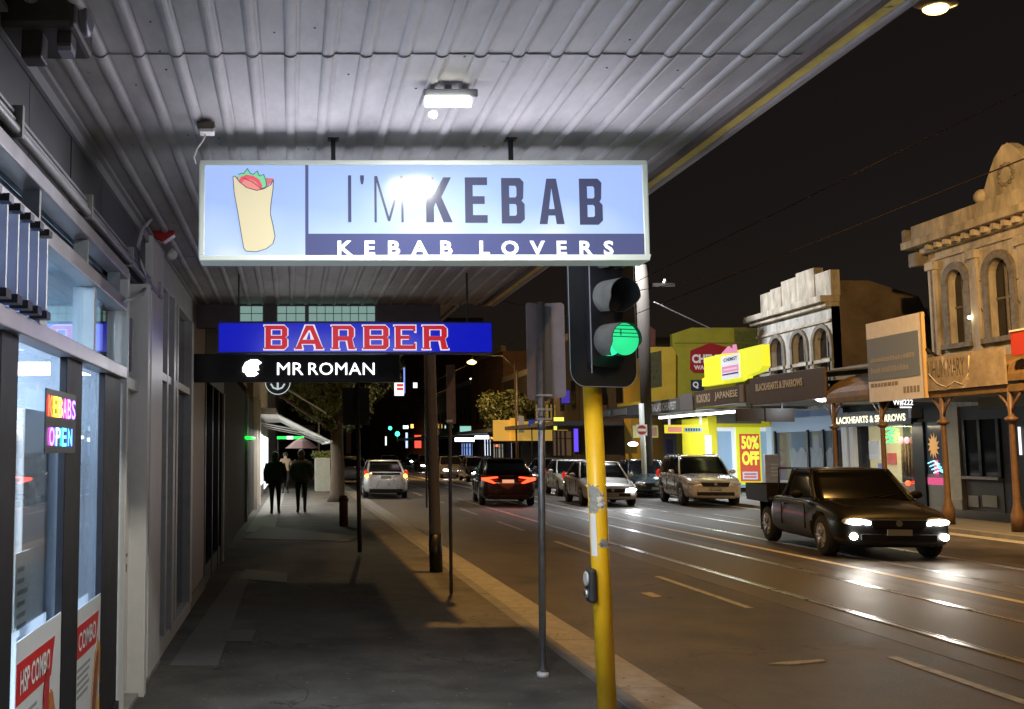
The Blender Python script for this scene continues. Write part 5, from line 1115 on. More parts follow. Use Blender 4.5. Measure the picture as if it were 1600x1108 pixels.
for i in range(7): u = random.uniform(uC + .5, uC + 8); mb.fbox(FF, u, random.uniform(4.4, 7), u + .8, 0, .001, .001) if False else None
wl_ = T('wall_lamp', 'small bright wall lamp in the arched window of the ornate building', 'light', tuple(onX(1515, 496, XF - .15)))
part('bulb', MB().ball(onX(1515, 496, XF - .15), .055), emis('bulb', (1, .9, .6), 14), wl_); part('arm', MB().tube([onX(1515, 496, XF - .15), onX(1515, 486, XF)], .012, 6), M_BLACKM, wl_)
# --- yellow chemist building
cb = T('chemist_building', 'bright yellow two storey chemist building with a maroon house shaped sign on its side wall', 'building', (XF, 52, 0))
FS = FY(52.0)
def yy(px, py, Y=52.0): p = onY(px, py, Y); return (p.x, p.z)
top = [yy(1052, 640), yy(1196, 640), yy(1196, 522), yy(1168, 513), yy(1146, 511), yy(1060, 512), yy(1030, 522), yy(1028, 560), yy(1052, 560)]
part('side_wall', MB().prism(FS, [(19.4, 0), (24.4, 0), (24.4, yy(0, 522)[1]), (23.2, yy(0, 512)[1]), (20.4, yy(0, 512)[1]), (19.4, yy(0, 522)[1])], -.3, 0), M_YB, cb)
part('front_wall', MB().box((19.4, 52.3, 0), (19.7, 60, 6.9)), M_YO, cb)
part('band', MB().fbox(FS, 19.5, yy(0, 536)[1] - .03, 24.3, yy(0, 536)[1] + .03, .003, .05), mat('dull_yellow_band', (.28, .26, .03), .7), cb)
part('shaded_wall_sheet', MB().fbox(FS, yy(1146, 500)[0], 3.5, 24.5, yy(0, 513)[1] + .02, .003, .02), mat('shaded_wall_olive', (.20, .19, .03), .75, var=.25), cb)  # shade on the yellow wall, put in as a darker olive sheet
bay = part('bay', MB().prism(FY(51.6), [yy(1003, 655, 51.6), yy(1056, 655, 51.6), yy(1056, 552, 51.6), yy(1050, 542, 51.6), yy(1016, 542, 51.6), yy(1004, 552, 51.6)], -.35, 0), M_YO, cb)
part('window', MB().prism(FY(51.6), [yy(1011, 607, 51.6), yy(1034, 604, 51.6), yy(1033, 548, 51.6), yy(1013, 552, 51.6)], .002, .03), mat('olive_window', (.10, .10, .05), .3, var=.3), bay)
part('corner_block', MB().prism(FY(51.5), [yy(1004, 541, 51.5), yy(1024, 541, 51.5), yy(1024, 516, 51.5), yy(1014, 508, 51.5), yy(1004, 516, 51.5)], -.4, 0), mat('maroon_block', (.14, .04, .03), .6), cb)
hs = [yy(1080, 584), yy(1142, 584), yy(1142, 547), yy(1122, 538), yy(1107, 536), yy(1080, 547)]
sg = part('house_shaped_sign', MB().prism(FS, [yy(x, y) for x, y in ((1083, 582), (1138, 582), (1142, 577), (1142, 545), (1108, 536), (1078, 548), (1077, 577))], .06, .12), mat('maroon_sign', (.30, .02, .03), .4, em=(.5, .03, .04), es=.12), cb)
F = FS; a, b = yy(1080, 568), yy(1138, 554); part('lettering', text('CHEMIST', F, a[0], a[1], b[0], b[1], .121, .01, bold=.05), mat('sign_white', (.75, .72, .70), .5, em=(1, 1, 1), es=.15), sg)
a, b = yy(1083, 578), yy(1137, 571); part('lettering', text('WAREHOUSE', F, a[0], a[1], b[0], b[1], .121, .01, bold=.04), MATS['sign_white'], sg)
a, b = yy(1079, 610), yy(1098, 594); bq = part('blue_panel', MB().fbox(F, a[0], a[1], b[0], b[1], .06, .1), mat('blue_sign', (.02, .05, .12), .5), cb)
part('lettering', text('Q', F, a[0] + .08, a[1] + .08, a[0] + .38, b[1] - .08, .101, .01, bold=.04), MATS['sign_white'], bq)
# chemist lit kiosk window facing us
kk = T('chemist_entrance', 'brightly lit pale blue chemist window framed in yellow with a 50 percent off poster', 'shopfront', (18.6, 43, 0))
F = FY(43.0)
def yk(px, py): p = onY(px, py, 43.0); return (p.x, p.z)
def rect(px0, py0, px1, py1, w0, w1, mb=None): a, b = yk(px0, py1), yk(px1, py0); return (mb or MB()).fbox(F, a[0], a[1], b[0], b[1], w0, w1)
part('back_wall', rect(1116, 665, 1206, 762, -.06, -.02), mat('pale_blue_window', (.3, .4, .5), .4, em=(.30, .55, .85), es=.36, var=0), kk)
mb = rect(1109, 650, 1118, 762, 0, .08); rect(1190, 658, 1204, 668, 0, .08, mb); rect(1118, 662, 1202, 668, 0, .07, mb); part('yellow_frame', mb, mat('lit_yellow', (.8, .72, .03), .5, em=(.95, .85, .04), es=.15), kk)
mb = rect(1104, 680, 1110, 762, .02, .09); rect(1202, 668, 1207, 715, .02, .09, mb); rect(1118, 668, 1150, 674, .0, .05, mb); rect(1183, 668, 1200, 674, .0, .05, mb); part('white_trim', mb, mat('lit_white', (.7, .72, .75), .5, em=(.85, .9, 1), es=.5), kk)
part('side_return', MB().box((yk(1109, 700)[0], 43.05, 0), (yk(1112, 700)[0], 46, 3.1)), MATS['lit_yellow'], kk)
part('header', rect(1112, 648, 1206, 662, -.05, .0), mat('header_grey', (.25, .25, .24), .6), kk)
for x in (1148,): part('mullion', rect(1146, 674, 1150, 758, 0, .04), MATS['lit_white'], kk)
for x, y in ((1137, 738), (1148, 715), (1148, 690), (1148, 724), (1133, 710)):
    pass
ps_ = T('sale_poster', 'yellow sale poster reading 50% OFF in a red frame in the chemist window', 'poster', (yk(1168, 750)[0], 42.9, .4))
part('sheet', rect(1151, 668, 1186, 757, .09, .10), mat('poster_yellow', (.75, .75, .03), .5, em=(.75, .80, .05), es=.55), ps_)
part('red_frame', rect(1156, 678, 1184, 752, .101, .105), mat('poster_red_lit', (.6, .08, .04), .5, em=(.7, .12, .06), es=.5), ps_)
part('yellow_centre', rect(1158, 680, 1183, 728, .106, .108), MATS['poster_red_lit'], ps_)
a, b = yk(1157, 702), yk(1183, 681); M_PY = mat('poster_yellow_letter', (.8, .85, .05), .5, em=(.9, .95, .10), es=.7); part('lettering', text('50%', F, a[0], a[1], b[0], b[1], .109, .005, bold=.04), M_PY, ps_)
a, b = yk(1158, 727), yk(1184, 705); part('lettering', text('OFF', F, a[0], a[1], b[0], b[1], .109, .005, bold=.05), M_PY, ps_)
part('lower_panel', rect(1159, 737, 1182, 749, .106, .110), mat('poster_blue_lit', (.5, .6, .7), .5, em=(.6, .75, .9), es=.45), ps_)
mb = MB()
for i in range(2): rect(1161, 739.5 + i * 4.5, 1180, 742 + i * 4.5, .111, .113, mb)
part('small_print', mb, MATS['poster_red_lit'], ps_)
mb = MB(); 
for x0, x1 in ((1108, 1115),): pass
# yellow interior side
yi = T('chemist_shopfront', 'yellow painted chemist shop wall with faint graffiti under the lit canopy', 'shopfront', (19.0, 48, 0))
F19 = FX(19.0); a = FP(1058, 720, 19.0)[0]; b = FP(1111, 720, 19.0)[0]
part('wall', MB().fbox(F19, a, 0, b, 3.25, -.2, 0), M_YB, yi)
part('grey_door', MB().fbox(F19, a - 1.8, 0, a, 3.2, -.2, .01), mat('grey_door', (.10, .12, .13), .4), yi)
mb = MB(); uu = b - 1.3
for k in range(5): mb.tube([F19.p(uu + k * .25, .9 + .2 * math.sin(k * 2), .01), F19.p(uu + .08 + k * .25, 1.55 + .15 * math.cos(k * 3), .01), F19.p(uu + .16 + k * .25, 1.1, .01)], .012, 4)
part('graffiti', mb, mat('graffiti_ink', (.08, .08, .02), .6), yi)
part('panel_line', MB().fbox(F19, (a + b) / 2 - .03, 0, (a + b) / 2 + .03, 3.2, .001, .03), mat('dull_yellow_band2', (.3, .3, .03), .6), yi)
part('blue_notice', MB().fbox(F19, a - 1.35, 1.2, a - .5, 2.3, .012, .03), mat('blue_notice', (.02, .03, .2), .5), yi)
# hanging yellow sign, dark sign
hy = T('hanging_sign', 'narrow yellow double sided sign hung from the canopy on two white rods', 'sign', tuple(onY(1071, 677, 39)))
def h_(Y, x0, y0, x1, y1, d0=0., d1=.12): a, b = onY(x0, y1, Y), onY(x1, y0, Y); return MB().box((a.x, Y - d0, a.z), (b.x, Y + d1, b.z))
part('board', h_(39, 1040, 664, 1102, 677), mat('yellow_sign_lit', (.8, .75, .05), .5, em=(.9, .85, .05), es=.6), hy)
part('red_panel', h_(39, 1044, 667, 1065, 675, .01, 0), mat('red_white_panel', (.7, .3, .25), .5, em=(.9, .35, .3), es=.5), hy); part('blue_panel', h_(39, 1069, 668, 1097, 675, .01, 0), mat('blue_white_panel', (.3, .45, .5), .5, em=(.4, .65, .7), es=.4), hy)
mb = MB()
for k in range(6): mb.box((onY(1071 + k * 4, 670, 39).x, 38.985, onY(1070, 673.5, 39).z), (onY(1073.4 + k * 4, 670, 39).x, 38.99, onY(1070, 669.5, 39).z))
part('blue_print', mb, mat('blue_ink', (.03, .08, .2), .5), hy)
for x in (1046, 1095): part('rod', h_(39.03, x - 1.2, 648, x + 1.2, 664, 0, .05), MATS['lit_white'], hy)
dk = T('hanging_sign', 'unlit dark double panel sign hung under the canopy left of the wine shop', 'sign', tuple(onY(1196, 660, 31.5)))
part('panel', h_(31.5, 1152, 639, 1194, 658), mat('unlit_sign', (.03, .022, .02), .4, var=.4), dk); part('panel', h_(31.5, 1197, 638, 1241, 659), MATS['unlit_sign'], dk)
for x in (1175, 1222): part('rod', h_(31.55, x - 1, 630, x + 1, 639, 0, .04), M_BLACKM, dk)
oh = T('hanging_sign', 'dim olive sign board hung under the canopy behind the no entry disc', 'sign', tuple(onY(1008, 683, 46)))
part('board', h_(46, 988, 665, 1028, 684), mat('dim_olive', (.16, .14, .04), .5, em=(.5, .45, .15), es=.12), oh); part('dark_panel', h_(46, 1011, 668, 1026, 681, .02, 0), mat('dim_maroon', (.12, .04, .03), .5), oh)
# --- far canopies
M_SOF = mat('canopy_soffit', (.30, .30, .31), .6, var=.15)
def canopy(name, label, x0, x1, zb, zt, fm, soffit=M_SOF, roof=M_DARKG, back=XF, split=()):
    u0, u1 = FP(x0, 640, FCX)[0], FP(x1, 640, FCX)[0]; c = T(name, label, 'canopy', (FCX, -(u0 + u1) / 2, zb))
    part('fascia', MB().fbox(FC, u0, zb, u1, zt, -.08, 0), fm, c, bevel=.01)
    part('soffit', MB().box((FCX + .08, -u1, zb + .05), (back, -u0, zb + .10)), soffit, c)
    part('roof', MB().add([(FCX + .08, -u1, zt - .1), (back, -u1, zt + .25), (back, -u0, zt + .25), (FCX + .08, -u0, zt - .1), (FCX + .08, -u1, zt - .15), (back, -u1, zt + .2), (back, -u0, zt + .2), (FCX + .08, -u0, zt - .15)], [(0,1,2,3),(7,6,5,4),(0,4,5,1),(1,5,6,2),(2,6,7,3),(3,7,4,0)]), roof, c)
    return c, u0, u1
M_FGREY = mat('fascia_grey', (.10, .10, .11), .6, var=.2); M_FBRN = mat('fascia_brown', (.085, .055, .040), .6, var=.2); M_LETC = mat('cream_letter', (.60, .47, .30), .5, em=(1, .8, .5), es=.05); M_LETG = mat('grey_letter', (.50, .48, .46), .5, em=(1, .95, .9), es=.08)
c1, u0, u1 = canopy('chemist_canopy', "grey canopy fascia lettered australia's cheapest chemist with white tube lights under it", 1006, 1084, 3.25, 3.80, M_FGREY)
a = FP(1009, 640, FCX)[0]; b = FP(1057, 640, FCX)[0]; part('lettering', text("AUSTRALIA'S CHEAPEST", FC, a, 3.36, b, 3.70, .002, .01, bold=.03), M_LETG, c1)
part('end_panel', MB().fbox(FC, FP(1064, 640, FCX)[0], 3.27, u1 - .02, 3.92, .002, .03), mat('fascia_mid', (.16, .15, .15), .6), c1)
c2, u0, u1 = canopy('restaurant_canopy', 'dark canopy fascia lettered KOKORO JAPANESE', 1085, 1164, 3.35, 3.95, M_FBRN)
a = FP(1089, 620, FCX)[0]; b = FP(1110, 620, FCX)[0]; part('lettering', text('KOKORO', FC, a, 3.50, b, 3.82, .002, .01, bold=.02), M_LETC, c2)
a = FP(1117, 620, FCX)[0]; b = FP(1153, 620, FCX)[0]; part('lettering', text('JAPANESE', FC, a, 3.50, b, 3.82, .002, .01, bold=.02), M_LETC, c2)
part('end_strip', MB().fbox(FC, FP(1157, 620, FCX)[0], 3.36, u1 - .01, 3.96, .002, .04), mat('pinkish_strip', (.20, .14, .12), .6), c2)
c3, u0, u1 = canopy('wine_shop_canopy', 'tall brown canopy fascia lettered BLACKHEARTS & SPARROWS', 1166, 1290, 3.22, 4.12, M_FBRN)
a = FP(1181, 600, FCX)[0]; b = FP(1254, 600, FCX)[0]; part('lettering', text('BLACKHEARTS & SPARROWS', FC, a, 3.66, b, 3.90, .002, .01, bold=.03), M_LETC, c3)
M_RUSTY = mat('rusty_fascia', (.17, .105, .045), .65, var=.4, vscale=2.5, bump=.3)
c4, u0, u1 = canopy('curved_verandah', 'rust brown curved iron verandah roof in front of the low shop', 1291, 1454, 3.05, 3.20, M_RUSTY, roof=M_RUSTY)
def bullnose(u0, u1, par, m):
    mb = MB(); n = 8; prof = [(FCX + 1.6 * (1 - math.cos(math.pi / 2 * k / n)), 3.20 + .75 * math.sin(math.pi / 2 * k / n)) for k in range(n + 1)] + [(XF, 4.15)]
    k = int((u1 - u0) / .08); vs = []; fs = []
    for i in range(k + 1):
        u = u0 + (u1 - u0) * i / k; d = .012 * (i % 2)
        vs += [Vector((x, -u, z - d)) for x, z in prof]
    m_ = len(prof)
    for i in range(k):
        for j in range(m_ - 1): fs.append((i*m_+j, (i+1)*m_+j, (i+1)*m_+j+1, i*m_+j+1))
    mb.add(vs, fs, False); return part('curved_iron', mb, m, par)
bullnose(u0, u1, c4, M_RUSTY)
c5, u0, u1 = canopy('right_verandah', 'rust brown verandah edge at the far right carrying a painted glass sign', 1455, 1760, 2.96, 3.12, M_RUSTY, roof=M_RUSTY, back=XF)
bullnose(u0, u1, c5, M_RUSTY)
# tube lights under the chemist canopy
M_TUBE = emis('tube_white', (.92, .97, 1), 9)
for i, (x0, x1, xx) in enumerate(((1030, 1090, 16.2), (1090, 1112, 16.4), (1108, 1152, 16.4))):
    yA_, yB_ = onX(x1, 650, xx).y, onX(x0, 650, xx).y; lt = T('tube_light', ('longest white tube light under the chemist canopy', 'short white tube light between two longer ones', 'white tube light nearest the dark hanging sign')[i], 'light', (xx, (yA_ + yB_) / 2, 3.15), 0, 'tube lights under the chemist canopy')
    part('tube', MB().box((xx - .06, yA_, 3.12), (xx + .06, yB_ - .1, 3.20)), M_TUBE, lt); part('batten', MB().box((xx - .09, yA_, 3.20), (xx + .09, yB_ - .1, 3.26)), M_WHITE, lt)
    lamp('tube_glow', 'AREA', (xx, (yA_ + yB_) / 2, 3.1), 130 if i != 1 else 50, (.88, .95, 1), .3, lt, (0, 0, 0), size_y=max(1, yB_ - yA_))
# ground floor shops below arches
gs = T('glass_shopfront', 'cool lit glass shop front with dark mullions and drawn blinds under the dark hanging sign', 'shopfront', (XF, 39, 0))
a = FP(1208, 680, XF)[0]; b = FP(1310, 680, XF)[0]
part('upper_band', MB().fbox(FF, a, 2.45, b, 3.25, -.2, .0), mat('pale_blue_band', (.20, .27, .36), .5, em=(.35, .5, .75), es=.16), gs)
part('glass', MB().fbox(FF, a, .55, b, 2.44, -.05, -.02), mat('dim_blue_glass', (.05, .06, .075), .1, em=(.3, .4, .55), es=.045), gs)
part('stall_riser', MB().fbox(FF, a, 0, b, .55, -.2, 0), mat('pale_riser', (.28, .28, .29), .6), gs)
mb = MB()
for x in (1211, 1262, 1286, 1306): u = FP(x, 680, XF)[0]; mb.fbox(FF, u, .0, u + .12, 2.5, .0, .07)
part('mullion', mb, M_BLACKM, gs)
mb = MB(); u = a + 1.4
while u < b - .5: mb.fbox(FF, u, .8, u + .05, 1.75 + .1 * math.sin(u * 9), -.018, -.01); u += .09
part('blind', mb, mat('blind_grey', (.3, .33, .36), .7), gs)
part('blue_pillar', MB().fbox(FF, a - .5, 0, a - .05, 2.7, -.1, .05), mat('pale_blue_pillar', (.3, .4, .5), .5, em=(.45, .65, .9), es=.3), gs)
wn = T('wine_shop', 'wine shop window with a warm cream interior, green neon and dark curtain', 'shopfront', (XF, 34, 0))
a = FP(1318, 700, XF)[0]; b = FP(1447, 700, XF)[0]; wa = FP(1345, 700, XF)[0]; wb_ = FP(1430, 700, XF)[0]
part('sign_board', MB().fbox(FF, a - .3, 2.55, b - .5, 3.05, -.05, .12), M_BLACKM, wn)
a1 = FP(1308, 650, XF)[0]; b1 = FP(1421, 650, XF)[0]; part('lettering', text('BLACKHEARTS & SPARROWS', Fr(FF.o, FF.x, FF.y), a1, 2.66, b1, 2.90, .121, .01, bold=.035), emis('cream_letters_lit', (1, .93, .66), 1.5), wn)
part('stall_riser', MB().fbox(FF, a, 0, b, .68, -.15, .02), mat('grey_riser', (.17, .17, .18), .6, var=.15), wn)
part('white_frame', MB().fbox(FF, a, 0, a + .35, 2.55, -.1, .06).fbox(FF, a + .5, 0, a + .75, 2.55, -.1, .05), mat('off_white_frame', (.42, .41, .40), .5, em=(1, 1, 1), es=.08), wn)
part('cream_wall', MB().fbox(FF, wa, .5, FP(1393, 700, XF)[0], 2.55, -.40, -.30), mat('cream_wall_lit', (.55, .50, .30), .6, em=(.85, .76, .42), es=.5, var=0), wn)
part('room', MB().fbox(FF, wa - .4, .2, b, 2.7, -3.2, -3.1).fbox(FF, wa - .4, 2.6, b, 2.7, -3.1, -.1), mat('dim_brown_room', (.20, .15, .10), .8, var=.3), wn)
part('curtain', (lambda mb: [mb.tube([FF.p(FP(1400, 700, XF)[0] + i * .09, .7, -.2 - .05 * (i % 2)), FF.p(FP(1400, 700, XF)[0] + i * .09 + .03, 2.1, -.2 - .05 * (i % 2))], .05, 6) for i in range(9)] and mb)(MB()), mat('tan_curtain', (.22, .16, .09), .8, var=.5, vscale=8), wn)
part('glass', MB().fbox(FF, wa, .68, wb_, 2.55, -.03, -.02), glassmat('clear_shop_glass', (.95, .95, .95), .04, .02), wn)
part('black_pillar', MB().fbox(FF, wb_, 0, b, 2.6, -.1, .08), M_BLACKM, wn)
lamp('shop_front_fill', 'AREA', FF.p((wa + wb_) / 2 + .6, 2.5, .9), 110, (1, .85, .55), 2, wn, (0, 0, 0), size_y=1)  # fill lamp added outside the window, brightens the cream pillar
for x0, x1, y0, y1, col, nm, lab in ((1347, 1362, 689, 718, (.75, .8, .85), 'window_notice', 'white paper notice on the cream wall of the wine shop'), (1361, 1368, 724, 740, (.2, .3, .75), 'blue_bottle', None), (1375, 1387, 708, 726, (.6, .12, .10), 'red_lantern', None)):
    u0_, v0_ = FP(x0, y1, XF); u1_, v1_ = FP(x1, y0, XF); part(nm, MB().fbox(FF, u0_, v0_, u1_, v1_, -.29, -.25), mat(nm, col, .5, em=col, es=.3), wn)
ng = T('green_neon', 'green neon number sign glowing in the wine shop window', 'neon sign', tuple(onX(1393, 680, XF - .05)))
M_GN = emis('green_neon_glow', (.02, 1, .12), 3.5)
for y0, y1, k in ((668, 679, '2'), (681, 692, '2')):
    u0_, v0_ = FP(1387, y1, XF); u1_, v1_ = FP(1400, y0, XF); part('tube', text(k, FF, u0_, v0_, u1_, v1_, .03, .03, bold=.02), M_GN, ng)
pn = T('pink_neon', 'two pink glowing blobs above the curtain in the wine shop window', 'neon sign', tuple(onX(1413, 686, XF - .05)))
for x in (1408, 1417): part('shape', MB().ball(onX(x, 688, XF - .05), (.03, .14, .11)), emis('pink_glow', (1, .45, .5), 1.0), pn)
pr_ = T('prohibition_light', 'small red round light low in the wine shop window', 'light', tuple(onX(1419, 755, XF - .06))); part('disc', MB().ball(onX(1419, 755, XF - .06), .08), emis('red_dot', (1, .06, .02), 5), pr_); part('mount', MB().ball(onX(1419, 755, XF), .05), M_BLACKM, pr_)
# hanging box sign with small white text
hb = T('hanging_sign', 'small black hanging box sign with white symbols above the wine shop door', 'sign', tuple(onY(1403, 645, 28)))
part('box', h_(28, 1376, 622, 1426, 638), M_BLACKM, hb); a, b = onY(1395, 634, 28), onY(1426, 624, 28)
part('lettering', text("W#222", FY(28), a.x, a.z, b.x, b.z, .003, .006, bold=.02), emis('small_white_text', (1, 1, 1), 1.6), hb)
part('underline', h_(28, 1406, 635.5, 1424, 637.5, .012, 0), MATS['small_white_text'], hb)
part('grey_end', h_(28, 1424, 636, 1440, 653), mat('pale_grey_box', (.3, .33, .38), .5), hb)
# next shop: sun sticker window, cream pillar
sn = T('sun_sticker_shop', 'narrow shop window with an orange sun sticker and a small neon bottle display', 'shopfront', (XF, 31, 0))
a = FP(1448, 700, XF)[0]; b = FP(1482, 700, XF)[0]
part('window', MB().fbox(FF, a, 1.0, b, 2.6, -.05, 0), mat('dusk_window', (.05, .055, .07), .12, em=(.35, .45, .6), es=.05), sn)
part('lower_wall', MB().fbox(FF, a, 0, b, 1.0, -.1, .02), mat('grey_lower_wall', (.22, .22, .23), .6), sn)
part('header', MB().fbox(FF, a, 2.6, FP(1640, 700, XF)[0], 3.0, -.1, .03), mat('header_dark', (.06, .06, .065), .6), sn)
c_ = FP(1459, 697, XF); P = []
for k in range(24): t_ = 2 * math.pi * k / 24 + (.12 if k % 2 else 0); r_ = .40 if k % 2 else .22; P.append((c_[0] + r_ * math.cos(t_) * .72, c_[1] + r_ * math.sin(t_)))
part('sun_sticker', MB().prism(FF, P, .003, .012), mat('orange_sticker', (.75, .36, .10), .5, em=(.9, .45, .12), es=.45), sn)
mb = MB()
for k in range(4): p0 = FP(1451 + 3 * k, 724 + 5 * k, XF); mb.tube([FF.p(p0[0], p0[1], .02), FF.p(p0[0] + .3, p0[1] + .08, .02), FF.p(p0[0] + .55, p0[1] - .02, .02)], .018, 5)
part('cyan_neon', mb, emis('cyan_neon', (.3, .9, 1), 1.8), sn)
u0_, v0_ = FP(1451, 757, XF); part('pink_panel', MB().fbox(FF, u0_, v0_, u0_ + .8, v0_ + .22, .01, .02), emis('pink_panel', (1, .15, .35), .9), sn); part('pink_bottle', MB().fbox(FF, u0_ + .35, v0_ + .23, u0_ + .55, v0_ + .75, .01, .02), MATS['pink_panel'], sn)
cpil = T('cream_pillar', 'wide cream painted pillar between shops behind the iron verandah post', 'pillar', (XF, 30, 0))
a = FP(1482, 700, XF)[0]; b = FP(1504, 700, XF)[0]
part('shaft', MB().fbox(FF, a, 0, b, 3.0, -.2, .10), mat('cream_paint', (.55, .48, .36), .6, var=.12), cpil); part('base', MB().fbox(FF, a - .04, 0, b + .04, .3, -.2, .14), M_STUC, cpil, bevel=.01)
dsf = T('dark_panelled_shop', 'dark shop window with two pale framed panels under it at the right', 'shopfront', (XF, 28, 0))
a = FP(1506, 700, XF)[0]; b = FP(1564, 700, XF)[0]
part('window', MB().fbox(FF, a, .95, b, 2.6, -.05, 0), mat('very_dark_window', (.025, .027, .03), .1), dsf)
mb = MB()
for x in (1507, 1531, 1560): u = FP(x, 700, XF)[0]; mb.fbox(FF, u, .95, u + .12, 2.6, 0, .06)
part('mullion', mb, M_BLACKM, dsf)
part('sill', MB().fbox(FF, a, .90, b, .98, -.05, .14), mat('sill_pale', (.4, .36, .3), .6), dsf)
for x0, x1 in ((1515, 1530), (1537, 1559)):
    u0_, v0_ = FP(x0, 792, XF); u1_, v1_ = FP(x1, 775, XF); part('panel', MB().fbox(FF, u0_, v0_, u1_, v1_, .003, .03), mat('panel_pale', (.34, .31, .27), .6), dsf, bevel=.01)
part('panel_wall', MB().fbox(FF, a, 0, b, .90, -.1, 0), mat('panel_dark', (.09, .085, .08), .6), dsf)
dd_ = T('dark_corner_shop', 'dark unlit shop front at the right edge of the picture', 'shopfront', (XF, 24, 0))
part('wall', MB().fbox(FF, b, 0, -16, 3.0, -.15, -.02), mat('unlit_wall', (.05, .046, .042), .6, var=.3), dd_); part('white_light_strip', MB().fbox(FF, FP(1594, 700, XF)[0], 1.6, FP(1596.5, 700, XF)[0], 2.35, .0, .03), emis('strip_light', (1, 1, 1), 1.5), dd_)
part('sign_box', MB().fbox(FX(17.0), FP(1528, 625, 17.0)[0], 2.75, FP(1620, 625, 17.0)[0], 3.02, -.1, 0), mat('pale_olive_sign', (.20, .21, .15), .5), dd_)
# verandah posts
post0 = None; PXS = [(1310, 'leftmost slender brown iron verandah post outside the wine shop'), (1386, 'slender brown iron verandah post in front of the cream interior'), (1482, 'brown iron verandah post in front of the cream pillar'), (1590, 'brown iron verandah post nearest the right edge'), (1736, 'verandah post just outside the right edge')]
PX_X = FCX + .05
for i, (x, lab) in enumerate(PXS[:4]):
    yb_ = onX(x, 800, PX_X).y
    if post0 is None:
        post0 = T('verandah_post', lab, 'post', (PX_X, yb_, 0), 0, 'iron verandah posts'); xx = PX_X
        part('shaft', MB().lathe([(.13, 0), (.13, .35), (.085, .5), (.07, .6), (.055, 2.2), (.055, 3.05)], (xx, yb_, 0), 12), M_RUST, post0)
        part('collar', MB().lathe([(.05, 2.30), (.13, 2.36), (.13, 2.40), (.05, 2.46)], (xx, yb_, 0), 12), M_RUST, post0)
        for s_ in (-1, 1): part('bracket', MB().tube([(xx, yb_, 2.44), (xx, yb_ + s_ * .12, 2.72), (xx, yb_ + s_ * .42, 3.02)], .03, 6), M_RUST, post0)
    else:
        c = copy_tree(post0); c.location = (PX_X, yb_, 0); c['label'] = lab
# signs above the right verandah
brd = T('property_board', 'tall pinkish property board with a grey blue panel standing on the rusty verandah', 'sign', tuple(onX(1405, 612, FCX)))
u0_, u1_ = FP(1361, 600, FCX)[0], FP(1448, 600, FCX)[0]
v0_, v1_ = 2.98, FP(1400, 497, FCX)[1]
part('panel', MB().fbox(FC, u0_, v0_, u1_, v1_, .02, .06), mat('board_pink', (.80, .78, .84), .55, var=.08), brd)
part('blue_panel', MB().fbox(FC, u0_ + .02, v0_ + .55, u1_ - .12, v1_ - .42, .061, .07), mat('board_slate', (.20, .24, .34), .5), brd)
mb = MB(); random.seed(3)
for row, (v_, h2, uend) in enumerate(((v0_ + 1.02, .13, u1_ - .3), (v0_ + .74, .15, u1_ - .6))):
    u = u0_ + .15
    while u < uend: wdt = random.uniform(.05, .11); mb.fbox(FC, u, v_, u + wdt, v_ + h2 * random.uniform(.7, 1), .071, .074); u += wdt + .03
part('faded_lines', mb, mat('board_faded', (.34, .33, .33), .6), brd)
mb = MB(); u = u0_ + .1
while u < u1_ - 1.1: wdt = random.uniform(.08, .16); mb.fbox(FC, u, v0_ + .38, u + wdt, v0_ + .48, .061, .064); u += wdt + .03
u = u1_ - .85
while u < u1_ - .15: mb.fbox(FC, u, v0_ + .16, u + .1, v0_ + .32, .061, .064); u += .14
part('printed_line', mb, mat('board_print', (.30, .25, .23), .6), brd)
part('edge_post', MB().fbox(FC, u1_, v0_, u1_ + .06, v1_, 0, .08), mat('pine_edge', (.6, .42, .2), .6), brd); part('prop', MB().tube([FC.p(u1_ + .05, v1_ - .9, 0), FC.p(u1_ + 1.0, 3.2, -.6)], .04, 6), M_BLACKM, brd)
gsn = T('glass_sign', 'weathered painted sign lettered UHUM MARY on the right verandah', 'sign', tuple(onX(1510, 590, FCX)))
u0_, u1_ = FP(1452, 580, FCX)[0], FP(1574, 580, FCX)[0]
part('panel', MB().fbox(FC, u0_, 3.13, u1_, 3.93, .01, .05), mat('glass_sign_paint', (.34, .27, .19), .4, var=.35, vscale=3.5, spots=(2.2, .62, (.62, .55, .46))), gsn)
part('lettering', text('UHUM MARY', FC, FP(1454, 580, FCX)[0], 3.42, FP(1511, 580, FCX)[0], 3.84, .051, .008, bold=-.005), mat('thin_dark_letter', (.08, .07, .05), .5), gsn)
P = [(u0_ + .05, 3.55), (u0_ + .35, 3.30), (u0_ + .7, 3.18), (u0_ + 1.0, 3.30), (u0_ + 1.3, 3.20), (u0_ + 1.5, 3.45), (u0_ + 1.55, 3.85)]
mb = MB(); [mb.tube([FC.p(a_[0], a_[1], .055), FC.p(b_[0], b_[1], .055)], .012, 5) for a_, b_ in zip(P, P[1:])]; part('scroll_line', mb, mat('cream_line', (.6, .55, .42), .5), gsn)
rs = T('red_shop_sign', 'red sign box cut by the right edge above the verandah', 'sign', tuple(onX(1596, 545, FCX))); a_ = FP(1588, 556, FCX); part('box', MB().fbox(FC, a_[0], a_[1], a_[0] + 1.2, a_[1] + .5, .0, .1), mat('red_sign_paint', (.45, .04, .02), .5), rs); part('edge', MB().fbox(FC, a_[0], a_[1] + .5, a_[0] + 1.2, a_[1] + .54, .0, .12), M_WHITE, rs)
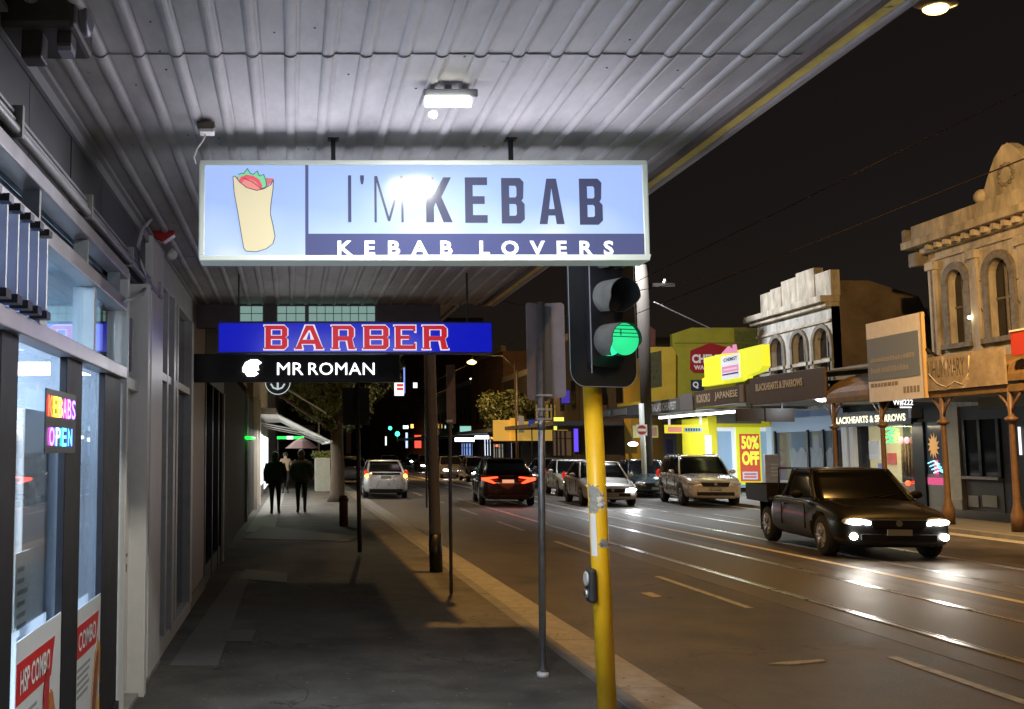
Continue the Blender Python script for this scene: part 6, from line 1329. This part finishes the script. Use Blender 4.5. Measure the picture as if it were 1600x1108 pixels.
# lit yellow sign with pink house
ly = T('lit_yellow_sign', 'brightly lit yellow board with a pink and white house logo above the canopy', 'sign', tuple(onX(1145, 600, FCX)))
M_LY = mat('board_yellow_lit', (.7, .72, .02), .5, em=(.92, .96, .05), es=.72)
PL = [(1097, 604), (1165, 594), (1165, 588), (1186, 580), (1192, 572), (1190, 538), (1100, 560), (1101, 590), (1097, 592)]
P = [FP(x, y, FCX - .05) for x, y in PL]; FC2 = FX(FCX - .05); part('panel', MB().prism(FC2, P, -.25, 0), M_LY, ly)
def q_(px, py): return FP(px, py, FCX - .05)
a, b = q_(1131, 595), q_(1156, 545)
def qr(x0, y0, x1, y1, w0, w1): a, b = q_(x0, y1), q_(x1, y0); return MB().fbox(FC2, a[0], a[1], b[0], b[1], w0, w1)
hp = part('house_panel', qr(1130, 552, 1156, 594, .004, .05), mat('house_white_lit', (.7, .75, .8), .5, em=(.8, .85, .95), es=.6), ly)
part('roof_shape', MB().prism(FC2, [q_(1129, 553), q_(1140, 541), q_(1147, 547), q_(1147, 539), q_(1151, 538), q_(1153, 550), q_(1157, 551)], .004, .055), emis('house_pink', (.95, .35, .6), .75), hp)
part('pink_band', qr(1131, 569, 1156, 583, .051, .056), MATS['house_pink'], hp); part('purple_band', qr(1131, 583, 1156, 585, .051, .056), mat('purple_band', (.2, .1, .4), .5), hp)
a, b = q_(1133, 580), q_(1154, 573); part('lettering', text('WAREHOUSE', FC2, a[0], a[1], b[0], b[1], .057, .005, bold=.03), MATS['house_white_lit'], hp)
a, b = q_(1133, 566), q_(1154, 556); part('lettering', text('CHEMIST', FC2, a[0], a[1], b[0], b[1], .051, .005, bold=.03), mat('house_navy', (.05, .05, .2), .5), hp)
lamp('sign_glow', 'AREA', FC2.p(-35.5, 4.6, .4), 22, (1, 1, .35), 2, ly, aim((-1, 0, 0)), size_y=.6)
# fascia beyond the pole
c6, u0, u1 = canopy('olive_canopy', 'dim canopy edge with yellow stripe just left of the white pole', 930, 1004, 3.3, 3.75, M_FGREY)
part('stripe', MB().fbox(FC, FP(965, 640, FCX)[0], 3.76, u1, 3.9, -.05, .01), M_YO, c6)
mb = MB(); 
for k in range(2): a_ = FP(937 + 22 * k, 645, FCX)[0]; part('fascia_panel', MB().fbox(FC, a_, 3.38, FP(953 + 26 * k, 645, FCX)[0], 3.66, .002, .02), mat('panel_grey', (.24, .22, .21), .6), c6)
# white pole with no entry style disc; big timber power pole
wp = T('white_pole', 'slim white pole carrying a round red disc sign on a white plate', 'sign pole', (onY(1004, 700, 41).x, 41, 0)); xx = onY(1004, 700, 41).x
part('pole', MB().tube([(xx + .05, 41, 0), (xx, 41, 3.6)], .10, 12), mat('pole_white', (.55, .62, .62), .5), wp)
c_ = onY(1003, 672, 40.85); F = FY(40.85)
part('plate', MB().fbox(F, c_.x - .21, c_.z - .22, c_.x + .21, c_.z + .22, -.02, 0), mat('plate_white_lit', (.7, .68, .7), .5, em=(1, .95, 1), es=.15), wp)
part('red_disc', MB().prism(F, [(c_.x + .19 * math.cos(2 * math.pi * k / 24), c_.z + .19 * math.sin(2 * math.pi * k / 24)) for k in range(24)], .001, .006), mat('disc_red', (.45, .03, .06), .5), wp)
part('white_bar', MB().fbox(F, c_.x - .17, c_.z - .055, c_.x + .17, c_.z + .055, .007, .010), MATS['plate_white_lit'], wp)
tpw = T('power_pole', 'massive dark timber power pole rising behind the traffic signal', 'power pole', (onY(1003, 560, 41.6).x, 41.6, 0)); xx = tpw.location.x + .1
part('pole', MB().tube([(xx, 41.6, 0), (xx + .02, 41.6, 9.3)], [.18, .27], 12), mat('timber_pole', (.035, .028, .022), .9, var=.3, bump=.4, stretch=(1, 1, .1)), tpw)
part('crossarm', MB().box((xx - 1.3, 41.45, 8.4), (xx + 1.3, 41.55, 8.55)), MATS['timber_pole'], tpw)
part('insulator', MB().lathe([(.05, 8.55), (.08, 8.62), (.04, 8.72)], (xx + .9, 41.5, 0), 8), M_WHITE, tpw)
part('lamp_head', MB().ball((xx - 1.3, 41.0, 9.75), (.35, .16, .07)), M_GREYP, tpw); part('added_lamp_arm', MB().tube([(xx, 41.5, 9.2), (xx - 1.3, 41.05, 9.8)], .03, 6), M_GALV, tpw)  # lamp head and arm added to the pole
lamp('added_led_light', 'SPOT', (xx - 1.2, 41.0, 9.6), 3000, (.92, .95, 1), .15, tpw, aim((.45, .1, -1)), spot=165, blend=.3)  # added LED source that whitens the arched and yellow facades
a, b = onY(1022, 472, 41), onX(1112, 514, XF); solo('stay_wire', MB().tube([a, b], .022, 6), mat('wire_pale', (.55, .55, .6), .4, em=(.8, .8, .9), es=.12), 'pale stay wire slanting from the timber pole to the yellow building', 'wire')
# ------------------------------------------------------------------ overhead wires, street lamps
M_WIRE = mat('overhead_wire', (.05, .04, .035), .75, .0)
for x, z, lab in ((9.8, 5.6, 'tram contact wire over the far track, lower one'), (10.6, 6.9, 'overhead cable above the far tram track, upper one')):
    solo('overhead_wire', MB().tube([(x, 8, z), (x, 90, z)], .011, 5), M_WIRE, lab, 'wire', 'overhead wires along the street', )
solo('span_wire', MB().tube([(2.1, 33, 7.6), (8, 33, 6.3), (15, 33, 7.6)], .012, 5), M_WIRE, 'cross street span wire between the kerbs', 'wire')
def street_lamp(name, label, hx, hy, hz, polex, energy, r=.15, es=60):
    t = T(name, label, 'street lamp', (polex, hy, 0), 0, 'orange street lamps')
    part('pole', MB().tube([(polex, hy, 0), (polex, hy, hz - .6)], [.10, .07], 10), M_GALV, t)
    part('outreach_arm', MB().tube([(polex, hy, hz - .6), (polex + (hx - polex) * .3, hy, hz + .5), (hx + (.1 if polex > hx else -.1), hy, hz + .55), (hx, hy, hz + .12)], .035, 8), MATS['dark_pole'], t)
    part('lamp_head', MB().ball((hx, hy, hz + .08), (.42, .18, .09)), M_GREYP, t)
    part('lamp_lens', MB().ball((hx, hy, hz), (r * 1.4, r, r * .7)), emis('sodium_lamp_bright', (1, .60, .18), 7), t)
    lamp('sodium_light', 'SPOT', (hx, hy, hz - .15), energy, SODIUM, .15, t, aim((.12, 0, -1)), spot=100, blend=.6); lamp('facade_light', 'SPOT', (hx + .2, hy, hz - .12), energy * 5.0, (1, .58, .21), .15, t, aim((.9, .45, -.42)), spot=128, blend=.5); return t
q = onY(1462, 13, 17.6); street_lamp('street_lamp', 'large glowing orange street lamp at the top right corner', q.x, q.y, q.z, q.x + 4.2, 1500, .16)
q = onY(737, 566, 78); street_lamp('street_lamp', 'distant orange street lamp right of the barber sign end', q.x, q.y, q.z, q.x + 3.4, 1200, .26)
q = onY(1515, 380, 30); lamp('unused', 'POINT', (12.5, 31, 8.5), 260, SODIUM, .2, None) if False else None
# distant street lamps seen as tiny lights
for i, (x, y, Y, lab) in enumerate(((738, 592, 120, 'faint white street light far down the road, left of a pair'), (752, 596, 120, 'faint white street light far down the road, right of a pair'))):
    c = onY(x, y, Y); t = T('distant_street_light', lab, 'street lamp', (c.x, Y, 0)); part('lamp_lens', MB().ball(c, (.35, .2, .12)), emis('faint_white', (1, .95, .8), 2), t); part('pole', MB().tube([(c.x + 1.2, Y, 0), (c.x + 1.1, Y, c.z), (c.x, Y, c.z + .1)], .07, 6), M_BLACKM, t)
# ------------------------------------------------------------------ far shops along the right
M_FD = mat('far_dark_wall', (.045, .038, .033), .85, var=.35, vscale=.5, bump=.2); M_FD2 = mat('far_brown_wall', (.11, .065, .04), .85, var=.35, vscale=.5)
spec_ = [(60, 70, 8.0, M_FD, 'dark two storey shop building beyond the yellow chemist'), (70, 80, 9.5, M_FD, 'dark tall shop building behind the amber awning box'), (80, 95, 8.0, M_FD, 'dark shop building behind the far bushy tree'), (95, 112, 11.0, M_FD2, 'brown tall building beyond the white lit shops'), (112, 150, 9.0, M_FD, 'long dark terrace at the far end of the right side')]
for y0, y1, h, m, lab in spec_:
    t = T('far_building', lab, 'building', (XF, (y0 + y1) / 2, 0)); part('wall', MB().box((XF, y0, 0), (XF + 12, y1 - .1, h)), m, t); part('parapet', MB().box((XF - .15, y0, h), (XF + .3, y1 - .1, h + .5)), M_STUD, t)
    n = int((y1 - y0) / 3); 
    for k in range(n): part('window', MB().fbox(FF, -(y0 + 1.3 + k * 3) - .5, 4.6, -(y0 + 1.3 + k * 3) + .5, 6.6, .01, .05), M_WDARK, t)
    part('canopy', MB().box((FCX, y0 + .1, 3.2), (XF, y1 - .2, 3.45)), M_FGREY, t)
for y0, y1, h, m, lab in ((150, 210, 14, M_FD2, 'tall dim brown tower closing the street on the right'), ):
    t = T('far_building', lab, 'building', (14, 180, 0)); part('wall', MB().box((12, 160, 0), (30, 210, 22)), m, t); part('parapet', MB().box((11.8, 159.8, 22), (30, 160.2, 22.6)), M_STUD, t)
t = T('far_building', 'dim building mass on the left side beyond the cafe', 'building', (-4, 100, 0)); part('wall', MB().box((-10, 70.2, 0), (WX, 190, 9)), M_FD, t); part('canopy', MB().box((WX, 72, 3.2), (1.6, 150, 3.5)), M_FGREY, t)
t = T('end_building', 'dim brown building across the end of the street', 'building', (2, 230, 0)); part('wall', MB().box((-10, 230, 0), (12, 240, 15)), M_FD2, t); part('parapet', MB().box((-10, 229.8, 15), (12, 230.2, 15.6)), M_STUD, t)
# amber awning box
ax = T('amber_box_awning', 'boxy amber yellow awning glowing over the far footpath beside the black hatchback', 'awning', (17, 74, 2.4))
a, b = onY(771, 689, 74), onY(803, 659, 74)
part('front_panel', MB().box((a.x, 74, a.z), (b.x, 74.1, b.z + .12)), mat('amber_lit', (.6, .36, .05), .5, em=(1, .62, .12), es=.38), ax)
part('side_panel', MB().box((b.x + .01, 73.0, a.z), (XF, 73.1, b.z)), MATS['amber_lit'], ax); part('corner_strip', MB().box((b.x - .3, 73.5, a.z), (b.x, 73.95, b.z + .25)), mat('amber_deep', (.6, .3, .03), .5, em=(1, .5, .06), es=.5), ax)
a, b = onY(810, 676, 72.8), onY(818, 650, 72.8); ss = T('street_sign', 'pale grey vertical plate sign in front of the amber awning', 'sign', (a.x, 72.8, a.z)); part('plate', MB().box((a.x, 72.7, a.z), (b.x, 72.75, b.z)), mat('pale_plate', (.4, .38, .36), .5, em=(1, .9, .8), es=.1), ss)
part('pole', MB().tube([(a.x - .15, 72.8, 0), (a.x - .15, 72.8, 8)], .07, 6), mat('brown_pole', (.16, .11, .08), .6), ss)
a, b = onY(826, 667, 66), onY(836, 656, 66); bs2 = T('blue_disc_sign', 'small dark blue sign on a thin pole before the amber awning', 'sign', (a.x, 66, 0)); part('plate', MB().box((a.x, 66, a.z), (b.x, 66.04, b.z)), mat('deep_blue_plate', (.02, .04, .25), .5, em=(.05, .1, .6), es=.25), bs2); part('pole', MB().tube([((a.x + b.x) / 2, 66.06, 0), ((a.x + b.x) / 2, 66.06, b.z)], .04, 6), M_BLACKM, bs2)
# lights of far shops: things with a frame and a lit panel
def glow(x0, y0, x1, y1, Y, col, es, name, label, cat='shop window', dep=.1):
    a, b = onY(x0, y1, Y), onY(x1, y0, Y); t = T(name, label, cat, (a.x, Y, a.z)); part('lit_panel', MB().box((a.x, Y, a.z), (b.x, Y + dep, b.z)), emis('glow_%02d_%02d_%02d_%d' % (col[0] * 20, col[1] * 20, col[2] * 20, es * 10), col, es), t)
    if 'window' in cat or 'amber' in name:
        mb = MB(); n = 4
        for k in range(n): u = a.x + (b.x - a.x) * (k + .5 + random.uniform(-.25, .25)) / n; mb.box((u - .06, Y - .04, a.z), (u + .06, Y - .01, b.z))
        mb.box((a.x, Y - .08, a.z + (b.z - a.z) * .68), (b.x, Y - .041, a.z + (b.z - a.z) * .72)); part('glazing_bars', mb, M_BLACKM, t)
    part('frame', MB().box((a.x - .05, Y + dep, a.z - .05), (b.x + .05, Y + dep + .05, b.z + .05)), M_BLACKM, t); return t
glow(711, 684, 741, 690, 95, (.85, .92, 1), 4, 'canopy_light', 'left white strip of canopy lights at the far shops', 'light')
glow(742, 681, 764, 686, 92, (.85, .92, 1), 4, 'canopy_light', 'right white strip of canopy lights at the far shops', 'light')
glow(722, 693, 738, 716, 96, (.20, .34, .75), 1.0, 'lit_shop_window', 'blue lit shop window far down on the right')
glow(758, 684, 766, 712, 93, (.75, .85, 1), 2.4, 'lit_shop_window', 'narrow white lit window left of the amber awning')
glow(719, 666, 736, 677, 94, (.35, .80, .68), .8, 'lit_shop_sign', 'pale green sign board above the far blue window', 'sign')
glow(765, 664, 778, 674, 90, (.30, .75, .60), .7, 'lit_shop_sign', 'small teal sign touching the amber awning', 'sign')
glow(767, 683, 775, 686, 90, (1, .3, .06), 3, 'lit_shop_sign', 'tiny orange red sign under the teal one', 'sign')
glow(772, 694, 788, 715, 79, (.40, .40, .36), .5, 'lit_shop_window', 'dim grey shop window under the amber awning')
glow(800, 692, 806, 718, 79, (.8, .8, 1), 3, 'lit_doorway', 'left bright strip of a lit doorway under the amber awning')
glow(809, 692, 813, 716, 79, (.8, .8, 1), 3, 'lit_doorway', 'right bright strip of a lit doorway under the amber awning')
glow(775, 695, 778, 698, 78, (1, .1, .05), 4, 'red_light', 'tiny red light at the grey shop window', 'light')
glow(866, 652, 881, 660, 62, (.95, .92, .12), 1.2, 'lit_shop_sign', 'bright yellow sign between the two poles', 'sign')
glow(866, 660, 870, 672, 62, (.95, .92, .12), 1.2, 'lit_shop_sign', 'short yellow upright strip below the bright yellow sign', 'sign')
glow(898, 670, 903, 706, 61, (.12, .06, .9), 1.4, 'purple_neon', 'upright violet blue neon strip left of the yellow post', 'neon sign')
glow(878, 610, 890, 630, 64, (.10, .06, .6), .5, 'purple_neon', 'faint violet patch high beside the grey sign plates', 'neon sign')
glow(866, 674, 896, 712, 60.5, (.16, .085, .035), .45, 'lit_shop_window', 'dim brown shop interior behind the silver sedan')
glow(838, 632, 868, 656, 66, (.40, .24, .03), .5, 'amber_wall_sign', 'dim amber painted sign between the sign plates and the yellow sign', 'sign')
glow(742, 622, 748, 662, 130, (.22, .38, .32), .5, 'tower_light', 'tall thin pale green lit panel far away', 'sign')
glow(648, 680, 658, 700, 150, (1, .08, .05), 1.6, 'red_neon', 'red oval neon far down the street', 'neon sign')
glow(634, 676, 637, 700, 150, (.5, .6, 1), 1.6, 'white_strip_light', 'thin bluish white strip light far down the street', 'light')
glow(602, 682, 604, 696, 150, (.9, 1, .9), 1.6, 'white_strip_light', 'thin white strip light beside the far green signal', 'light')
glow(630, 665, 638, 670, 150, (.6, .9, .8), 3, 'green_white_light', 'pale green light above the far traffic', 'light')
glow(642, 663, 646, 669, 150, (1, .5, .1), 3, 'orange_light', 'tiny orange light above the far red neon', 'light')
tf = T('far_traffic_signal', 'distant green traffic light above the far cars', 'traffic light', (onY(621, 700, 140).x, 140, 0)); c = onY(621, 678, 140); part('lens', MB().ball(c, .32), emis('far_green', (.05, .9, .55), 5), tf); part('lens', MB().ball(c + Vector((-.9, 1, .8)), .25), MATS['far_green'], tf); part('post', MB().tube([(c.x, 140.3, 0), (c.x, 140.3, c.z + .4)], .1, 6), M_BLACKM, tf)
rsn = T('lit_hanging_sign', 'small white lit box sign with red print right of the mr roman sign', 'sign', tuple(onY(625, 607, 44)))
a, b = onY(617, 618, 44), onY(631, 598, 44); part('box', MB().box((a.x, 44, a.z), (b.x, 44.2, b.z)), emis('box_white', (1, .93, .95), 1.3), rsn)
mb = MB()
for k, (y0, y1) in enumerate(((600, 604), (606, 610))): a, b = onY(620, y1, 44), onY(630, y0, 44); mb.box((a.x, 43.97, a.z), (b.x, 43.99, b.z))
part('red_print', mb, mat('print_red', (.5, .03, .05), .5, em=(.8, .1, .12), es=.5), rsn); a = onY(631, 596, 44); part('bracket', MB().box((a.x, 44.05, a.z - .5), (a.x + .06, 44.15, a.z + .6)), emis('blue_edge', (.2, .3, 1), 1), rsn)
glow(646, 598, 652, 606, 60, (1, 1, 1), 1.6, 'small_lit_sign', 'tiny white lit square right of the red print sign', 'sign')
# grey bin / board next to chemist window
gb = T('notice_board', 'pale pinkish upright board standing right of the chemist window', 'board', tuple(onY(1207, 758, 38))); a, b = onY(1197, 757, 38), onY(1218, 710, 38)
part('panel', MB().box((a.x, 38, a.z), (b.x, 38.15, b.z)), mat('board_grey_pink', (.34, .28, .27), .6, var=.2), gb, bevel=.03); mb = MB()
for i in range(4): mb.box((a.x + .2, 37.98, b.z - .4 - i * .13), (b.x - .08, 37.995, b.z - .34 - i * .13))
part('scribble', mb, mat('scribble_pale', (.5, .45, .44), .6), gb); part('post', MB().box((b.x - .12, 38.02, 0), (b.x - .05, 38.1, a.z)), M_BLACKM, gb)
dlt = T('soffit_lamp', 'round white lamp under the wine shop canopy edge', 'light', tuple(onX(1285, 623, FCX + .3))); c = onX(1285, 624, FCX + .3); part('dome', MB().ball(c, (.18, .18, .07)), M_WHITE_E, dlt); part('base', MB().ball(c + Vector((0, 0, .06)), (.1, .1, .05)), M_GREYP, dlt)
lamp('lamp_light', 'POINT', c - Vector((0, 0, .15)), 45, (.85, .93, 1), .1, dlt)
dl2 = T('soffit_lamp', 'small white lamp under the olive canopy behind the silver sedan', 'light', tuple(onY(989, 694, 45))); c = onY(989, 694, 45); part('dome', MB().ball(c, (.22, .22, .1)), M_WHITE_E, dl2); part('stem', MB().tube([c, c + Vector((0, 0, 1.2))], .015, 5), M_BLACKM, dl2); lamp('lamp_light', 'POINT', c - Vector((0, 0, .2)), 60, (.8, .95, 1), .1, dl2)
# area light added behind the viewer to brighten the near post and shopfronts
lamp('added_front_fill', 'AREA', (WX + .06, -.6, 1.3), 45, (1, .96, .88), 2.0, kf, aim((1, .25, -.05)), size_y=2.2)

# unseen street lamp added behind the viewer to brighten posts and near road
lb = T('street_lamp', 'added unseen near side street lamp standing behind the viewer', 'street lamp', (2.0, -7, 0))
part('pole', MB().tube([(2.0, -7, 0), (2.0, -7, 9)], [.09, .06], 10), M_GALV, lb); part('outreach_arm', MB().tube([(2.0, -7, 8.8), (5.0, -7, 9.2)], .035, 8), M_GALV, lb)
part('lamp_head', MB().ball((5.3, -7, 9.25), (.35, .15, .08)), M_GREYP, lb); part('lamp_lens', MB().ball((5.3, -7, 9.18), (.2, .1, .06)), MATS['sodium_lens'], lb)
lamp('sodium_light', 'SPOT', (5.3, -7, 9.1), 2000, (1, .60, .28), .12, lb, aim((.0, .55, -1)), spot=150, blend=.4)

lc2 = T('street_lamp', 'added near side street lamp above the cafe awning, hidden by the verandah', 'street lamp', (2.0, 42, 0))  # unseen lamp added to light the tree leaves and footpath beyond
part('pole', MB().tube([(2.0, 42, 0), (2.0, 42, 8.4)], [.08, .06], 10), MATS['dark_pole'], lc2); part('outreach_arm', MB().tube([(2.0, 42, 8.3), (3.1, 42, 8.6)], .035, 8), M_GALV, lc2)
part('lamp_head', MB().ball((3.3, 42, 8.65), (.35, .15, .08)), M_GREYP, lc2); part('lamp_lens', MB().ball((3.3, 42, 8.58), (.2, .1, .06)), MATS['sodium_lens'], lc2)
lamp('sodium_light', 'SPOT', (3.3, 42, 8.5), 1600, (1, .70, .36), .12, lc2, aim((0, -.2, -1)), spot=155, blend=.4)

# far street lamps added to brighten the dark end of the street
for px, y, Y, side, e_, lab in ((812, 603, 100, 1, 1500, 'added orange street lamp above the amber awning, far right side'), (560, 560, 66, -1, 1300, 'added near side street lamp over the second tree, hidden by the barber sign'), (668, 640, 140, 1, 1800, 'added farthest orange street lamp near the end of the street')):
    q = onY(px, y, Y); street_lamp('street_lamp', lab, q.x, q.y, max(7.5, q.z), q.x + 2.6 * side, e_, .2)
# leaf litter along the gutter and the footpath edge
random.seed(11); mb = MB()
for i in range(420):
    y = 5 + 24 * random.random() ** 1.3; edge = random.random() < .75
    x = KX + .04 + abs(random.gauss(0, .16)) if edge else random.uniform(WX + .1, KX - .2); z = -.092 if edge else .003
    a = random.uniform(0, 6.28); l = random.uniform(.012, .03); dx, dy = l * math.cos(a), l * math.sin(a)
    mb.add([(x - dx, y - dy, z), (x + dy * .4, y - dx * .4, z + .004), (x + dx, y + dy, z + .006), (x - dy * .4, y + dx * .4, z + .002)], [(0, 1, 2, 3)])
o = part('leaf_litter', mb, mat('dry_leaf', (.20, .13, .06), .8, var=.5, vscale=20), None, 'small dry leaves scattered along the gutter and footpath', weld=False); o['category'] = 'litter'; o['kind'] = 'stuff'
